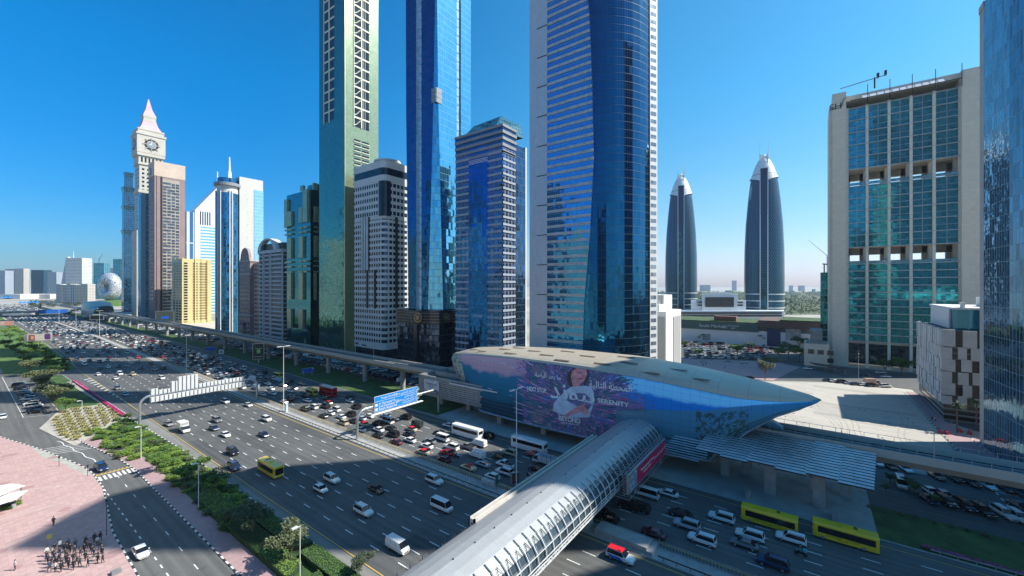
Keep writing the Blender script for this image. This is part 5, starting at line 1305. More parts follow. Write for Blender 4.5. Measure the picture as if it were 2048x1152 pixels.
adtext('NEXT STOP:',955,424,1145,448,44,'advert_lettering',bold=.03)
adtext('SERENITY',1640,540,1945,582,44,'advert_lettering',bold=.02)
adtext('BEYOND',1265,712,1472,742,48,'advert_lettering',bold=.02)
adtext('DEVELOPMENTS',1290,752,1460,778,14,'advert_lettering')
adtext(arab('ما بعد الراحة'),1035,288,1285,322,44,'advert_lettering',bold=.015)
adtext(arab('المحطة التالية'),1560,378,1975,428,66,'advert_lettering',bold=.015)
adtext(arab('بيوند'),1178,440,1612,500,170,'advert_lettering',mat=plain('neon_blue',(.72,.86,.92),.6,var=.02),bold=.012)
adtext('BEYOND DEVELOPMENTS',520,152,750,182,20,'advert_lettering')
# ---------------- footbridge ----------------
t=B('footbridge','white barrel roofed enclosed footbridge crossing the highway','footbridge',(70,37.6,0))
XA,XB=24,110; yc=37.9; zb=6.6
roof=panelled('bridge_roof',(.40,.41,.41),1.15,1.6,.025,.8,.38,.25,var=.03)
sec=[]; NS=14
sec=[(32.0,8.0),(32.3,9.2),(32.9,10.1),(33.8,10.9),(34.9,11.5),(36.3,12.0),(37.9,12.3),(39.5,12.05),(41.2,11.5),(42.6,10.8),(43.7,10.0),(44.4,9.1),(44.7,8.2),(44.7,7.2),(44.4,6.2)]
m=MB(); xs=[XA+i*(XB-XA)/40 for i in range(41)]
for a,b in zip(xs,xs[1:]):
    u=0
    for i in range(3,NS-0):
        p,q=sec[i],sec[i+1]; L=math.hypot(q[0]-p[0],q[1]-p[1]); m.poly([(a,p[0],p[1]),(b,p[0],p[1]),(b,q[0],q[1]),(a,q[0],q[1])],0,[(a,u),(b,u),(b,u+L),(a,u+L)]); u+=L
m.build('barrel_roof',[roof],t,False)
# glazed near-right side with curved ribs
def rib(x,i0=0,i1=4,o=.12): return [(x,yc-(yc-sec[i][0])*1.0-o,sec[i][1]+o*.3) for i in range(i0,i1)]
low=[(32.0,8.0),(32.2,6.7),(32.9,5.7),(34.0,5.1)]
m=MB()
for a,b in zip(xs,xs[1:]):
    for i in range(0,3):
        p,q=sec[i],sec[i+1]; m.poly([(a,p[0],p[1]),(b,p[0],p[1]),(b,q[0],q[1]),(a,q[0],q[1])],1 if i==2 else 0)
    for k,(p,q) in enumerate(zip(low,low[1:])): m.poly([(a,p[0],p[1]),(b,p[0],p[1]),(b,q[0],q[1]),(a,q[0],q[1])],0 if k==0 else 2)
m.build('side_glazing',[facade('bridge_glass',(.14,.16,.18),(.09,.13,.16),2.1,3,gm=.4,gr=.15,jit=.03),plain('bridge_eave',(.24,.27,.28),.3,.3),plain('bridge_louvre',(.28,.31,.33),.4,.4)],t)
m=MB(); x=XA
while x<XB:
    pts=[(x,low[3][0],low[3][1]-.1)]+[(x,p[0]-.25,p[1]-.12) for p in reversed(low[:3])]+[(x,sec[i][0]-.22,sec[i][1]+.1) for i in range(1,5)]
    m.path(pts,.11,6)
    m.path([(x+.5,sec[2][0]-.2,sec[2][1]),(x+1.07,sec[3][0]-.25,sec[3][1]+.1),(x+1.6,sec[2][0]-.2,sec[2][1])],.05,4,1); x+=2.15
for p,o in ((low[1],.3),(low[0],.3),(sec[1],.3),((32.05,7.4),.3),(low[2],.3),((32.5,6.2),.35),((33.5,5.3),.3),(sec[3],.1)): m.tube((XA,p[0]-o,p[1]-.05),(XB,p[0]-o,p[1]-.05),.08,.08,5)
m.build('side_rib',[plain('rib_white',(.62,.64,.64),.4,.2),M_DARK],t)
m=MB(); m.box(XA,XB,34.2,43.2,4.5,5.3,0); m.build('deck',[M_CONCD],t)
# left parapet channel
m=MB(); m.box(49,XB-15,yc+5.5,yc+5.8,zb+2.0,zb+4.2,0); m.box(49,XB-15,yc+6.5,yc+6.75,zb+2.0,zb+4.2,0); m.box(49,XB-15,yc+5.5,yc+6.75,zb+1.8,zb+2.1,0); m.box(49,49.3,yc+5.5,yc+6.75,zb+2,zb+4.2,0); m.build('service_channel',[plain('channel_beige',(.55,.52,.47),.7,var=.08)],t)
m=MB(); x=32
while x<XB: m.tube((x,43.6,9.3),(x+.35,44.1,10.3),.12,.05,4); m.tube((x,43.6,9.3),(x-.35,44.0,10.2),.1,.05,4); x+=2.15
m.build('roof_bracket',[M_DARK],t)
m=MB(); x=30
while x<XB: m.tube((x,yc,12.28),(x,yc,12.42),.12,.12,6); x+=4.3
m.build('roof_bolt',[M_DARK],t)
for x in (74.8,106): 
    m=MB(); m.box(x-.9,x+.9,yc-2.4,yc+2.4,0,4.5,0); m.build('pier',[M_CONC],t)
# outer lattice walkway with the advertising board
m=MB()
for z_ in (zb+.2,zb+4.2): m.tube((78,yc-7.9,z_),(104,yc-7.9,z_),.1,.1,5)
x=78
while x<104.2: m.tube((x,yc-7.9,zb+.2),(x,yc-7.9,zb+4.2),.06,.06,4); m.tube((x,33,10.6),(x,yc-7.9,zb+4.2),.07,.07,4); m.tube((x,yc-5,zb-.4),(x,yc-9.0,zb-.4),.06,.06,4); x+=1.05
m.tube((78,yc-9,zb-.4),(104,yc-9,zb-.4),.06,.06,4); m.build('side_frame',[plain('frame_steel',(.3,.34,.37),.4,.5)],t)
m=MB(); m.box(79,104,yc-8.5,yc-8.05,zb+.0,zb+3.9,0); m.build('advert_frame',[M_METAL],t)
m=MB(); m.box(83.6,103.8,yc-8.53,yc-8.5,zb+.3,zb+3.6,0); m.box(79.3,83.6,yc-8.53,yc-8.5,zb+.3,zb+3.6,1); m.build('advert_print',[plain('crimson_print',(.42,.01,.08),.4,var=.05),plain('photo_print',(.30,.42,.5),.4,c2=(.05,.08,.12),scale=1.2)],t)
txt('The easiest way to invest\nfor your future',.85,M_WHITE,t,Vector((90.2,yc-8.56,zb+2.0)),basis((1,0,0),(0,0,1)),'advert_lettering')
txt(arab('الطريق الى المستقبل')+'   BH',.8,M_WHITE,t,Vector((99.2,yc-8.56,zb+2.0)),basis((1,0,0),(0,0,1)),'advert_lettering')
# ---------------- overpass and far bridge ----------------
t=B('overpass','low dark road overpass crossing the far highway','bridge',(60,1015,0)); m=MB(); m.box(-160,160,1000,1034,5.6,7.6,0); m.box(-160,160,999.6,1000,7.4,8.6,0); m.build('deck',[M_CONCD],t)
for x in (-20,43,80,116):
    m=MB(); m.box(x-1,x+1,1003,1031,0,5.6); m.build('pier',[M_CONCD],t)
m=MB(); m.box(80,112,998.9,999.3,3.6,9.6,0); m.build('sign_panel',[plain('sign_blue',(.01,.10,.38),.4)],t)
# ---------------- skyline ----------------
def sky_block(name,label,px0,px1,ytop,d,mat,depth=None,extra=None,cat='building',ybase=None,group=None):
    x0,y0=PD(px0,d);x1,y1=PD(px1,d); w=math.hypot(x1-x0,y1-y0); depth=depth or w*.6
    t=B(name,label,cat,((x0+x1)/2,(y0+y1)/2,0),group); a=(x0,y0);b=(x1,y1);c=(x1+FW[0]*depth,y1+FW[1]*depth);e=(x0+FW[0]*depth,y0+FW[1]*depth); zt=H+(572-ytop)*d/FX
    m=MB(); m.prism([a,b,c,e],0,zt,0,cap=len(mat)-1 if len(mat)>1 else 0); m.build('wall',mat,t); return t,zt,d
fc=lambda nm,w,g,fw,fh,**k: facade(nm,w,g,fw,fh,**k)
bei=fc('far_beige',(.50,.45,.38),(.18,.22,.26),4,4,wu=(.3,.7),wv=(.3,.8),gm=.3)
gry=fc('far_grey',(.40,.43,.46),(.16,.24,.32),5,4,wu=(.2,.8),wv=(.3,.9),gm=.4)
wht=fc('far_white',(.66,.64,.60),(.30,.34,.38),5,6,wu=(.1,.9),wv=(.4,.9),gm=.2)
tea=fc('far_teal',(.25,.42,.48),(.10,.38,.48),8,5,gm=.7)
dia=LAT
sky_block('apartment_tower','pale hazy tower at the far left edge',-14,10,541,2300,[gry])
sky_block('apartment_tower','grey hazy tower left of the beige one on the skyline',10,30,538,2400,[gry])
sky_block('apartment_tower','beige striped tower at the far left of the skyline',30,47,537,2200,[bei])
sky_block('office_tower','far tower with a diamond lattice front and white frame',62,87,540,2100,[dia,W_CONC])
sky_block('office_tower','small grey office tower with white letters on the roof',95,113,544,2000,[gry])
t,zt,d=sky_block('office_tower','white slab skyscraper with a sloping left flank and rooftop mast',131,164,516,1700,[wht])
x,y=PD(147,1705); m=MB(); m.tube((x,y,zt),(x,y,zt+30),1.6,.5,5); x,y=PD(137,1705); m.tube((x,y,zt),(x,y,zt+6),6,6,12); m.build('mast',[M_WMETAL],t)
a,b=PD(131,1702),PD(117,1702); m=MB(); m.poly([(a[0],a[1],0),(b[0],b[1],0),(a[0],a[1],zt-12)]); c=PD(131,1722);e=PD(117,1722); m.poly([(b[0],b[1],0),(e[0],e[1],0),(c[0],c[1],zt-12),(a[0],a[1],zt-12)]); m.build('flank',[gry],t)
for i,(a,b,mt) in enumerate(((112,119,gry),(119,126,bei),(126,133,gry),(133,141,bei),(141,150,gry),(150,161,bei),(161,175,bei))):
    sky_block('apartment_block',['first','second','third','fourth','fifth','sixth','seventh'][i]+' from left of the low beige apartment row before the white skyscraper',a,b,568+ (i%3),1050,[mt],20,cat='building')
t,zt,d=sky_block('office_tower','teal tower under construction with a crane on its roof',187,208,526,1500,[tea])
sky_block('office_tower','teal glass tower just left of the blue flared tower',226,250,518,1350,[tea])
sky_block('office_block','small dark blue block right of the white skyscraper',165,184,554,1800,[tea])
x,y=PD(198,1502); k=1500/FX; t=B('tower_crane','thin crane above the teal tower under construction','crane',(x,y,zt)); m=MB(); q=PD(206,1502); m.tube((x,y,zt),(x,y,zt+16),1,1,4); m.tube((x,y,zt+12),(q[0],q[1],zt+34),.7,.4,4); m.build('jib',[M_DARK],t)
for i,(a,b,y,d) in enumerate(((48,60,558,3200),(88,94,560,3000),(100,112,562,2600),(176,186,562,2600),(205,214,556,2400),(208,226,536,2600))):
    sky_block('office_block',['pale low','slim pale','small grey','low faded','narrow faded','wide faded'][i]+' block on the hazy skyline',a,b,y,d,[gry])
for i,(a,b) in enumerate(((0,40),(48,100),(100,116),(176,196))): sky_block('exhibition_hall',['leftmost','long','short','rightmost'][i]+' low white exhibition hall on the far side',a,b,588.5,1500+i*60,[plain('hall_roof',(.62,.60,.56),.8)],80)
for i,(px,y,w,d) in enumerate(((1466,561,6,4200),(1404,570,14,3600),(1600,571,8,3800),(1580,571,5,3500))): sky_block('distant_tower',['tallest pale','wide low','small faint','tiny faint'][i]+' far building on the right horizon',px,px+w*1.2,y,d,[gry])
def far_scatter():
    rn=random.Random(19)
    for i in range(34):
        px=rn.uniform(-5,246); d=rn.uniform(1900,4200); w=rn.uniform(5,11); y=rn.choice((rn.uniform(548,562),rn.uniform(560,570)))
        sky_block('office_block','small pale hazy building among others on the far left skyline',px,px+w*2000/d,y,d,[rn.choice((gry,wht,bei,tea))],None,group='small buildings on the left horizon')
    for i in range(16):
        px=rn.uniform(1300,1660); d=rn.uniform(1500,3800); sky_block('low_block','small pale low building in the greenery toward the right horizon',px,px+rn.uniform(4,12)*1500/d,572+39360/d-rn.uniform(7,16)*1500/d,d,[wht],None,group='small buildings on the right horizon')
far_scatter()
# ring shaped silver museum on its mound
def museum():
    d=1000; cx,cy=PD(220,d); k=d/FX; zc=H+(572-574)*k; t=B('museum','silver ring shaped museum covered in flowing script on a green mound','museum',(cx,cy,0))
    m=MB(); nu,nv=48,20; fx,fy=FW; rx,ry=RT
    def P(u,v):
        R,h=14.5,20; w=17*(1+.05*math.cos(u)); 
        a=R*math.sin(u)+ .0; b=h*math.cos(u); q=14
        rr=(1+ (w/24)*math.cos(v)); 
        X=a*rr*1.0; Z=b*rr; Y=q*math.sin(v)
        return (cx+rx*X+fx*Y,cy+ry*X+fy*Y,zc+Z)
    for i in range(nu):
        for j in range(nv):
            a,b=2*math.pi*i/nu,2*math.pi*(i+1)/nu; c,e=2*math.pi*j/nv,2*math.pi*(j+1)/nv; m.poly([P(a,c),P(b,c),P(b,e),P(a,e)])
    mt,n,b=nodes('museum_script'); f=n.nodes.new('ShaderNodeTexNoise'); g=n.nodes.new('ShaderNodeNewGeometry'); n.links.new(g.outputs['Position'],f.inputs['Vector']); f.inputs['Scale'].default_value=.06; f.inputs['Distortion'].default_value=3.5; f.inputs['Detail'].default_value=1
    q=MA(n,'ABSOLUTE',MA(n,'SUBTRACT',MA(n,'FRACT',MA(n,'MULTIPLY',f.outputs['Fac'],9)),.5)); mk=MA(n,'LESS_THAN',q,.2)
    n.links.new(MIX(n,mk,(.72,.73,.75),(.04,.05,.06)),b.inputs['Base Color']); b.inputs['Metallic'].default_value=.35; b.inputs['Roughness'].default_value=.3
    m.build('ring',[mt],t,True)
    m=MB(); n=24
    for i in range(n):
        a,b=2*math.pi*i/n,2*math.pi*(i+1)/n
        for (r0,z0),(r1,z1) in zip(((58,0),(44,8),(26,13)),((44,8),(26,13),(0,14))):
            m.poly([(cx+r0*math.cos(a)+8,cy+r0*math.sin(a),z0),(cx+r0*math.cos(b)+8,cy+r0*math.sin(b),z0),(cx+r1*math.cos(b)+8,cy+r1*math.sin(b),z1),(cx+r1*math.cos(a)+8,cy+r1*math.sin(a),z1)])
    m.build('mound',[M_GRASSB],t,True)
museum()
# ---------------- city behind the viewpoint (seen in the glass) ----------------
for i,(x0,x1,y0,y1,z,mt,lb) in enumerate(((-60,-25,150,190,95,bei,'beige tower across the road behind the viewpoint'),(-70,-30,210,250,150,GL_DARK,'dark glass tower across the road behind the viewpoint'),(-62,-28,275,305,70,wht,'white tower across the road behind the viewpoint'),(-80,-34,330,370,170,tea,'teal tower across the road behind the viewpoint'),(-66,-30,395,440,110,bei,'second beige tower farther along behind the viewpoint'),(-70,-30,470,520,130,gry,'grey tower farther along behind the viewpoint'),(-85,-45,60,110,60,wht,'low white block behind the viewpoint'),(-80,-40,-90,-40,120,GL_DARK,'dark glass block to the right behind the viewpoint'),(-70,-35,560,620,120,wht,'far white tower behind the viewpoint'),(-50,-26,118,140,60,W_CONC,'small plain white building across the road behind the viewpoint'),(-60,-27,254,270,52,bei,'low beige building across the road behind the viewpoint'),(-60,-28,310,326,120,wht,'narrow white tower across the road behind the viewpoint'),(-60,-28,375,391,75,W_CONC,'plain white block farther along behind the viewpoint'),(-62,-28,444,465,85,wht,'short white tower farther along behind the viewpoint'),(-60,-30,525,552,160,tea,'second teal tower farther along behind the viewpoint'))):
    t=B('office_tower',lb,'tower',((x0+x1)/2,(y0+y1)/2,0)); m=MB(); m.box(x0,x1,y0,y1,0,z,0); m.build('wall',[mt],t)
# ---------------- smaller things that clutter a real roof, lot and street ----------------
def clutter():
    rn=random.Random(41)
    # rooftop plant on the low blocks and the podium
    for i,(x,y,z) in enumerate(((222,-60,43.6),(228,-72,43.6),(236,-64,43.6),(205,62,39),(201,70,39))):
        m=MB(); m.box(x-1.6,x+1.6,y-1.2,y+1.2,z,z+1.8); m.tube((x-.6,y,z+1.8),(x-.6,y,z+2.1),.55,.55,10); m.tube((x+.7,y,z+1.8),(x+.7,y,z+2.1),.55,.55,10)
        one(m,'cooling_unit',M_METAL,'grey rooftop cooling unit, '+['first','second','third'][i if i<3 else i-3]+(' on the clad building' if i<3 else ' on the grey service block'),'cooling unit','rooftop cooling units')
    # tyre marks and rubble on the sand lot
    m=MB()
    for k in range(9):
        y0=-28+k*7.5+rn.uniform(-2,2); x=146; y=y0; a=rn.uniform(-.05,.25)
        for s in range(22):
            nx=x+3.6; ny=y+3.6*math.sin(a+.25*math.sin(s*.4+k)); 
            for o in (0,1.5):
                if 143<x<214 and -32<ny+o<44: m.poly([(x,y+o,.112),(nx,ny+o,.112),(nx,ny+o+.3,.112),(x,y+o+.3,.112)])
            x,y=nx,ny
    struct(m,'tyre_track',plain('tyre_track_mat',(.33,.31,.275),.95,var=.15,scale=1))
    m=MB()
    for _ in range(70):
        x,y=rn.uniform(146,220),rn.uniform(-30,42); r=rn.uniform(.08,.28); m.box(x-r,x+r*.8,y-r*.7,y+r,.1,.1+r*.8)
    o=one(m,'rubble',plain('rubble_mat',(.3,.28,.25),.95),'small stones and rubble scattered on the pale sand lot','rubble',None,'stuff')
    # stains and joints on the plaza
    m=MB()
    for _ in range(46):
        x,y=rn.uniform(-10,17),rn.uniform(70,190); r=rn.uniform(.5,2.2); n=9; pts=[(x+r*rn.uniform(.6,1)*math.cos(2*math.pi*i/n),y+r*rn.uniform(.5,.9)*math.sin(2*math.pi*i/n),.131) for i in range(n)]; m.poly(pts)
    struct(m,'paving_stain',plain('stain_mat',(.34,.21,.21),.9,var=.1,scale=.6))
    m=MB()
    for k in range(30):
        a=(-30,60+k*5.4); m.poly([(-30,a[1],.129),(17.5,a[1]+9,.129),(17.5,a[1]+9.14,.129),(-30,a[1]+.14,.129)])
    struct(m,'paving_joint',plain('joint_mat',(.33,.20,.20),.9))
clutter()
# ---------------- vehicles ----------------
def take(mb,name,mats,smooth=False):
    o=mb.build(name,mats,None,smooth); me=o.data; bpy.data.objects.remove(o); return me
HL=plain('head_lamp',(.7,.72,.75),.15); TL=plain('tail_lamp',(.14,.01,.01),.3); RIM=plain('wheel_rim',(.4,.41,.42),.35,.7)
RED=plain('taxi_red',(.62,.015,.03),.3,var=.05); 
CARM=[PAINT,M_CARGL,M_BLACK,HL,TL,RIM,RED]
SPEC={ # L,W,H, hull [(x,hw,ztop)], cabin (x_rear_bottom,x_front_bottom,x_rear_top,x_front_top,belt)
 'saloon':(4.7,1.82,1.44,[(-2.35,.70,.62),(-2.2,.84,.86),(-1.5,.90,.96),(-.2,.91,.95),(1.0,.91,.92),(1.9,.86,.80),(2.25,.76,.70),(2.35,.62,.55)],(-1.75,1.15,-1.0,.35,.93)),
 'hatchback':(4.1,1.78,1.5,[(-2.05,.74,.7),(-1.95,.86,.98),(-.2,.89,.98),(.9,.89,.95),(1.6,.84,.84),(2.0,.74,.72),(2.05,.62,.55)],(-1.95,1.1,-1.45,.3,.95)),
 'SUV':(4.9,1.98,1.82,[(-2.45,.82,.8),(-2.35,.95,1.12),(-.2,.98,1.14),(1.1,.98,1.12),(2.1,.93,1.02),(2.4,.82,.9),(2.45,.7,.6)],(-2.3,1.2,-2.05,.5,1.10)),
 'van':(4.9,1.9,2.05,[(-2.45,.9,1.1),(-2.4,.94,1.25),(1.3,.94,1.25),(2.1,.92,1.15),(2.4,.86,.95),(2.45,.74,.6)],(-2.42,2.0,-2.34,1.3,1.2)),
 'pickup':(5.2,1.85,1.75,[(-2.6,.84,.95),(-2.5,.92,1.05),(-.3,.92,1.05),(1.2,.92,1.08),(2.2,.88,.98),(2.55,.78,.85),(2.6,.6,.55)],(-.6,1.4,-.35,.75,1.04))}
def hull(m,st,zl=.28):
    S=[]
    for x,hw,zt in st:
        S.append([(x,-hw*.86,zl),(x,-hw,zl+.22),(x,-hw,zt-.16),(x,-hw*.88,zt),(x,hw*.88,zt),(x,hw,zt-.16),(x,hw,zl+.22),(x,hw*.86,zl)])
    for a,b in zip(S,S[1:]):
        for i in range(8): m.poly([a[i],a[(i+1)%8],b[(i+1)%8],b[i]],2 if i in (0,6,7) and zl<.35 else 0)
    if zl<.35: x=st[-1][0]; w=st[-1][1]; m.box(x-.02,x+.025,-w*.62,w*.62,.42,st[-1][2]-.03,2)
    m.poly(S[0],0); m.poly(list(reversed(S[-1])),0)
def cabin(m,W,H_,cb,roof=True,solid=False,rm=0):
    xr,xf,tr,tf,zb=cb; a=W*.46; b=W*.385
    A=[(xr,-a,zb),(xf,-a,zb),(xf,a,zb),(xr,a,zb)]; T_=[(tr,-b,H_-.05),(tf,-b,H_-.05),(tf,b,H_-.05),(tr,b,H_-.05)]
    for i in range(4): m.poly([A[i],A[(i+1)%4],T_[(i+1)%4],T_[i]],0 if (solid and i!=1) else 1)
    if roof:
        c=b*1.02; m.poly([(tr-.05,-c,H_-.05),(tf+.05,-c,H_-.05),(tf+.05,c,H_-.05),(tr-.05,c,H_-.05)],rm)
        m.poly([(tr+.1,-c*.8,H_),(tf-.1,-c*.8,H_),(tf-.1,c*.8,H_),(tr+.1,c*.8,H_)],rm)
        E=[(tr-.05,-c),(tf+.05,-c),(tf+.05,c),(tr-.05,c)]; I=[(tr+.1,-c*.8),(tf-.1,-c*.8),(tf-.1,c*.8),(tr+.1,c*.8)]
        for i in range(4): j=(i+1)%4; m.poly([(*E[i],H_-.05),(*E[j],H_-.05),(*I[j],H_),(*I[i],H_)],rm)
    # pillars
    mid=[(i/3) for i in (1,2)]
    for s in (-1,1):
        for f in (0,.36,.68,1):
            xb=xr+(xf-xr)*f; xt=tr+(tf-tr)*f; y0=a*s*1.005; y1=b*s*1.01; w=.035 if 0<f<1 else .06
            m.poly([(xb-w,y0,zb),(xb+w,y0,zb),(xt+w*.7,y1,H_-.05),(xt-w*.7,y1,H_-.05)],2 if 0<f<1 else rm)
def wheel_mesh(r=.33,w=.22,full=True):
    m=MB(); m.tube((0,-w/2,0),(0,w/2,0),r,r,14,2)
    if full: m.tube((0,-w/2-.01,0),(0,w/2+.01,0),r*.62,r*.62,10,5)
    return take(m,'wheel',CARM)
def rim_mesh(r,w):
    m=MB(); m.tube((0,-w/2-.01,0),(0,w/2+.01,0),r*.62,r*.62,10,5); return take(m,'rim',CARM)
WH=wheel_mesh(); WHB=wheel_mesh(.5,.3); WHT={WH:(wheel_mesh(.33,.22,False),rim_mesh(.33,.22)),WHB:(wheel_mesh(.5,.3,False),rim_mesh(.5,.3))}
PROTO={}
def car_parts(kind):
    if kind in PROTO: return PROTO[kind]
    L,W,Hh,st,cb=SPEC[kind.replace('taxi','saloon').replace('minibus','van')] if kind!='minibus' else (5.3,1.9,2.2,[(-2.65,.9,1.1),(-2.6,.94,1.2),(1.6,.94,1.2),(2.3,.92,1.1),(2.6,.86,.95),(2.65,.74,.6)],(-2.62,2.25,-2.55,1.6,1.15))
    P=[]
    m=MB(); hull(m,st); 
    if kind=='van': cabin(m,W*1.03,Hh,cb,True,True)
    if kind=='pickup': m.box(-2.5,-.7,-.75,.75,.72,1.06,2)
    if kind=='saloon' or kind=='SUV' or kind=='hatchback': 
        for s in (-1,1): m.box(cb[1]-.35,cb[1]-.15,s*W*.5-.0,s*W*.5+s*.16,cb[4]+.02,cb[4]+.16)
    P.append(('body',take(m,'body',CARM),(0,0,0)))
    if kind!='van':
        m=MB(); cabin(m,W,Hh,cb,rm=6 if kind=='taxi' else 0)
        if kind=='SUV': 
            for s in (-1,1): m.box(cb[2]+.1,cb[3]-.1,s*W*.36-.03,s*W*.36+.03,Hh,Hh+.06,2)
        P.append(('cabin',take(m,'cabin',CARM),(0,0,0)))
    xs=(-L*.30,L*.30)
    for x in xs:
        for s in (-1,1): P.append(('wheel',WH,(x,s*(W/2-.13),.33)))
    for s in (-1,1):
        m=MB(); m.box(-.06,.08,-.2,.2,-.08,.08,3); P.append(('headlight',take(m,'headlight',CARM),(st[-2][0]-.05,s*st[-2][1]*.72,st[-2][2]-.12)))
        m=MB(); m.box(-.08,.05,-.16,.16,-.09,.09,4); P.append(('tail_light',take(m,'tail_light',CARM),(st[1][0]-.1,s*st[1][1]*.76,st[1][2]-.16)))
    PROTO[kind]=P; return P
def merged(kind):
    k='far_'+kind
    if k in PROTO: return PROTO[k]
    bmm=bmesh.new()
    for n,me,off in car_parts(kind):
        t=bmesh.new(); t.from_mesh(me); bmesh.ops.translate(t,verts=t.verts,vec=off); tmp=bpy.data.meshes.new('x'); t.to_mesh(tmp); t.free(); bmm.from_mesh(tmp); bpy.data.meshes.remove(tmp)
    me=bpy.data.meshes.new(k); bmm.to_mesh(me); bmm.free()
    for q in CARM: me.materials.append(q)
    PROTO[k]=me; return me
def place(name,cat,kind,x,y,rz,colr,label,group,near=True,z=.035,parts=None):
    c=(*colr,1)
    if near:
        t=T(name,label,cat,(x,y,z),group,rz)
        for n,me,off in (parts or car_parts(kind)):
            rimmed=n=='wheel' and DEP(x,y)<105 and me in WHT
            o=bpy.data.objects.new(n,WHT[me][0] if rimmed else me); link(o); o.parent=t; o.location=off; o.color=c
            if rimmed: q=bpy.data.objects.new('rim',WHT[me][1]); link(q); q.parent=o
        return t
    o=bpy.data.objects.new(name,merged(kind)); link(o); o.location=(x,y,z); o.rotation_euler=(0,0,rz); o.color=c
    return tag(o,label,cat,group)
COL={'white':(.72,.72,.70),'black':(.012,.012,.014),'grey':(.16,.17,.18),'silver':(.42,.44,.46),'dark blue':(.015,.03,.08),'red':(.42,.015,.03),'dark red':(.10,.008,.015),'beige':(.50,.43,.30),'dark green':(.01,.045,.045),'yellow':(.74,.50,.02),'silver blue':(.25,.33,.42),'light blue':(.25,.45,.55)}
# large vehicles
def bus_parts(L,W,Hh,c2=None,win=(1.3,2.45),front=True,deck=0,ac=True,open_top=False):
    P=[]; m=MB(); z0=.38
    st=[(-L/2,W/2*.94),(-L/2+.15,W/2),(L/2-.5,W/2),(L/2-.12,W/2*.96),(L/2,W/2*.86)]
    for (a,w),(b,v) in zip(st,st[1:]):
        zt0=Hh if a<L/2-.6 else Hh-.05; 
        A=[(a,-w,z0),(a,-w,Hh-.25),(a,-w*.86,Hh),(a,w*.86,Hh),(a,w,Hh-.25),(a,w,z0)]; Bq=[(b,-v,z0),(b,-v,Hh-.25),(b,-v*.86,Hh),(b,v*.86,Hh),(b,v,Hh-.25),(b,v,z0)]
        for i in range(6): m.poly([A[i],A[(i+1)%6],Bq[(i+1)%6],Bq[i]],0)
    for x,w,r in ((-L/2,W/2*.94,0),(L/2,W/2*.86,1)):
        pts=[(x,-w,z0),(x,-w,Hh-.25),(x,-w*.86,Hh),(x,w*.86,Hh),(x,w,Hh-.25),(x,w,z0)]; m.poly(pts,0)
    P.append(('body',take(m,'body',CARM),(0,0,0)))
    m=MB()
    for (a,b) in ([win] if not deck else [win,deck]):
        for s in (-1,1): m.box(-L/2+.5,L/2-.8,s*(W/2+.0),s*(W/2+.015),a,b,1)
        m.box(-L/2-.015,-L/2,-W*.38,W*.38,a+.1,b,1)
    m.poly([(L/2+.02,-W*.4,1.0),(L/2+.02,W*.4,1.0),(L/2+.02,W*.38,win[1]+.1),(L/2+.02,-W*.38,win[1]+.1)],1)
    P.append(('window_band',take(m,'window_band',CARM),(0,0,0)))
    m=MB(); m.box(-1.6,1.0,-.75,.75,0,.22,0); m.box(-1.4,-.8,-.5,-.1,.22,.26,2); m.box(-1.4,-.8,.1,.5,.22,.26,2)
    if ac: P.append(('roof_unit',take(m,'roof_unit',CARM),(-L*.05,0,Hh)))
    for x in (-L*.28,L*.34):
        for s in (-1,1): P.append(('wheel',WHB,(x,s*(W/2-.16),.5)))
    for s in (-1,1):
        m=MB(); m.box(0,.06,-.2,.2,-.12,.12,3); P.append(('headlight',take(m,'headlight',CARM),(L/2,s*W*.36,.8)))
        m=MB(); m.box(-.06,0,-.12,.12,-.25,.25,4); P.append(('tail_light',take(m,'tail_light',CARM),(-L/2,s*W*.38,1.1)))
        m=MB(); m.tube((0,0,0),(.25,s*.25,-.1),.03,.03,4,2); m.box(.2,.3,s*.2-.08,s*.2+.08,-.55,-.1,2); P.append(('mirror',take(m,'mirror',CARM),(L/2-.1,s*W*.5,Hh-.4)))
    return P
def with_colour(t,c):
    for o in t.children: o.color=(*c,1)
BUSY=bus_parts(9.6,2.45,3.0); COACH=bus_parts(11.5,2.5,3.45,win=(1.9,2.95),ac=False); DBL=bus_parts(10.5,2.5,4.0,win=(1.2,2.0),deck=(2.9,3.5),ac=False); MINI=bus_parts(6.8,2.2,2.7,win=(1.3,2.2),ac=False)
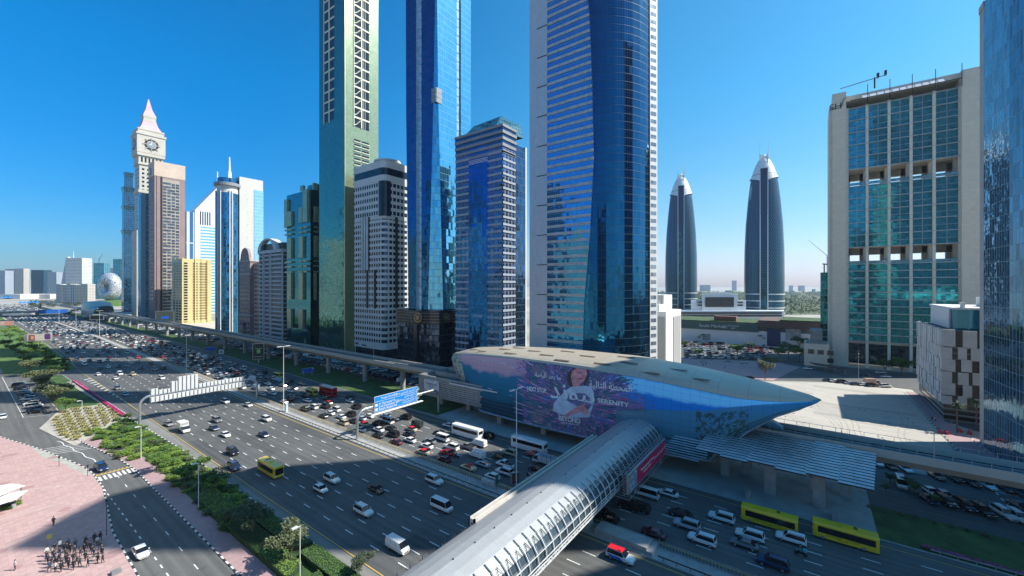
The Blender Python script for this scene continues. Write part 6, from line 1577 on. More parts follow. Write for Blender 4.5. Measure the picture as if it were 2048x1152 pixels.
def truck_parts(L,W,Hh,boxed=True):
    P=[]; m=MB(); hull(m,[(L/2-1.9,W/2*.95,1.3),(L/2-.25,W/2*.95,1.25),(L/2,W/2*.85,1.0)],.4); cabin(m,W,2.25,(L/2-1.85,L/2-.2,L/2-1.75,L/2-.75,1.25)); m.box(-L/2,L/2-1.9,-W*.3,W*.3,.55,.8,2); P.append(('cab',take(m,'cab',CARM),(0,0,0)))
    m=MB()
    if boxed: m.box(-L/2,L/2-2.0,-W/2,W/2,.85,Hh,0); m.poly([(L/2-2.0,-W/2*.9,2.25),(L/2-2.0,W/2*.9,2.25),(L/2-2.0,W/2*.9,Hh),(L/2-2.0,-W/2*.9,Hh)],0)
    else:
        m.box(-L/2,L/2-2.0,-W/2,W/2,.85,1.0,0)
        for s in (-1,1): m.box(-L/2,L/2-2.0,s*W/2-.05,s*W/2+.05,1.0,Hh,0)
        m.box(-L/2,-L/2+.08,-W/2,W/2,1.0,Hh,0); m.box(L/2-2.1,L/2-2.02,-W/2,W/2,1.0,Hh,0)
        for i in range(5):
            x=-L/2+i*(L-2)/4
            for s in (-1,1): m.box(x-.05,x+.05,s*W/2-.08,s*W/2+.08,1.0,Hh+.05,2)
    P.append(('cargo_box',take(m,'cargo_box',CARM),(0,0,0)))
    for x in (-L*.28,L*.32):
        for s in (-1,1): P.append(('wheel',WH,(x,s*(W/2-.14),.36)))
    return P
BOXT=truck_parts(6.4,2.2,3.05); LORRY=truck_parts(7.5,2.3,2.5,False); SMALLT=truck_parts(4.6,1.8,2.1)
def skin_body(pts,edges,rad,name,mats,matf,sub=1):
    me=bpy.data.meshes.new(name); me.from_pydata(pts,edges,[]); o=bpy.data.objects.new(name,me); link(o)
    sk=o.modifiers.new('s','SKIN'); 
    for i,r in enumerate(rad): me.skin_vertices[0].data[i].radius=(r,r) if not isinstance(r,tuple) else r
    me.skin_vertices[0].data[0].use_root=True
    if sub: ss=o.modifiers.new('u','SUBSURF'); ss.levels=sub; ss.render_levels=sub
    dg=bpy.context.evaluated_depsgraph_get(); out=bpy.data.meshes.new_from_object(o.evaluated_get(dg)); bpy.data.objects.remove(o)
    out.name=name; out.materials.clear()
    for q in mats: out.materials.append(q)
    for p in out.polygons: p.material_index=matf(p.center); p.use_smooth=True
    return out
SKIN=plain('skin',(.35,.20,.14),.6,var=.1); CL_D=plain('cloth_dark',(.02,.022,.03),.9); CL_W=plain('cloth_white',(.6,.6,.58),.9); CL_Y=plain('cloth_yellow',(.55,.5,.12),.9); CL_B=plain('cloth_blue',(.03,.05,.10),.9)
def person_mesh(name,top,leg,stride=.18,arm=.12,ride=False):
    if not ride:
        p=[(0,0,.95),(0,0,1.15),(0,0,1.38),(0,0,1.52),(.02,0,1.66),(0,.10,.88),(stride*.6,.11,.5),(stride*.5,.11,.09),(stride*.5+.14,.12,.05),(0,-.10,.88),(-stride*.3,-.11,.5),(-stride,-.11,.10),(-stride+.13,-.12,.05),(0,.19,1.40),(-arm*.4,.25,1.14),(arm,.26,.92),(arm+.05,.26,.83),(0,-.19,1.40),(arm*.5,-.25,1.14),(arm*1.3,-.25,.93),(arm*1.3+.05,-.25,.84)]
    else:
        p=[(0,0,.80),(.06,0,.98),(.16,0,1.2),(.2,0,1.32),(.24,0,1.46),(0,.10,.76),(.36,.17,.66),(.3,.17,.3),(.42,.17,.25),(0,-.10,.76),(.36,-.17,.66),(.3,-.17,.3),(.42,-.17,.25),(.16,.19,1.22),(.3,.25,1.02),(.52,.25,1.0),(.6,.24,.98),(.16,-.19,1.22),(.3,-.25,1.02),(.52,-.25,1.0),(.6,-.24,.98)]
    e=[(0,1),(1,2),(2,3),(3,4),(0,5),(5,6),(6,7),(7,8),(0,9),(9,10),(10,11),(11,12),(2,13),(13,14),(14,15),(15,16),(2,17),(17,18),(18,19),(19,20)]
    r=[.14,.135,.15,.06,.105,.09,.065,.045,.04,.09,.065,.045,.04,.06,.045,.035,.04,.06,.045,.035,.04]
    zt=p[3][2]
    return skin_body(p,e,r,name,[SKIN,top,leg],lambda c: 0 if (c.z>zt or (abs(c.y)>.2 and c.z<.90 and not ride)) else (1 if c.z>p[0][2]-.05 else 2))
PER=[person_mesh('body',CL_D,CL_D),person_mesh('body',CL_W,CL_D,.05,.04),person_mesh('body',CL_B,CL_D,.25,.16),person_mesh('body',CL_Y,CL_B,.08)]
RIDER=person_mesh('body',CL_D,CL_D,ride=True); RIDER2=person_mesh('body',plain('cloth_teal',(.05,.3,.32),.8),CL_D,ride=True)
hm=MB(); 
for i in range(8):
    for j in range(4):
        f=lambda a,b:(.02-.02+.115*math.cos(a)*math.cos(b)-.01,.115*math.sin(a)*math.cos(b),.13*math.sin(b)+.03)
        a0,a1=2*math.pi*i/8,2*math.pi*(i+1)/8; b0,b1=math.pi/2*j/4,math.pi/2*(j+1)/4
        hm.poly([f(a0,b0),f(a1,b0),f(a1,b1),f(a0,b1)])
HAIRM=take(hm,'hair',[plain('hair_black',(.01,.008,.008),.7)],True)
HELM=take(hm,'helmet',[M_DARK],True)
def person(x,y,rz,k,label,group=None,z=.13,s=1.0):
    t=T('person',label,'person',(x,y,z),group,rz); t.scale=(s,s,s)
    o=bpy.data.objects.new('body',PER[k]); link(o); o.parent=t
    h=bpy.data.objects.new('hair',HAIRM); link(h); h.parent=t; h.location=(.02,0,1.66); return t
def moto(x,y,rz,label,colr=(.02,.02,.02),box=None,rider=RIDER,rlabel=None):
    t=T('motorcycle',label,'motorcycle',(x,y,.035),None,rz)
    if 'mb' not in PROTO:
        m=MB(); hull(m,[(-.6,.10,.85),(-.3,.16,.82),(.0,.15,.78),(.3,.16,.92),(.5,.10,.85)],.4); m.tube((.5,0,.85),(.72,0,.33),.05,.05,6,2); m.tube((.42,-.33,1.02),(.42,.33,1.02),.025,.025,5,2); m.box(.5,.62,-.1,.1,.82,1.0,3); m.box(-.72,-.5,-.12,.12,.6,.85,2)
        b=take(m,'frame',CARM); m=MB(); m.tube((0,-.06,0),(0,.06,0),.32,.32,16,2); w=take(m,'wheel',CARM); m=MB(); m.box(-.28,.22,-.27,.27,0,.5,0); bx=take(m,'delivery_box',CARM); PROTO['mb']=(b,w,bx)
    b,w,bx=PROTO['mb']
    for n,me,off in (('frame',b,(0,0,0)),('wheel',w,(.72,0,.32)),('wheel',w,(-.62,0,.32))):
        o=bpy.data.objects.new(n,me); link(o); o.parent=t; o.location=off; o.color=(*colr,1)
    if box: o=bpy.data.objects.new('delivery_box',bx); link(o); o.parent=t; o.location=(-.55,0,.88); o.color=(*box,1)
    if rider:
        q=T('person',rlabel,'person',(x,y,.035),None,rz); o=bpy.data.objects.new('body',rider); link(o); o.parent=q; o.location=(-.05,0,.02)
        h=bpy.data.objects.new('helmet',HELM); link(h); h.parent=q; h.location=(.20,0,1.47); h.scale=(1.2,1.2,1.2)
    return t
ORD=['first','second','third','fourth','fifth','sixth','seventh','eighth','ninth','tenth','eleventh','twelfth','thirteenth','fourteenth','fifteenth','sixteenth','seventeenth','eighteenth','nineteenth','twentieth']
TENS={2:'twenty',3:'thirty',4:'forty',5:'fifty',6:'sixty',7:'seventy',8:'eighty',9:'ninety'}
TENTH={2:'twentieth',3:'thirtieth',4:'fortieth',5:'fiftieth',6:'sixtieth',7:'seventieth',8:'eightieth',9:'ninetieth'}
def ordi(n):
    if n<20: return ORD[n]
    n+=1; return TENTH[n//10] if n%10==0 else TENS[n//10]+'-'+ORD[n%10-1]
NEARX=lambda k:43.8+3.63*k
FARX=lambda k:79.7+3.35*k
cars=[]   # dict: road, lane, y, kind, colour
def add_px(road,px,py,kind,c,zc=.7):
    x,y=G(px,py,zc); 
    if road=='n': k=max(0,min(7,round((x-sh(y)*.6-43.8)/3.63))); xx=NEARX(k)+sh(y); dx=max(-.5,min(.5,x-xx))
    else: k=max(0,min(6,round((x-sh(y)*.8-79.7)/3.35))); xx=FARX(k)+sh(y)*.8; dx=max(-.5,min(.5,x-xx))
    if kind in('bus','coach','double','box','lorry') or True: pass
    cars.append(dict(road=road,lane=k,x=xx+dx*.6,y=y,kind=kind,c=c))
for a in '''337,847,saloon,grey;437,839,SUV,grey;429,855,saloon,dark blue;452,868,saloon,white;454,802,SUV,white;501,808,saloon,silver;250,788,saloon,silver blue;221,778,SUV,grey;223,757,saloon,white;166,752,saloon,white;236,748,van,white;322,756,SUV,white;309,738,SUV,silver;278,736,saloon,black;211,734,saloon,white;192,737,saloon,black;254,726,saloon,white;211,715,saloon,dark red;157,705,saloon,white;198,706,SUV,silver;184,711,saloon,black;235,706,SUV,grey;297,727,saloon,black;459,905,SUV,black;458,936,SUV,dark blue;665,957,SUV,white;636,979,hatchback,white;753,977,saloon,black;869,960,SUV,white;727,1021,SUV,white;884,1012,minibus,white;799,1090,van,white;528,868,saloon,dark blue;536,837,SUV,white'''.split(';'):
    p=a.split(','); add_px('n',float(p[0]),float(p[1]),p[2],p[3])
for a in '''896,850,saloon,white;975,871,SUV,black;819,867,saloon,black;820,879,saloon,white;792,883,saloon,dark red;879,865,saloon,black;884,876,minibus,white;858,882,saloon,grey;853,891,saloon,white;905,893,SUV,white;936,893,pickup,grey;894,904,saloon,red;887,918,saloon,dark red;957,909,van,white;999,913,saloon,dark green;1021,904,SUV,beige;1066,907,saloon,red;967,927,saloon,silver blue;1012,927,pickup,white;1009,943,SUV,white;983,953,hatchback,white;1073,936,saloon,black;961,886,van,white;1295,985,minibus,white;1337,983,saloon,white;1191,1029,SUV,black;1254,1014,SUV,black;1278,1013,SUV,black;1213,1036,saloon,black;1361,1026,saloon,black;1443,1035,SUV,white;1373,1050,SUV,silver;1305,1068,saloon,dark red;1403,1081,SUV,white;1499,1073,SUV,white;1488,1089,saloon,grey;1545,1125,SUV,dark blue;1582,1077,SUV,white;551,761,van,light blue;541,751,saloon,white;540,757,SUV,white;536,767,saloon,white;546,776,saloon,white;549,785,saloon,white;528,787,saloon,silver;563,771,saloon,grey;582,780,saloon,white;605,766,saloon,beige;576,765,saloon,black;593,775,saloon,black;583,797,SUV,dark red;591,792,saloon,grey;616,800,saloon,white;612,791,SUV,black;654,796,saloon,black;701,801,saloon,white;702,793,saloon,black;717,812,SUV,black;612,817,SUV,black;629,813,SUV,white;651,812,SUV,black;674,818,SUV,white;661,825,saloon,white;647,831,saloon,black;682,833,saloon,white;702,828,SUV,black;686,845,SUV,beige;707,841,saloon,black;723,836,saloon,silver;738,831,saloon,white;756,847,SUV,black;772,831,saloon,silver blue;778,841,minibus,white;813,833,SUV,black;721,858,saloon,white;757,858,saloon,white;781,856,saloon,black;572,802,saloon,white;756,870,saloon,black;786,868,SUV,black'''.split(';'):
    p=a.split(','); add_px('f',float(p[0]),float(p[1]),p[2],p[3])
for px,py in ((823,857),(728,847),(845,903),(660,804),(937,934)): add_px('f',px,py,'taxi','beige')
rd=random.Random(21)
SKIPN={'bus':(540,934)}
def free(road,k,y,gap):
    return all(not(c['road']==road and c['lane']==k and abs(c['y']-y)<gap) for c in cars)
CW=['white']*9+['silver']*3+['grey']*3+['black']*5+['dark blue','dark red','beige','red','silver blue']
KW=['saloon']*6+['SUV']*5+['hatchback','van','minibus','pickup']
for _ in range(900):
    y=rd.uniform(285,760); k=rd.randrange(8)
    if free('n',k,y,24 if y<420 else 15) and rd.random()<.55: cars.append(dict(road='n',lane=k,x=NEARX(k)+sh(y)+rd.uniform(-.3,.3),y=y,kind=rd.choice(KW),c=rd.choice(CW)))
for _ in range(4000):
    y=rd.uniform(205,560); k=rd.randrange(7)
    if free('f',k,y,8.2+rd.random()*4): cars.append(dict(road='f',lane=k,x=FARX(k)+sh(y)*.8+rd.uniform(-.35,.35),y=y,kind=rd.choice(KW),c=rd.choice(CW)))
# specials
def special(parts,name,cat,px,py,colr,label,zc=1.2,road='f',rz=None,x=None):
    X,Y=G(px,py,zc)
    if x is not None: X=x
    for c in list(cars):
        if abs(c['x']-X)<2.4 and abs(c['y']-Y)<8.5 and name!='box': 
            if (c['x']-X)**2<4.5 and abs(c['y']-Y)<7: cars.remove(c)
    t=place(name,cat,None,X,Y,rz if rz is not None else (math.pi/2 if road=='f' else -math.pi/2),colr,label,None,True,parts=parts); return t
yb=[]
t=special(BUSY,'yellow_bus','bus',541,936,COL['yellow'],'yellow school bus driving alone on the near carriageway above the shadow',1.4,'n'); yb.append(t)
t=special(BUSY,'yellow_bus','bus',1538,1037,COL['yellow'],'yellow school bus in front, nearer the footbridge, of two on the far carriageway',1.5,'f'); yb.append(t)
t=special(BUSY,'yellow_bus','bus',1689,1070,COL['yellow'],'yellow school bus at the back of the pair, beside the grass verge',1.5,'f'); yb.append(t)
for t in yb:
    for s in (-1,1):
        for k,(w,xx,zz) in enumerate((('SCHOOL BUS',1.6,1.08),(arab('حافلة مدرسية'.replace('ف','ف')),-1.2,1.08),('1 2 3 4 5 6',.4,.72))):
            o=txt(w,.36,M_DARK,None,Vector((0,0,0)),Matrix.Identity(3),'bus_lettering',.004); o.parent=t; o.matrix_parent_inverse=Matrix.Identity(4)
            o.matrix_basis=Matrix.Translation((xx,s*1.235,zz))@basis((1,0,0) if s<0 else (-1,0,0),(0,0,1)).to_4x4()
t=special(COACH,'coach','coach',934,864,COL['white'],'white coach nearest the sign gantry in the kerb lane',1.6,'f'); t=special(COACH,'coach','coach',1058,890,COL['white'],'white coach in the kerb lane closest to the footbridge',1.6,'f')
t=special(DBL,'double_decker_bus','bus',656,782,(.45,.01,.03),'red open top double decker bus beside the grass verge',2,'f')
for o in t.children:
    if o.name.startswith('body'):
        m=MB(); m.box(-5.0,5.0,-1.1,1.1,4.02,4.25,0); q=m.build('canopy',[plain('canopy_cream',(.65,.62,.52),.7)],None); q.parent=t; break
t=special(MINI,'minibus','minibus',557,750,(.45,.40,.06),'yellow green small bus near the grass verge, left of the tall lamp',1.3,'f'); t=special(MINI,'minibus','minibus',623,784,(.50,.40,.05),'yellow minibus just left of the red double decker',1.3,'f')
t=special(BOXT,'box_truck','truck',367,853,COL['white'],'white box truck on the near carriageway left of two dark cars',1.6,'n')
t=special(LORRY,'open_lorry','truck',1091,920,(.45,.52,.56),'pale blue open sided lorry beside the footbridge',1.3,'f')
t=special(SMALLT,'small_truck','truck',834,848,(.02,.03,.03),'small dark green box truck behind the blue sign gantry',1.1,'f')
# police style patrol car with red roof
x,y=G(1241,1111,.8); t=place('patrol_car','car','SUV',x,y,-math.pi/2,COL['white'],'white patrol car with red roof and blue side stripes by the median',None,True)
m=MB(); m.box(-2.1,.6,-.72,.72,1.83,1.86,0); m.build('red_roof',[RED]).parent=t
m=MB()
for s in (-1,1): m.poly([(-1.6,s*.995,.5),(.9,s*.995,.5),(.2,s*.995,1.0),(-2.1,s*.99,1.0)],0)
m.build('blue_stripe',[plain('stripe_blue',(.02,.12,.5),.3)]).parent=t
m=MB(); m.box(-.2,.2,-.5,.5,1.86,2.0,0); m.build('light_bar',[RED]).parent=t
# vehicle list to objects, larger ones individually
def dep(c): return DEP(c['x'],c['y'])
lots=[]
for i in range(13):   # row by the service road
    y=236+i*5.8; lots.append(dict(x=18.6,y=y,rz=R_(-28)+math.pi*(i%2),kind=rd.choice(KW[:12]),c=['black','dark blue','white','white','silver','white','silver','black','silver blue','white','black','dark red','black'][i],lab=' parked '+ordi(i)+' from the near end of the diagonal row',g='cars parked in the diagonal row'))
for r,(X,y0,n,dy,name) in enumerate(((132.5,118,46,3.3,'viaduct side row'),(142.5,118,48,3.3,'middle row under the towers'),(149,118,40,3.6,'tower side row'))):
    k=0
    for i in range(n):
        if rd.random()<(.12 if r<2 else .35): continue
        lots.append(dict(x=X,y=y0+i*dy*1.35,rz=R_(25 if r==0 else -25),kind=rd.choice(KW),c=rd.choice(CW),lab=' parked '+ordi(k)+' from the station, '+name,g='cars parked beyond the viaduct')); k+=1
LOTP='''1753.6,924.7,hatchback,white;1779,930.6,saloon,black;1809,935.7,saloon,white;1872,951,saloon,black;1906.8,955.3,SUV,black;1940,963.8,SUV,black;1972,969,saloon,white;2009.7,975.7,SUV,black;2038.7,984,saloon,black;1861.7,982.5,saloon,white;1889,989,saloon,silver;1856.6,997,saloon,dark blue;1892,1003,SUV,black;1929.8,1011.5,SUV,black;1965.5,1021.7,SUV,black;2008,1026.8,SUV,white;2036,1034,SUV,white;2040,1012,saloon,black;1802,967,minibus,white'''
for i,a in enumerate(LOTP.split(';')):
    p=a.split(','); x,y=G(float(p[0]),float(p[1]),.7); lots.append(dict(x=x,y=y,rz=math.pi if i==18 else R_(200 if i<9 else 200)+0,kind=p[2],c=p[3],lab=' parked '+ordi(i)+' in the shaded car park by the canopy',g='cars in the shaded car park'))
for i,(px,py,k,c) in enumerate(((1656,760,'saloon','dark blue'),(1671,762,'saloon','white'),(1686,764,'SUV','black'),(1700,766,'saloon','silver'),(1713,768,'saloon','dark blue'),(1728,769,'saloon','white'),(1745,771,'SUV','black'),(1771,772,'SUV','white'),(1762,745,'SUV','white'),(1772,753,'saloon','white'),(1730,750,'saloon','black'),(1616,737,'saloon','white'))):
    x,y=G(px,py,.7); lots.append(dict(x=x,y=y,rz=R_(-60),kind=k,c=c,lab=' parked '+ordi(i)+' from the left along the sand lot',g='cars below the stone tower'))
r0=random.Random(31); k=0
for r in range(9):
    for i in range(22):
        px=1368+i*7.6+r*1.0; py=680+r*4.3+ i*.16
        if r0.random()<.14 or px>1532: continue
        x,y=G(px,py,.7); lots.append(dict(x=x,y=y,rz=R_(-55)+r0.uniform(-.05,.05),kind=r0.choice(KW[:12]),c=r0.choice(CW),lab=' parked '+ordi(i)+' from left, '+ordi(r)+' row from the market',g='cars in the market car park')); k+=1
for i,(px,py,k,c) in enumerate(((1545,697,'SUV','dark red'),(1541,706,'SUV','white'),(1400,711,'saloon','black'),(1412,714,'saloon','white'),(1440,716,'SUV','white'),(1455,722,'saloon','silver'),(1488,724,'SUV','white'),(1500,755,'saloon','black'),(1497,761,'saloon','white'),(1549,719,'SUV','white'))):
    x,y=G(px,py,.7); lots.append(dict(x=x,y=y,rz=R_(-50),kind=k,c=c,lab=' standing '+ordi(i)+' among cars around the pink promenade',g='cars around the promenade'))
allc=[]
for c in cars: c['d']=dep(c); c['rz']=(math.pi/2 if c['road']=='f' else -math.pi/2)+0; allc.append(c)
for c in lots: c['d']=dep(c); allc.append(c)
def inview(c):
    if c['d']<20: return False
    p=PXY(c['x'],c['y'],.7); return -30<p[0]<2080 and 500<p[1]<1180
allc=[c for c in allc if inview(c)]
allc.sort(key=lambda c:c['d'])
hwy={}
for c in allc:
    if 'road' in c: hwy.setdefault((c['road'],c['lane'],c['y']>38),[]).append(c)
for (road,lane,left),l in hwy.items():
    l.sort(key=lambda c:abs(c['y']-38))
    for i,c in enumerate(l):
        c['lab']=' '+ordi(i)+' '+('left' if left else 'right')+' of the footbridge, '+(ORD[7-lane] if road=='n' else ORD[lane])+' lane from the median, '+('near' if road=='n' else 'far')+' road'
        c['g']='cars on the '+('near' if road=='n' else 'far')+' carriageway'
NAMES={'saloon':('car','car'),'taxi':('taxi','taxi'),'hatchback':('car','car'),'SUV':('car','car'),'van':('van','van'),'minibus':('minibus','minibus'),'pickup':('pickup_truck','pickup truck')}
ncar=0; rest=[]
for c in allc:
    nm,cat=NAMES[c['kind']]
    if cat=='car':
        ncar+=1
        if ncar>290: rest.append(c); continue
    elif c['d']>420: rest.append(c); continue
    kindname='taxi' if c['kind']=='taxi' else c['kind']
    place(nm,cat,c['kind'],c['x'],c['y'],c['rz'],COL[c['c']],c['c']+' '+kindname+c['lab'],c['g'],c['d']<150,z=.12 if 'road' not in c else .035)
CW2=['white']*11+['silver']*5+['grey']*5+['black']*4+['dark blue']
# the remaining far vehicles as one mass
r1=random.Random(77)
for _ in range(1900):
    y=r1.uniform(560,980); f=r1.random()<.72; k=r1.randrange(7 if f else 8); rest.append(dict(x=(FARX(k) if f else NEARX(k))+6.3*(.8 if f else 1),y=round(y/ (9 if f else 24))*(9 if f else 24)+k*1.7,rz=math.pi/2,kind='saloon',c=r1.choice(CW2)))
for _ in range(1500):
    rest.append(dict(x=r1.uniform(-250,110),y=r1.uniform(1080,1700),rz=r1.uniform(0,6.3),kind='saloon',c=r1.choice(CW2)))
for _ in range(220): rest.append(dict(x=r1.uniform(130,152),y=round(r1.uniform(340,900)/3.2)*3.2,rz=R_(20),kind='saloon',c=r1.choice(CW2)))
groups={}
seen=set(); m=MB(); mats=[plain('far_paint_'+k.replace(' ','_'),v,.3) for k,v in COL.items()]+[M_CARGL]; ci={k:i for i,k in enumerate(COL)}
for c in rest:
    key=(round(c['x']/2),round(c['y']/4)); 
    if key in seen: continue
    seen.add(key); cs,sn=math.cos(c['rz']),math.sin(c['rz']); hh={'van':2,'minibus':2.1,'SUV':1.8}.get(c['kind'],1.45)
    P=lambda u,v,z:(c['x']+u*cs-v*sn,c['y']+u*sn+v*cs,z+.05); i=ci[c['c']]; g=len(mats)-1
    A=[P(-2.3,-.9,.3),P(2.3,-.9,.3),P(2.3,.9,.3),P(-2.3,.9,.3)];Bq=[P(-2.3,-.85,.92),P(2.2,-.85,.85),P(2.2,.85,.85),P(-2.3,.85,.92)];C=[P(-1.8,-.8,.93),P(1.1,-.8,.93),P(1.1,.8,.93),P(-1.8,.8,.93)];D=[P(-1.2,-.65,hh),P(.4,-.65,hh),P(.4,.65,hh),P(-1.2,.65,hh)]
    for q in range(4): r=(q+1)%4; m.poly([A[q],A[r],Bq[r],Bq[q]],i); m.poly([C[q],C[r],D[r],D[q]],g)
    m.poly(Bq,i); m.poly(D,i)
one(m,'distant_traffic',mats,'mass of tiny distant cars filling the far highway and lots','traffic','distant traffic','stuff')
for px,py in ((50,830),):
    pass
x,y=G(12,832,.7); place('car','car','hatchback',10.5,y,-math.pi/2,COL['white'],'white hatchback driving on the service road beside the parked row',None,False)
x,y=G(202,935,.7); place('car','car','SUV',x,y,-math.pi/2+.1,COL['dark blue'],'dark blue people carrier stopped at the zebra crossing on the service road',None,True)
x,y=G(281,1102,.7); place('car','car','saloon',x,y,-math.pi/2,COL['white'],'white saloon standing in the taxi bay beside the pink plaza',None,True)
x,y=G(913,911,.7); moto(x,y,math.pi/2,'dark motorcycle with white top box between the red cars and the van',box=(.7,.7,.7),rlabel='motorcyclist in dark clothes riding between the red cars and the van')
x,y=G(1060,947,.7); moto(x,y,math.pi/2,'pale scooter close to the footbridge parapet',colr=(.5,.5,.5),rlabel='rider in dark clothes on the pale scooter near the footbridge')
x,y=G(1602,1104,.7); moto(x,y,math.pi/2,'delivery motorcycle with teal box behind the yellow school buses',box=(.08,.4,.42),rider=RIDER2,rlabel='rider in a teal shirt on the delivery motorcycle behind the buses')
t=T('food_truck','white truck with an orange printed box parked by the sand lot','truck',(*G(1744,764,1.5),.13),None,R_(-60)); 
for n,me,off in BOXT: o=bpy.data.objects.new(n,me); link(o); o.parent=t; o.location=off; o.color=(.62,.40,.30,1)
# ---------------- people ----------------
x,y=G(107,1053,0); person(x,y,R_(60),0,'person in black walking alone across the pink plaza',s=1.08)
x,y=G(30,1142,0); person(x,y,R_(200),1,'person in a white top leaning forward at the bottom left of the plaza',s=1.0)
rp=random.Random(12); crowd=[]
CROWD='crowd of people standing together on the plaza'
for _ in range(400):
    if len(crowd)>=52: break
    u,v=rp.random(),rp.random(); px=92+u*115; py=1106-u*24+v*48
    if py>1158: continue
    x,y=G(px,py,0)
    if all((x-a)**2+(y-b)**2>.55 for a,b in crowd): crowd.append((x,y))
for i,(x,y) in enumerate(crowd):
    k=rp.choice((0,0,0,0,0,0,2,1,0,0,2,0)); person(x,y,rp.uniform(0,6.28),k,['person in dark clothes standing among the crowd on the plaza','person in a white shirt standing among the crowd on the plaza','person in a navy shirt and dark trousers in the plaza crowd','person in a yellow shirt standing among the crowd on the plaza'][k],CROWD,s=rp.uniform(.94,1.06))
for i,(px,py) in enumerate(((1403,727),(1408,725),(1414,723),(1419,720),(1424,722),(1429,716),(1406,733),(1392,720),(1450,738),(1459,752),(1412,730))):
    x,y=G(px,py,0); person(x,y,i,0,'person in dark clothes walking on the far pink promenade','pedestrians on the far promenade',z=.16)
x,y=G(1864,843,0); person(x,y,0,0,'person in black on the pink path beside the clad building'); x,y=G(1871,844,0); person(x,y,1,1,'person in a white top on the pink path beside the clad building')
# ---------------- trees and plants ----------------
def leafmat(name,a,b_):
    m,n,b=nodes(name); f=pnoise(n,.9,3); oi=n.nodes.new('ShaderNodeObjectInfo'); r=n.nodes.new('ShaderNodeMapRange'); r.inputs[1].default_value=.35; r.inputs[2].default_value=.65
    n.links.new(MA(n,'ADD',MA(n,'MULTIPLY',f,.65),MA(n,'MULTIPLY',oi.outputs['Random'],.35)),r.inputs[0]); n.links.new(MIX(n,r.outputs[0],a,b_),b.inputs['Base Color']); b.inputs['Roughness'].default_value=.7
    b.inputs['Transmission Weight'].default_value=0; b.inputs['Subsurface Weight'].default_value=0; return m
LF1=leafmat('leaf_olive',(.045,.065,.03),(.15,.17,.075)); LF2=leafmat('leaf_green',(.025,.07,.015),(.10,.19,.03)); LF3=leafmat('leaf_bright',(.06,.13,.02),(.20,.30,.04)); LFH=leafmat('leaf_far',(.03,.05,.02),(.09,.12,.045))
BARK=plain('bark',(.16,.12,.09),.9,var=.2,scale=3)
def leaf_cloud(m,c,r,n,size,rnd,flatt=.7):
    for _ in range(n):
        while True:
            p=Vector((rnd.uniform(-1,1),rnd.uniform(-1,1),rnd.uniform(-1,1)))
            if .25<p.length<1: break
        q=Vector((c[0]+p.x*r,c[1]+p.y*r,c[2]+p.z*r*flatt)); a=Vector((rnd.uniform(-1,1),rnd.uniform(-1,1),rnd.uniform(-.6,.6))).normalized(); b=a.cross(Vector((rnd.uniform(-.5,.5),rnd.uniform(-.5,.5),1))).normalized(); s=size*rnd.uniform(.6,1.3)
        m.poly([q-a*s,q+b*s*.55,q+a*s,q-b*s*.55])
def tree_meshes(seed,h,r,n,size,leaf,spread=1.0,flatt=.55):
    rnd=random.Random(seed); tr=MB(); cr=MB(); base=Vector((0,0,0)); fork=Vector((rnd.uniform(-.2,.2),rnd.uniform(-.2,.2),h*.35)); tr.tube(base,fork,.20*h/7,.13*h/7,8)
    nl=7
    for i in range(nl):
        a=2*math.pi*i/nl+rnd.uniform(-.3,.3); rr=r*rnd.uniform(.35,.8)*spread; mid=fork+Vector((math.cos(a)*rr*.5,math.sin(a)*rr*.5,h*.28)); end=Vector((math.cos(a)*rr,math.sin(a)*rr,h*rnd.uniform(.68,.92)))
        tr.tube(fork,mid,.09*h/7,.06*h/7,5); tr.tube(mid,end,.06*h/7,.02,5)
        for _ in range(3):
            c=end+Vector((rnd.uniform(-.3,.3)*r,rnd.uniform(-.3,.3)*r,rnd.uniform(-.12,.12)*h)); leaf_cloud(cr,c,r*rnd.uniform(.26,.42),n//24,size,rnd,flatt)
    leaf_cloud(cr,(0,0,h*.85),r*.5,n//8,size,rnd,flatt)
    return take(tr,'trunk',[BARK],False),take(cr,'crown',[leaf],False)
TM=[tree_meshes(1,6,3.6,2400,.24,LF1),tree_meshes(2,6.5,3.4,2600,.24,LF1),tree_meshes(3,5,2.6,2000,.22,LF2),tree_meshes(4,5.5,3.0,2200,.22,LF2),tree_meshes(5,4.6,2.2,1500,.22,LF3),tree_meshes(6,9,6,2600,.55,LFH)]
def tree(x,y,k,s,label,group=None,z=.1,name='tree'):
    t=T(name,label,'tree',(x,y,z),group,(x*7+y*3)%6.28); t.scale=(s,s,s)
    for n,me in zip(('trunk','crown'),TM[k]): o=bpy.data.objects.new(n,me); link(o); o.parent=t
    return t
trees=[(505,1075,0,1.05,'large olive acacia beside the pavement above the lamp head'),(580,1130,1,1.0,'leafy grey green tree beside the single headed lamp'),(455,1050,2,.6,'small dark tree on the shaded verge'),(370,975,2,1.0,'dark tree with spreading limbs beside the lamp post'),(430,985,3,.85,'dark green tree in the shade near the kerb'),(315,945,3,.8,'thin branched tree over the clipped green hedge'),(405,945,2,.75,'flat crowned tree overhanging the shoulder'),(250,900,4,.7,'yellow green young tree in the planting strip'),(720,1160,1,.55,'small tree at the bottom edge left of the footbridge'),(255,1165,0,.01,'')]
for px,py,k,s,l in trees:
    if l: x,y=G(px,py,0); tree(x,y,k,s,l,'trees in the planting strip')
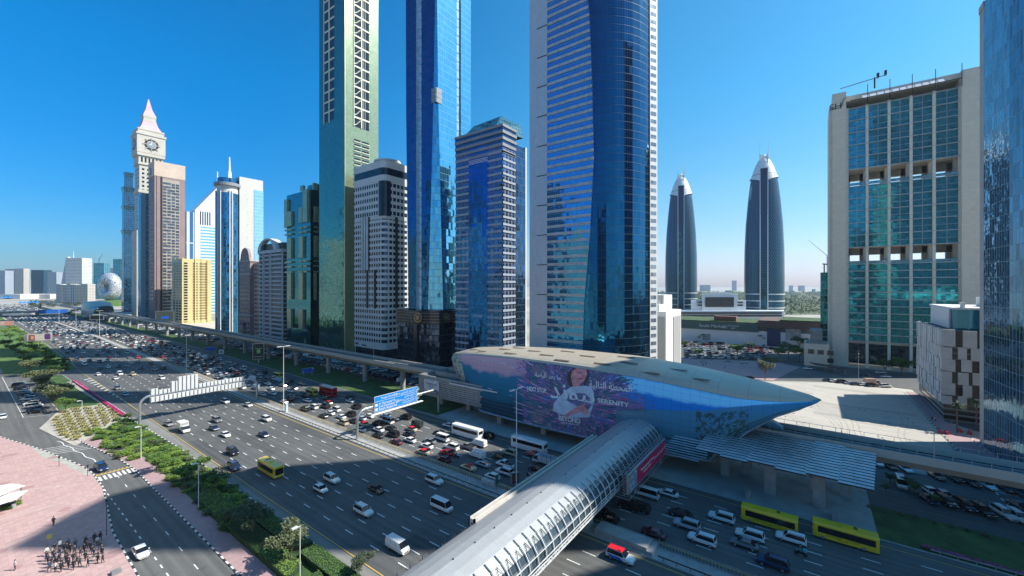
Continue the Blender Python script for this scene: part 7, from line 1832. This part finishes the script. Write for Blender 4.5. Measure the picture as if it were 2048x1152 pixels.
fr=[(98,806,0,1.35),(110,818,1,1.3),(86,790,1,1.3),(70,772,0,1.2),(125,800,3,1.1),(60,752,1,1.2),(95,768,0,1.2),(80,742,3,1.1),(108,752,2,1.1),(30,712,3,1.5),(12,700,2,1.5),(48,722,2,1.5),(66,705,4,1.3),(85,715,4,1.2),(20,682,4,1.4),(40,690,4,1.4),(10,672,4,1.4),(62,694,4,1.2),(100,728,2,1.1),(128,735,3,1),(56,733,3,1.2),(132,824,3,.9)]
wh=['beside the parked cars','behind the parked cars','near the pink flower strip','by the side road','left of the highway','at the far left edge']
for i,(px,py,k,s) in enumerate(fr):
    x,y=G(px,py,0); tree(x,y,k,s,('olive','grey green','dark green','deep green','bright green')[k]+' roadside tree, '+ordi(i)+' in the belt left of the highway','roadside trees')
# shrubs
def shrub_mesh(seed,leaf,n=500,r=1.0,size=.14,flatt=.7):
    rnd=random.Random(seed); m=MB(); 
    for i in range(5): leaf_cloud(m,(rnd.uniform(-.5,.5)*r,rnd.uniform(-.5,.5)*r,r*.45),r*rnd.uniform(.5,.75),n//5,size,rnd,flatt)
    return take(m,'shrub',[leaf])
SHM=[shrub_mesh(1,LF3),shrub_mesh(2,LF2),shrub_mesh(3,LF1),shrub_mesh(4,LF3)]
rs=random.Random(6)
def shrub(x,y,k,s,label,group,z=.1):
    o=bpy.data.objects.new('shrub',SHM[k]); link(o); o.location=(x,y,z); o.scale=(s,s,s*.8); o.rotation_euler=(0,0,rs.uniform(0,6)); tag(o,label,'shrub',group)
cnt=0
for _ in range(1500):
    if cnt>=230: break
    y=rs.uniform(92,205); x=rs.uniform(31.6,39) if y<150 else rs.uniform(24+(205-y)*.06,38)
    q=PXY(x,y)
    if not(-10<q[0]<760): continue
    # keep the sandy bed free
    if q[1]<862 and q[0]<222 and y>172: continue
    k=rs.choice((0,0,3,1,2)); shrub(x,y,k,rs.uniform(.8,1.7),['bright green shrub in the roadside planting strip','dark green shrub in the roadside planting strip','olive shrub in the roadside planting strip','bright green shrub in the roadside planting strip'][k],['bright shrubs in the planting strip','dark shrubs in the planting strip','olive shrubs in the planting strip','bright shrubs in the planting strip'][k]); cnt+=1
for i in range(60):
    y=345+i*8; shrub(lerp(y,[(345,40),(500,42.5),(900,43)])-rs.uniform(.5,7),y,rs.choice((0,3)),rs.uniform(2.2,3.2),'bright green shrub on the far verge left of the highway','shrubs on the far verge')
for i in range(34):
    y=118+i*6.2; shrub(127.6+rs.uniform(-.4,.6),y,1 if i%3 else 2,rs.uniform(.6,1.1),'low shrub along the edge of the car park under the viaduct','shrubs along the car park')
for i in range(22):
    y=-10-i*2.4; shrub(117+rs.uniform(-.6,.6),y,2,rs.uniform(.5,.9),'dry olive shrub along the shaded car park edge','shrubs by the shaded car park')
# rows of tufted succulents in the sandy bed
m=MB(); rn=random.Random(9)
for _ in range(60):
    a=rn.uniform(0,6.28); l=rn.uniform(.35,.6); q=Vector((math.cos(a)*l*.7,math.sin(a)*l*.7,l)); s=Vector((-math.sin(a),math.cos(a),0))*.06; m.poly([s*-1,s,q])
TUFT=take(m,'tuft',[leafmat('leaf_tuft',(.20,.19,.05),(.34,.30,.10))])
def inpoly(p,poly):
    c=False
    for i in range(len(poly)):
        a,b=poly[i-1],poly[i]
        if (a[1]>p[1])!=(b[1]>p[1]) and p[0]<(b[0]-a[0])*(p[1]-a[1])/(b[1]-a[1])+a[0]: c=not c
    return c
bed=[(88,858),(150,886),(244,834),(210,811),(125,822)]
n=0
for r in range(16):
    for c in range(34):
        px=90+c*4.8+r*2.6; py=812+r*5-c*.2
        if inpoly((px,py),bed) and n<250 and (c%5!=4):
            x,y=G(px+rn.uniform(-.6,.6),py,0); o=bpy.data.objects.new('tufted_plant',TUFT); link(o); o.location=(x,y,.14); s=rn.uniform(1.5,2.1); o.scale=(s,s,s); o.rotation_euler=(0,0,rn.uniform(0,6)); tag(o,'tufted yellow succulent planted in rows in the sandy bed','plant','succulents in the sandy bed'); n+=1
# clipped hedge, flowers
def hedge(pts,h,leaf,label,name='hedge',dens=26,size=.13):
    m=MB(); rnd=random.Random(len(label)); xs=[p[0] for p in pts];ys=[p[1] for p in pts]
    m.prism([(p[0],p[1]) for p in pts],.1,h-.12,1)
    A=0
    while A<dens*(max(xs)-min(xs))*(max(ys)-min(ys)):
        A+=1; p=(rnd.uniform(min(xs),max(xs)),rnd.uniform(min(ys),max(ys)))
        if not inpoly(p,pts): continue
        q=Vector((p[0],p[1],h+rnd.uniform(-.18,.06))); a=Vector((rnd.uniform(-1,1),rnd.uniform(-1,1),rnd.uniform(-.3,.6))).normalized()*size; b=Vector((-a.y,a.x,rnd.uniform(-.05,.05)))*.6; m.poly([q-a,q+b,q+a,q-b],0)
    return one(m,name,[leaf,plain('hedge_core',(.02,.05,.012),.95,var=.3,scale=1)],label,name.replace('_',' '))
MAGL=leafmat('petal_magenta',(.55,.005,.18),(.85,.02,.35))
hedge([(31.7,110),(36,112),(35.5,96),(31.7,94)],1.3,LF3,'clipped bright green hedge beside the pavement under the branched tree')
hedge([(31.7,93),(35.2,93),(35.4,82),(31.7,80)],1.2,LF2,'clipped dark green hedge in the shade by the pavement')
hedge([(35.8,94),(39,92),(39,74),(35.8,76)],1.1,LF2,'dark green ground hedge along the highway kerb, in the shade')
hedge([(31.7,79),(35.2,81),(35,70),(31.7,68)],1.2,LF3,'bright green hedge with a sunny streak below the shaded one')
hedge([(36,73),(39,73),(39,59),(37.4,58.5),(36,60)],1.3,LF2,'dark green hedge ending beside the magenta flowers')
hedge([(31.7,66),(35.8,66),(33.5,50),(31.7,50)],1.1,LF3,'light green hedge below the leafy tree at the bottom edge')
hedge([(37.1,58),(38.6,58),(38.5,51.5),(37.4,52)],.8,MAGL,'bright magenta flower bed beside the sandy patch near the footbridge','flower_bed',dens=60)
hedge([(36.3,300),(35.2,300),(36.2,204),(37.6,204)],.7,MAGL,'long bright magenta flower strip along the highway kerb','flower_bed',dens=24,size=.2)
hedge([(104.3,-16),(105.3,-16),(105.3,-60),(104.3,-60)],.6,MAGL,'shaded magenta flower strip at the right edge of the grass','flower_bed',dens=30)
# palms
def palm(x,y,h,label):
    t=T('palm_tree',label,'tree',(x,y,.1),None); m=MB()
    for i in range(8): m.tube((.05*math.sin(i),0,h*i/8),(.05*math.sin(i+1),0,h*(i+1)/8),.22,.2,8)
    o=m.build('trunk',[BARK]); o.parent=t; m=MB(); rn=random.Random(int(h*10))
    for i in range(26):
        a=rn.uniform(0,6.28); el=rn.uniform(-.3,1.1); p=Vector((0,0,h)); d=Vector((math.cos(a)*math.cos(el),math.sin(a)*math.cos(el),math.sin(el)))
        for k in range(6):
            q=p+d*.42; s=Vector((-math.sin(a),math.cos(a),0))*(.42*(1-k/7)); dr=Vector((0,0,-.12)); m.poly([p,q,q+s+dr]); m.poly([p,q,q-s+dr]); p=q; d=(d+Vector((0,0,-.22))).normalized()
    o=m.build('crown',[LF2]); o.parent=t
x,y=G(1914,866,0); palm(x,y,9,'left one of two palms before the clad building'); x,y=G(1953,862,0); palm(x,y,9.5,'right one of two palms, touching the glass tower edge')
for i,(px,py,s,k) in enumerate(((1368,700,1.3,2),(1405,684,1.2,3),(1397,716,1.2,4),(1475,715,1.7,2),(1520,692,1.6,3),(1500,704,1.3,2),(1560,688,1.5,2),(1578,720,1.9,3),(1598,725,1.8,2),(1530,760,1.4,1),(1640,725,1.3,3),(1668,728,1.5,2),(1540,740,1.3,0),(1620,722,1.3,3),(1770,750,1.6,2),(1805,752,1.6,3),(1560,722,1.6,2),(1600,700,1.7,3))):
    x,y=G(px,py,0); tree(x,y,k,s,'green street tree, '+ordi(i)+' of those between the market and the stone tower','trees around the market')
for i,(px,py,s) in enumerate(((1780,968,.45),(1815,978,.5),(1830,990,.55),(1870,1010,.4),(1795,972,.4),(1772,985,.35))):
    x,y=G(px,py,0); tree(x,y,2,s,'small dark tree, '+ordi(i)+' at the motorcycle stands beside the canopy','small trees by the canopy')
# far-off woods and beds
def mass(name,label,boxes,leaf,size,n,seed,zr=(0,9)):
    m=MB(); rn=random.Random(seed)
    for (x0,x1,y0,y1) in boxes:
        for _ in range(n):
            x,y=rn.uniform(x0,x1),rn.uniform(y0,y1); h=rn.uniform(*zr); leaf_cloud(m,(x,y,h*.6),size*2.4,16,size,rn,.8)
    o=one(m,name,[leaf],label,'trees','distant trees','stuff')
def mass_px(name,label,pr,dr,leaf,size,n,seed,h=(4,10)):
    m=MB(); rn=random.Random(seed)
    for _ in range(n):
        px=rn.uniform(*pr); d=dr[0]*(dr[1]/dr[0])**rn.random(); x,y=PD(px,d); k=d/900; leaf_cloud(m,(x,y,rn.uniform(*h)*.6),size*2.5*k**.5,18,size*k**.5,rn,.8)
    one(m,name,[leaf],label,'trees','distant trees','stuff')
mass_px('woodland','hazy green woodland spreading behind the bullet towers to the horizon',(1290,1720),(680,3200),LFH,2.2,1500,5)
mass_px('tree_belt','dark green tree belt behind the far metro viaduct on the left',(60,160),(900,1250),LFH,1.6,160,6,(3,8))
flat([PD(1290,690),PD(1290,3300),PD(1730,3300),PD(1730,690)],.05,plain('parkland',(.09,.12,.06),.95,var=.3,scale=.01),'parkland')
# ---------------- street furniture ----------------
def lamp(x,y,h,label,arms=2,name='street_lamp',group='highway lamps'):
    t=T(name,label,'street lamp',(x,y,.1),group); m=MB(); m.tube((0,0,0),(0,0,h),.16 if h>15 else .09,.08 if h>15 else .06,8); o=m.build('pole',[M_WMETAL]); o.parent=t
    for s in ((-1,1) if arms==2 else (-1,)):
        m=MB(); L=2.4 if h>15 else 1.3; m.tube((0,0,h),(s*L,0,h+.15),.07,.06,5); m.box(min(s*L*.3,s*L),max(s*L*.3,s*L),-.22,.22,h+.02,h+.22); o=m.build('lamp_head',[M_WMETAL]); o.parent=t
for px,l in ((567,'tall twin armed lamp on the median just left of the blue sign gantry'),(1033,'tall twin armed lamp on the median beside the footbridge'),(373,'tall twin armed lamp on the median behind the white gantry')):
    x=75+sh(YX(px,76))*.9; lamp(x,YX(px,x),24.6,l)
for px,l in ((199,'nearest of three small far median lamps before the dark station'),(152,'middle one of three far median lamps below the dark station'),(118,'farthest of three far median lamps, by the overpass sign')): lamp(81,YX(px,81),24.6,l)
for px,py,h,l in ((397,1020,10,'slim lamp post on the verge beside the shaded hedge'),(282,919,9,'slim lamp post in the planting strip below the white gantry'),(600,1165,9,'single headed lamp post by the leafy tree at the bottom edge'),(164,838,6.5,'short lamp post over the sandy succulent bed')):
    x,y=G(px,py,0); lamp(x,y,h,l,1,group='verge lamps')
for px,py,h,l in ((1717,758,13,'thin lamp post beside the parking canopy below the stone tower'),(1446,717,12,'thin lamp post in the market car park'),(1500,712,11,'thin lamp post right of the market car park centre')): x,y=G(px,py,0); lamp(x,y,h,l,1,group='market lamps')
def post(px,py,h,label,r=.05,mat=None,name='post'):
    x,y=G(px,py,0); m=MB(); m.tube((x,y,.1),(x,y,h),r,r,6); m.box(x-.18,x+.18,y-.03,y+.03,h-.5,h,0); one(m,name,mat or M_DARK,label,'post')
post(213,1072,7.0,'tall thin dark pole at the plaza edge by the taxi bay'); post(118,934,2.8,'short dark sign post on the pink plaza'); post(175,953,2.9,'short sign post on the plaza corner near the zebra crossing')
def gantry(y,x0,x1,zb,label,panels,back,arc=3.0):
    t=B('sign_gantry',label,'sign gantry',((x0+x1)/2,y,0)); m=MB()
    for x,s in ((x0,1),(x1,-1)):
        pts=[(x,y,0),(x,y,zb-arc)]+[(x+s*arc*(1-math.cos(a)),y,zb-arc+arc*math.sin(a)) for a in [math.pi/2*i/6 for i in range(1,7)]]; m.path(pts,.42,10)
    m.build('leg',[M_METAL],t); m=MB(); m.tube((x0+arc,y,zb),(x1-arc,y,zb),.40,.40,10); m.build('beam',[M_METAL],t)
    return t
t=gantry(188.5,38.2,75.4,9.3,'white sign gantry seen from behind, with stepped panels over the road',None,True)
def gpanel(xa,xb,za,zc): 
    m=MB(); m.box(xa,xb,188.2,188.4,za,zc,0); m.build('sign_back',[M_WMETAL],t)
    m=MB(); x=xa+.2
    while x<xb: m.box(x,x+.12,187.95,188.2,za-.3,zc,0); x+=1.25
    m.build('sign_rib',[M_METAL],t)
gx=lambda px: XY(px,188.2)
gpanel(gx(300),gx(316),9.6,11.6); gpanel(gx(316),gx(340),9.6,10.9); gpanel(gx(341),gx(355),9.6,13.2); gpanel(gx(355),gx(396),9.6,14.6); gpanel(gx(396),gx(488),9.6,10.9); gpanel(gx(300),gx(490),6.9,8.8)
t=gantry(114.8,74.6,109,8.9,'sign gantry with a large blue direction sign over the far carriageway',None,False)
xa,xb=XY(749,114.3),XY(834,114.3); m=MB(); m.box(xa-.12,xb+.12,114.15,114.35,7.0,12.1,0); m.build('sign_frame',[M_WMETAL],t); m=MB(); m.box(xa,xb,114.1,114.16,7.1,12.0,0); SP=m.build('sign_panel',[plain('sign_blue_road',(.01,.22,.62),.35,var=.04)],t)
m=MB(); m.box(xa,xb,114.07,114.1,10.35,10.42); m.box(xa+.2,xa+1.0,114.07,114.1,8.9,9.7); m.box(xa+.2,xa+1.0,114.07,114.1,7.5,8.3); m.box(xa-1.5,xb+2,113.2,114.3,6.5,6.7); m.build('sign_marking',[M_WHITE],t)
for s,xx,zz,ha in (('Trade Centre St',xa+2.2,11.2,'L'),('Al Mustaqbal St',xa+1.4,9.5,'L'),('2nd December St',xa+1.4,8.6,'L'),('Sheikh Rashid Rd',xa+1.4,7.7,'L'),('950 m',(xa+xb)/2,11.2,'C'),('500 m',(xa+xb)/2+.6,8.9,'C'),(arab('شارع المركز التجاري'),xb-3.2,11.2,'C'),(arab('شارع المستقبل'),xb-2.6,9.8,'C'),(arab('شارع الثاني من ديسمبر'),xb-3.2,8.9,'C'),(arab('شارع الشيخ راشد'),xb-3,8.0,'C')):
    o=txt(s,1.05,M_WHITE,t,Vector((xx,114.05,zz)),basis((1,0,0),(0,0,1)),'sign_lettering',.005,'LEFT' if ha=='L' else 'CENTER'); o.parent=SP; o.matrix_parent_inverse=Matrix.Translation(-WL(t))
def board(name,label,px,py,w,h,zb,rz,mats,build=None,legs=1):
    x,y=G(px,py,0); t=T(name,label,'billboard',(x,y,.1),None,rz); m=MB()
    for k in ([0] if legs==1 else [-w*.35,w*.35]): m.tube((k,0,0),(k,0,zb+.5),.35 if w>6 else .12,.3 if w>6 else .1,8)
    m.build('pole',[M_METAL]).parent=t; m=MB(); m.box(-w/2,w/2,-.3,.3,zb,zb+h); fo=m.build('frame',[M_METAL]); fo.parent=t
    m=MB(); 
    for k,(a,b,c,d,mi) in enumerate(mats[1]): m.box(-w/2+w*a,-w/2+w*b,-.34-.02*k,-.3,zb+h*c,zb+h*d,mi)
    m.build('print',mats[0]).parent=fo; return t
PR=[plain('print_cream',(.62,.55,.5),.5),plain('print_violet',(.12,.04,.2),.5),plain('print_orange',(.7,.22,.12),.5,c2=(.55,.35,.3)),plain('print_black',(.03,.04,.035),.5),plain('print_green',(.35,.55,.15),.5),plain('print_blue',(.01,.08,.42),.4),plain('print_brown',(.22,.09,.06),.5),M_WHITE]
RZ_=-AZ+.35
board('billboard','wide roadside billboard with a woman portrait and a violet panel',77,694,16,6,4.5,RZ_+.1,(PR,[(.12,.98,.08,.94,0),(.72,.93,.2,.92,1),(.16,.38,.1,.85,6),(.24,.34,.25,.7,2)]))
board('billboard','salmon coloured billboard at the far left edge of the highway',9,657,16,5.5,3,RZ_,(PR,[(.05,.98,.05,.95,2),(.3,.5,.2,.8,0)]))
board('message_sign','blank white framed message sign above the far carriageway lamps',194,668,11,5,14,RZ_,(PR,[(0,1,0,1,7),(.05,.95,.1,.9,3)]))
board('billboard','tall black billboard with a green square standing on the verge',517,726,6.2,10,2.2,RZ_,(PR,[(.04,.96,.03,.97,3),(.36,.66,.38,.62,4),(.2,.8,.66,.70,4),(.15,.85,.16,.19,0)]))
board('road_sign','blue two legged road sign on the grass before the viaduct piers',616,752,5.6,2.6,1.6,RZ_+.25,(PR,[(.02,.98,.03,.97,5),(.06,.12,.1,.3,7),(.86,.94,.7,.9,7)]),legs=2)
board('road_sign','smaller blue road sign farther along the grass verge',421,704,6.6,2.6,1.0,RZ_+.25,(PR,[(.02,.98,.03,.97,5)]),legs=2)
board('road_sign','small white square sign on the grass by the viaduct',443,709,3,3,.3,RZ_,(PR,[(.04,.96,.04,.96,7),(.3,.7,.3,.7,3)]),legs=2)
board('billboard','dark building sized screen at the foot of the brown tower',330,652,17,16,2,RZ_+.3,(PR,[(.02,.98,.02,.98,3),(.3,.7,.4,.6,5)]))
board('road_sign','dark street sign on the median beside the footbridge lamp',1030,972,1.8,2.6,.6,RZ_,(PR,[(.04,.96,.04,.96,3),(.3,.6,.2,.7,6)]))
# median fence and guard rail
def rail(name,label,fx,y0,y1,h,step,mat,bars,matp=None,cat='fence'):
    t=B(name,label,cat,(fx(y0),(y0+y1)/2,0)); m=MB(); y=y0; n=0
    while y<y1: m.box(fx(y)-.04,fx(y)+.04,y-.04,y+.04,.15,h); y+=step
    m.build('post',[matp or mat],t,kind='stuff'); m=MB()
    ys=[y0+(y1-y0)*i/12 for i in range(13)]
    for a,b in zip(ys,ys[1:]):
        for (z0,z1) in bars: m.poly([(fx(a),a,z0),(fx(b),b,z0),(fx(b),b,z1),(fx(a),a,z1)]); m.poly([(fx(a)+.05,a,z1),(fx(b)+.05,b,z1),(fx(b),b,z1),(fx(a),a,z1)])
    m.build('bar',[mat],t)
FEN=plain('fence_beige',(.50,.46,.36),.7)
fmesh,fn,fb_=nodes('fence_mesh'); 
fx1=lambda y:76.3+sh(y)*.8; fx2=lambda y:73.0+sh(y)
rail('median_fence','beige railing fence along the far side of the median',fx1,45,330,1.45,.55,FEN,[(.2,.3),(1.36,1.46)])
rail('median_fence','beige railing fence on the median right of the footbridge',fx1,-45,31,1.45,.55,plain('fence_grey',(.25,.28,.28),.7),[(.2,.3),(1.36,1.46)])
rail('guard_rail','dark steel guard rail along the near side of the median',fx2,42,330,.85,2.2,M_DARK,[(.62,.82)],cat='guard rail')
rail('guard_rail','dark guard rail on the median right of the footbridge',fx2,-45,22,.85,2.2,M_DARK,[(.62,.82)],cat='guard rail')
rail('guard_rail','galvanised guard rail beside the shaded grass verge',lambda y:103.9,-60,-17,.8,2.2,M_METAL,[(.5,.8)],cat='guard rail')
m=MB(); m.box(73.2,76.6,24,34,.1,1.2,0); m.box(73,76.8,23,24,.1,.8,0); one(m,'median_barrier',M_CONC,'low concrete barrier on the median under the footbridge','barrier')
m=MB()
for i in range(8): m.box(75.4,76.6,61+i*.5,61.15+i*.5,.16,1.5,0)
one(m,'rack',M_WMETAL,'short row of white railings at the median fence gap','railing')
m=MB(); m.tube((75.6,60,.15),(75.6,60,2.4),.05,.05,5); m.box(75.2,76,59.9,60.1,1.4,3.6,0); one(m,'sign',plain('sign_green_back',(.02,.12,.12),.5),'small dark green sign on the median left of the footbridge','sign')
m=MB(); m.box(74.7,75.5,161.5,162.3,.15,3.2,0); one(m,'cabinet',plain('cabinet_blue',(.45,.6,.68),.5),'pale blue cabinet at the foot of the tall median lamp','cabinet')
# white bollards along the pink flower strip
for i in range(46):
    y=206+i*2.05; m=MB(); x=lerp(y,NL)+.35; m.box(x-.12,x+.12,y-.35,y+.35,.1,.75); one(m,'bollard',M_WMETAL,'low white block in the row between flower strip and shoulder','bollard','white blocks beside the flower strip')
# plaza pavilion with two white sails and planting
t=B('shade_pavilion','white twin sail canopy over dark seating at the left edge of the plaza','canopy',(*G(15,1010,0),0)); m=MB()
for k,(P,zt) in enumerate((([(-20,1000),(-20,975),(22,967),(50,972),(20,982)],3.2),([(-20,1015),(-20,996),(28,984),(57,981),(32,998)],2.6))):
    q=[(*G(px,py,zt),zt+(.15 if i==3 else 0)) for i,(px,py) in enumerate(P)]; m.poly(q); m.poly([(a,b,c-.12) for a,b,c in q])
    for i in range(len(q)): a,b=q[i],q[(i+1)%len(q)]; m.poly([a,b,(b[0],b[1],b[2]-.12),(a[0],a[1],a[2]-.12)])
m.build('sail',[plain('sail_white',(.72,.72,.70),.6)],t); m=MB()
for px,py in ((5,1015),(30,1012),(42,998)): x,y=G(px,py,0); m.tube((x,y,.1),(x,y,2.8),.07,.07,6)
m.build('pole',[M_DARK],t); m=MB()
for px,py in ((2,1018),(12,1016),(22,1014),(8,1010)): x,y=G(px,py,0); m.box(x-.5,x+.5,y-.5,y+.5,.1,.95)
m.build('seat',[M_DARK],t)
for i,(px,py,k) in enumerate(((33,1011,0),(37,1006,3),(8,1020,1),(18,1019,1))): x,y=G(px,py,0); shrub(x,y,k,.8,'bushy plant, '+ordi(i)+' beside the white sail canopy','plants by the sail canopy',.12)
x,y=G(27,1017,0); m=MB(); m.tube((x,y,.12),(x,y,.9),.5,.35,12); one(m,'planter',M_CONCD,'grey round planter pot by the sail canopy','planter')
x,y=G(99,1092,0); m=MB(); m.tube((x,y,.1),(x,y,2.0),.03,.03,5); m.box(x-.35,x+.35,y-.03,y+.03,1.3,2.2); one(m,'placard',CL_Y,'pale yellow placard held up beside the crowd','placard')
x,y=G(232,1148,0); m=MB(); m.box(x-.6,x+.6,y-.5,y+.5,.1,.7); one(m,'utility_box',M_CONCD,'grey utility box at the bottom of the plaza','box')
# blue canopies far away on the left
for i,(px,py,d,w) in enumerate(((58,605,1050,34),(20,594,1500,45))):
    x,y=PD(px,d); m=MB()
    for k in range(5): m.poly([(x-w/2+w*k/5,y-10,5),(x-w/2+w*(k+1)/5,y-10,5),(x-w/2+w*(k+.5)/5,y,10)]); m.poly([(x-w/2+w*k/5,y+10,5),(x-w/2+w*(k+1)/5,y+10,5),(x-w/2+w*(k+.5)/5,y,10)]); m.poly([(x-w/2+w*k/5,y-10,5),(x-w/2+w*(k+.5)/5,y,10),(x-w/2+w*k/5,y+10,5)]); m.poly([(x-w/2+w*(k+1)/5,y-10,5),(x-w/2+w*(k+.5)/5,y,10),(x-w/2+w*(k+1)/5,y+10,5)])
    one(m,'blue_tent',plain('tent_blue',(.02,.22,.62),.6),('nearer' if i==0 else 'farther')+' bright blue tent canopy among the distant cars','tent')
# parking shade and low fence
t=B('parking_shade','low dark parking shade in front of the stone tower','canopy',(*G(1665,735,0),0)); a,b=G(1632,741,0),G(1690,750,0); m=MB(); m.prism([a,b,(b[0]+8,b[1]+3),(a[0]+8,a[1]+3)],3.0,3.3); m.build('roof',[M_DARK],t)
m=MB()
for f in (0,.33,.66,1): x,y=a[0]+(b[0]-a[0])*f,a[1]+(b[1]-a[1])*f; m.tube((x+.3,y,0),(x+.3,y,3),.1,.1,6)
m.build('pole',[M_METAL],t)
# pink display building front, red barriers
for i,(px,py) in enumerate(((1880,866),(1893,868),(1920,864),(1940,868))):
    x,y=G(px,py,0); m=MB(); m.box(x-1.2,x+1.2,y-.25,y+.25,.1,1.0); one(m,'road_barrier',RED,'red road barrier, '+ordi(i)+' from the left near the palm trees','barrier','red barriers by the palms')
# ---------------- air ----------------
HAZE=True
if HAZE:
    m=MB(); m.box(-9000,9000,-9000,9000,-1,298); o=m.build('haze',[]); o['kind']='stuff'; tag(o,'thin pale haze over the whole city','haze')
    hm=bpy.data.materials.new('haze_air'); hm.use_nodes=True; n=hm.node_tree; n.nodes.clear(); out=n.nodes.new('ShaderNodeOutputMaterial'); v=n.nodes.new('ShaderNodeVolumePrincipled')
    v.inputs['Color'].default_value=(.70,.86,1,1); v.inputs['Density'].default_value=.00006; v.inputs['Anisotropy'].default_value=.3
    n.links.new(v.outputs[0],out.inputs['Volume']); o.data.materials.append(hm)
    o.visible_shadow=True
scene.cycles.volume_step_rate=10; scene.cycles.volume_max_steps=32
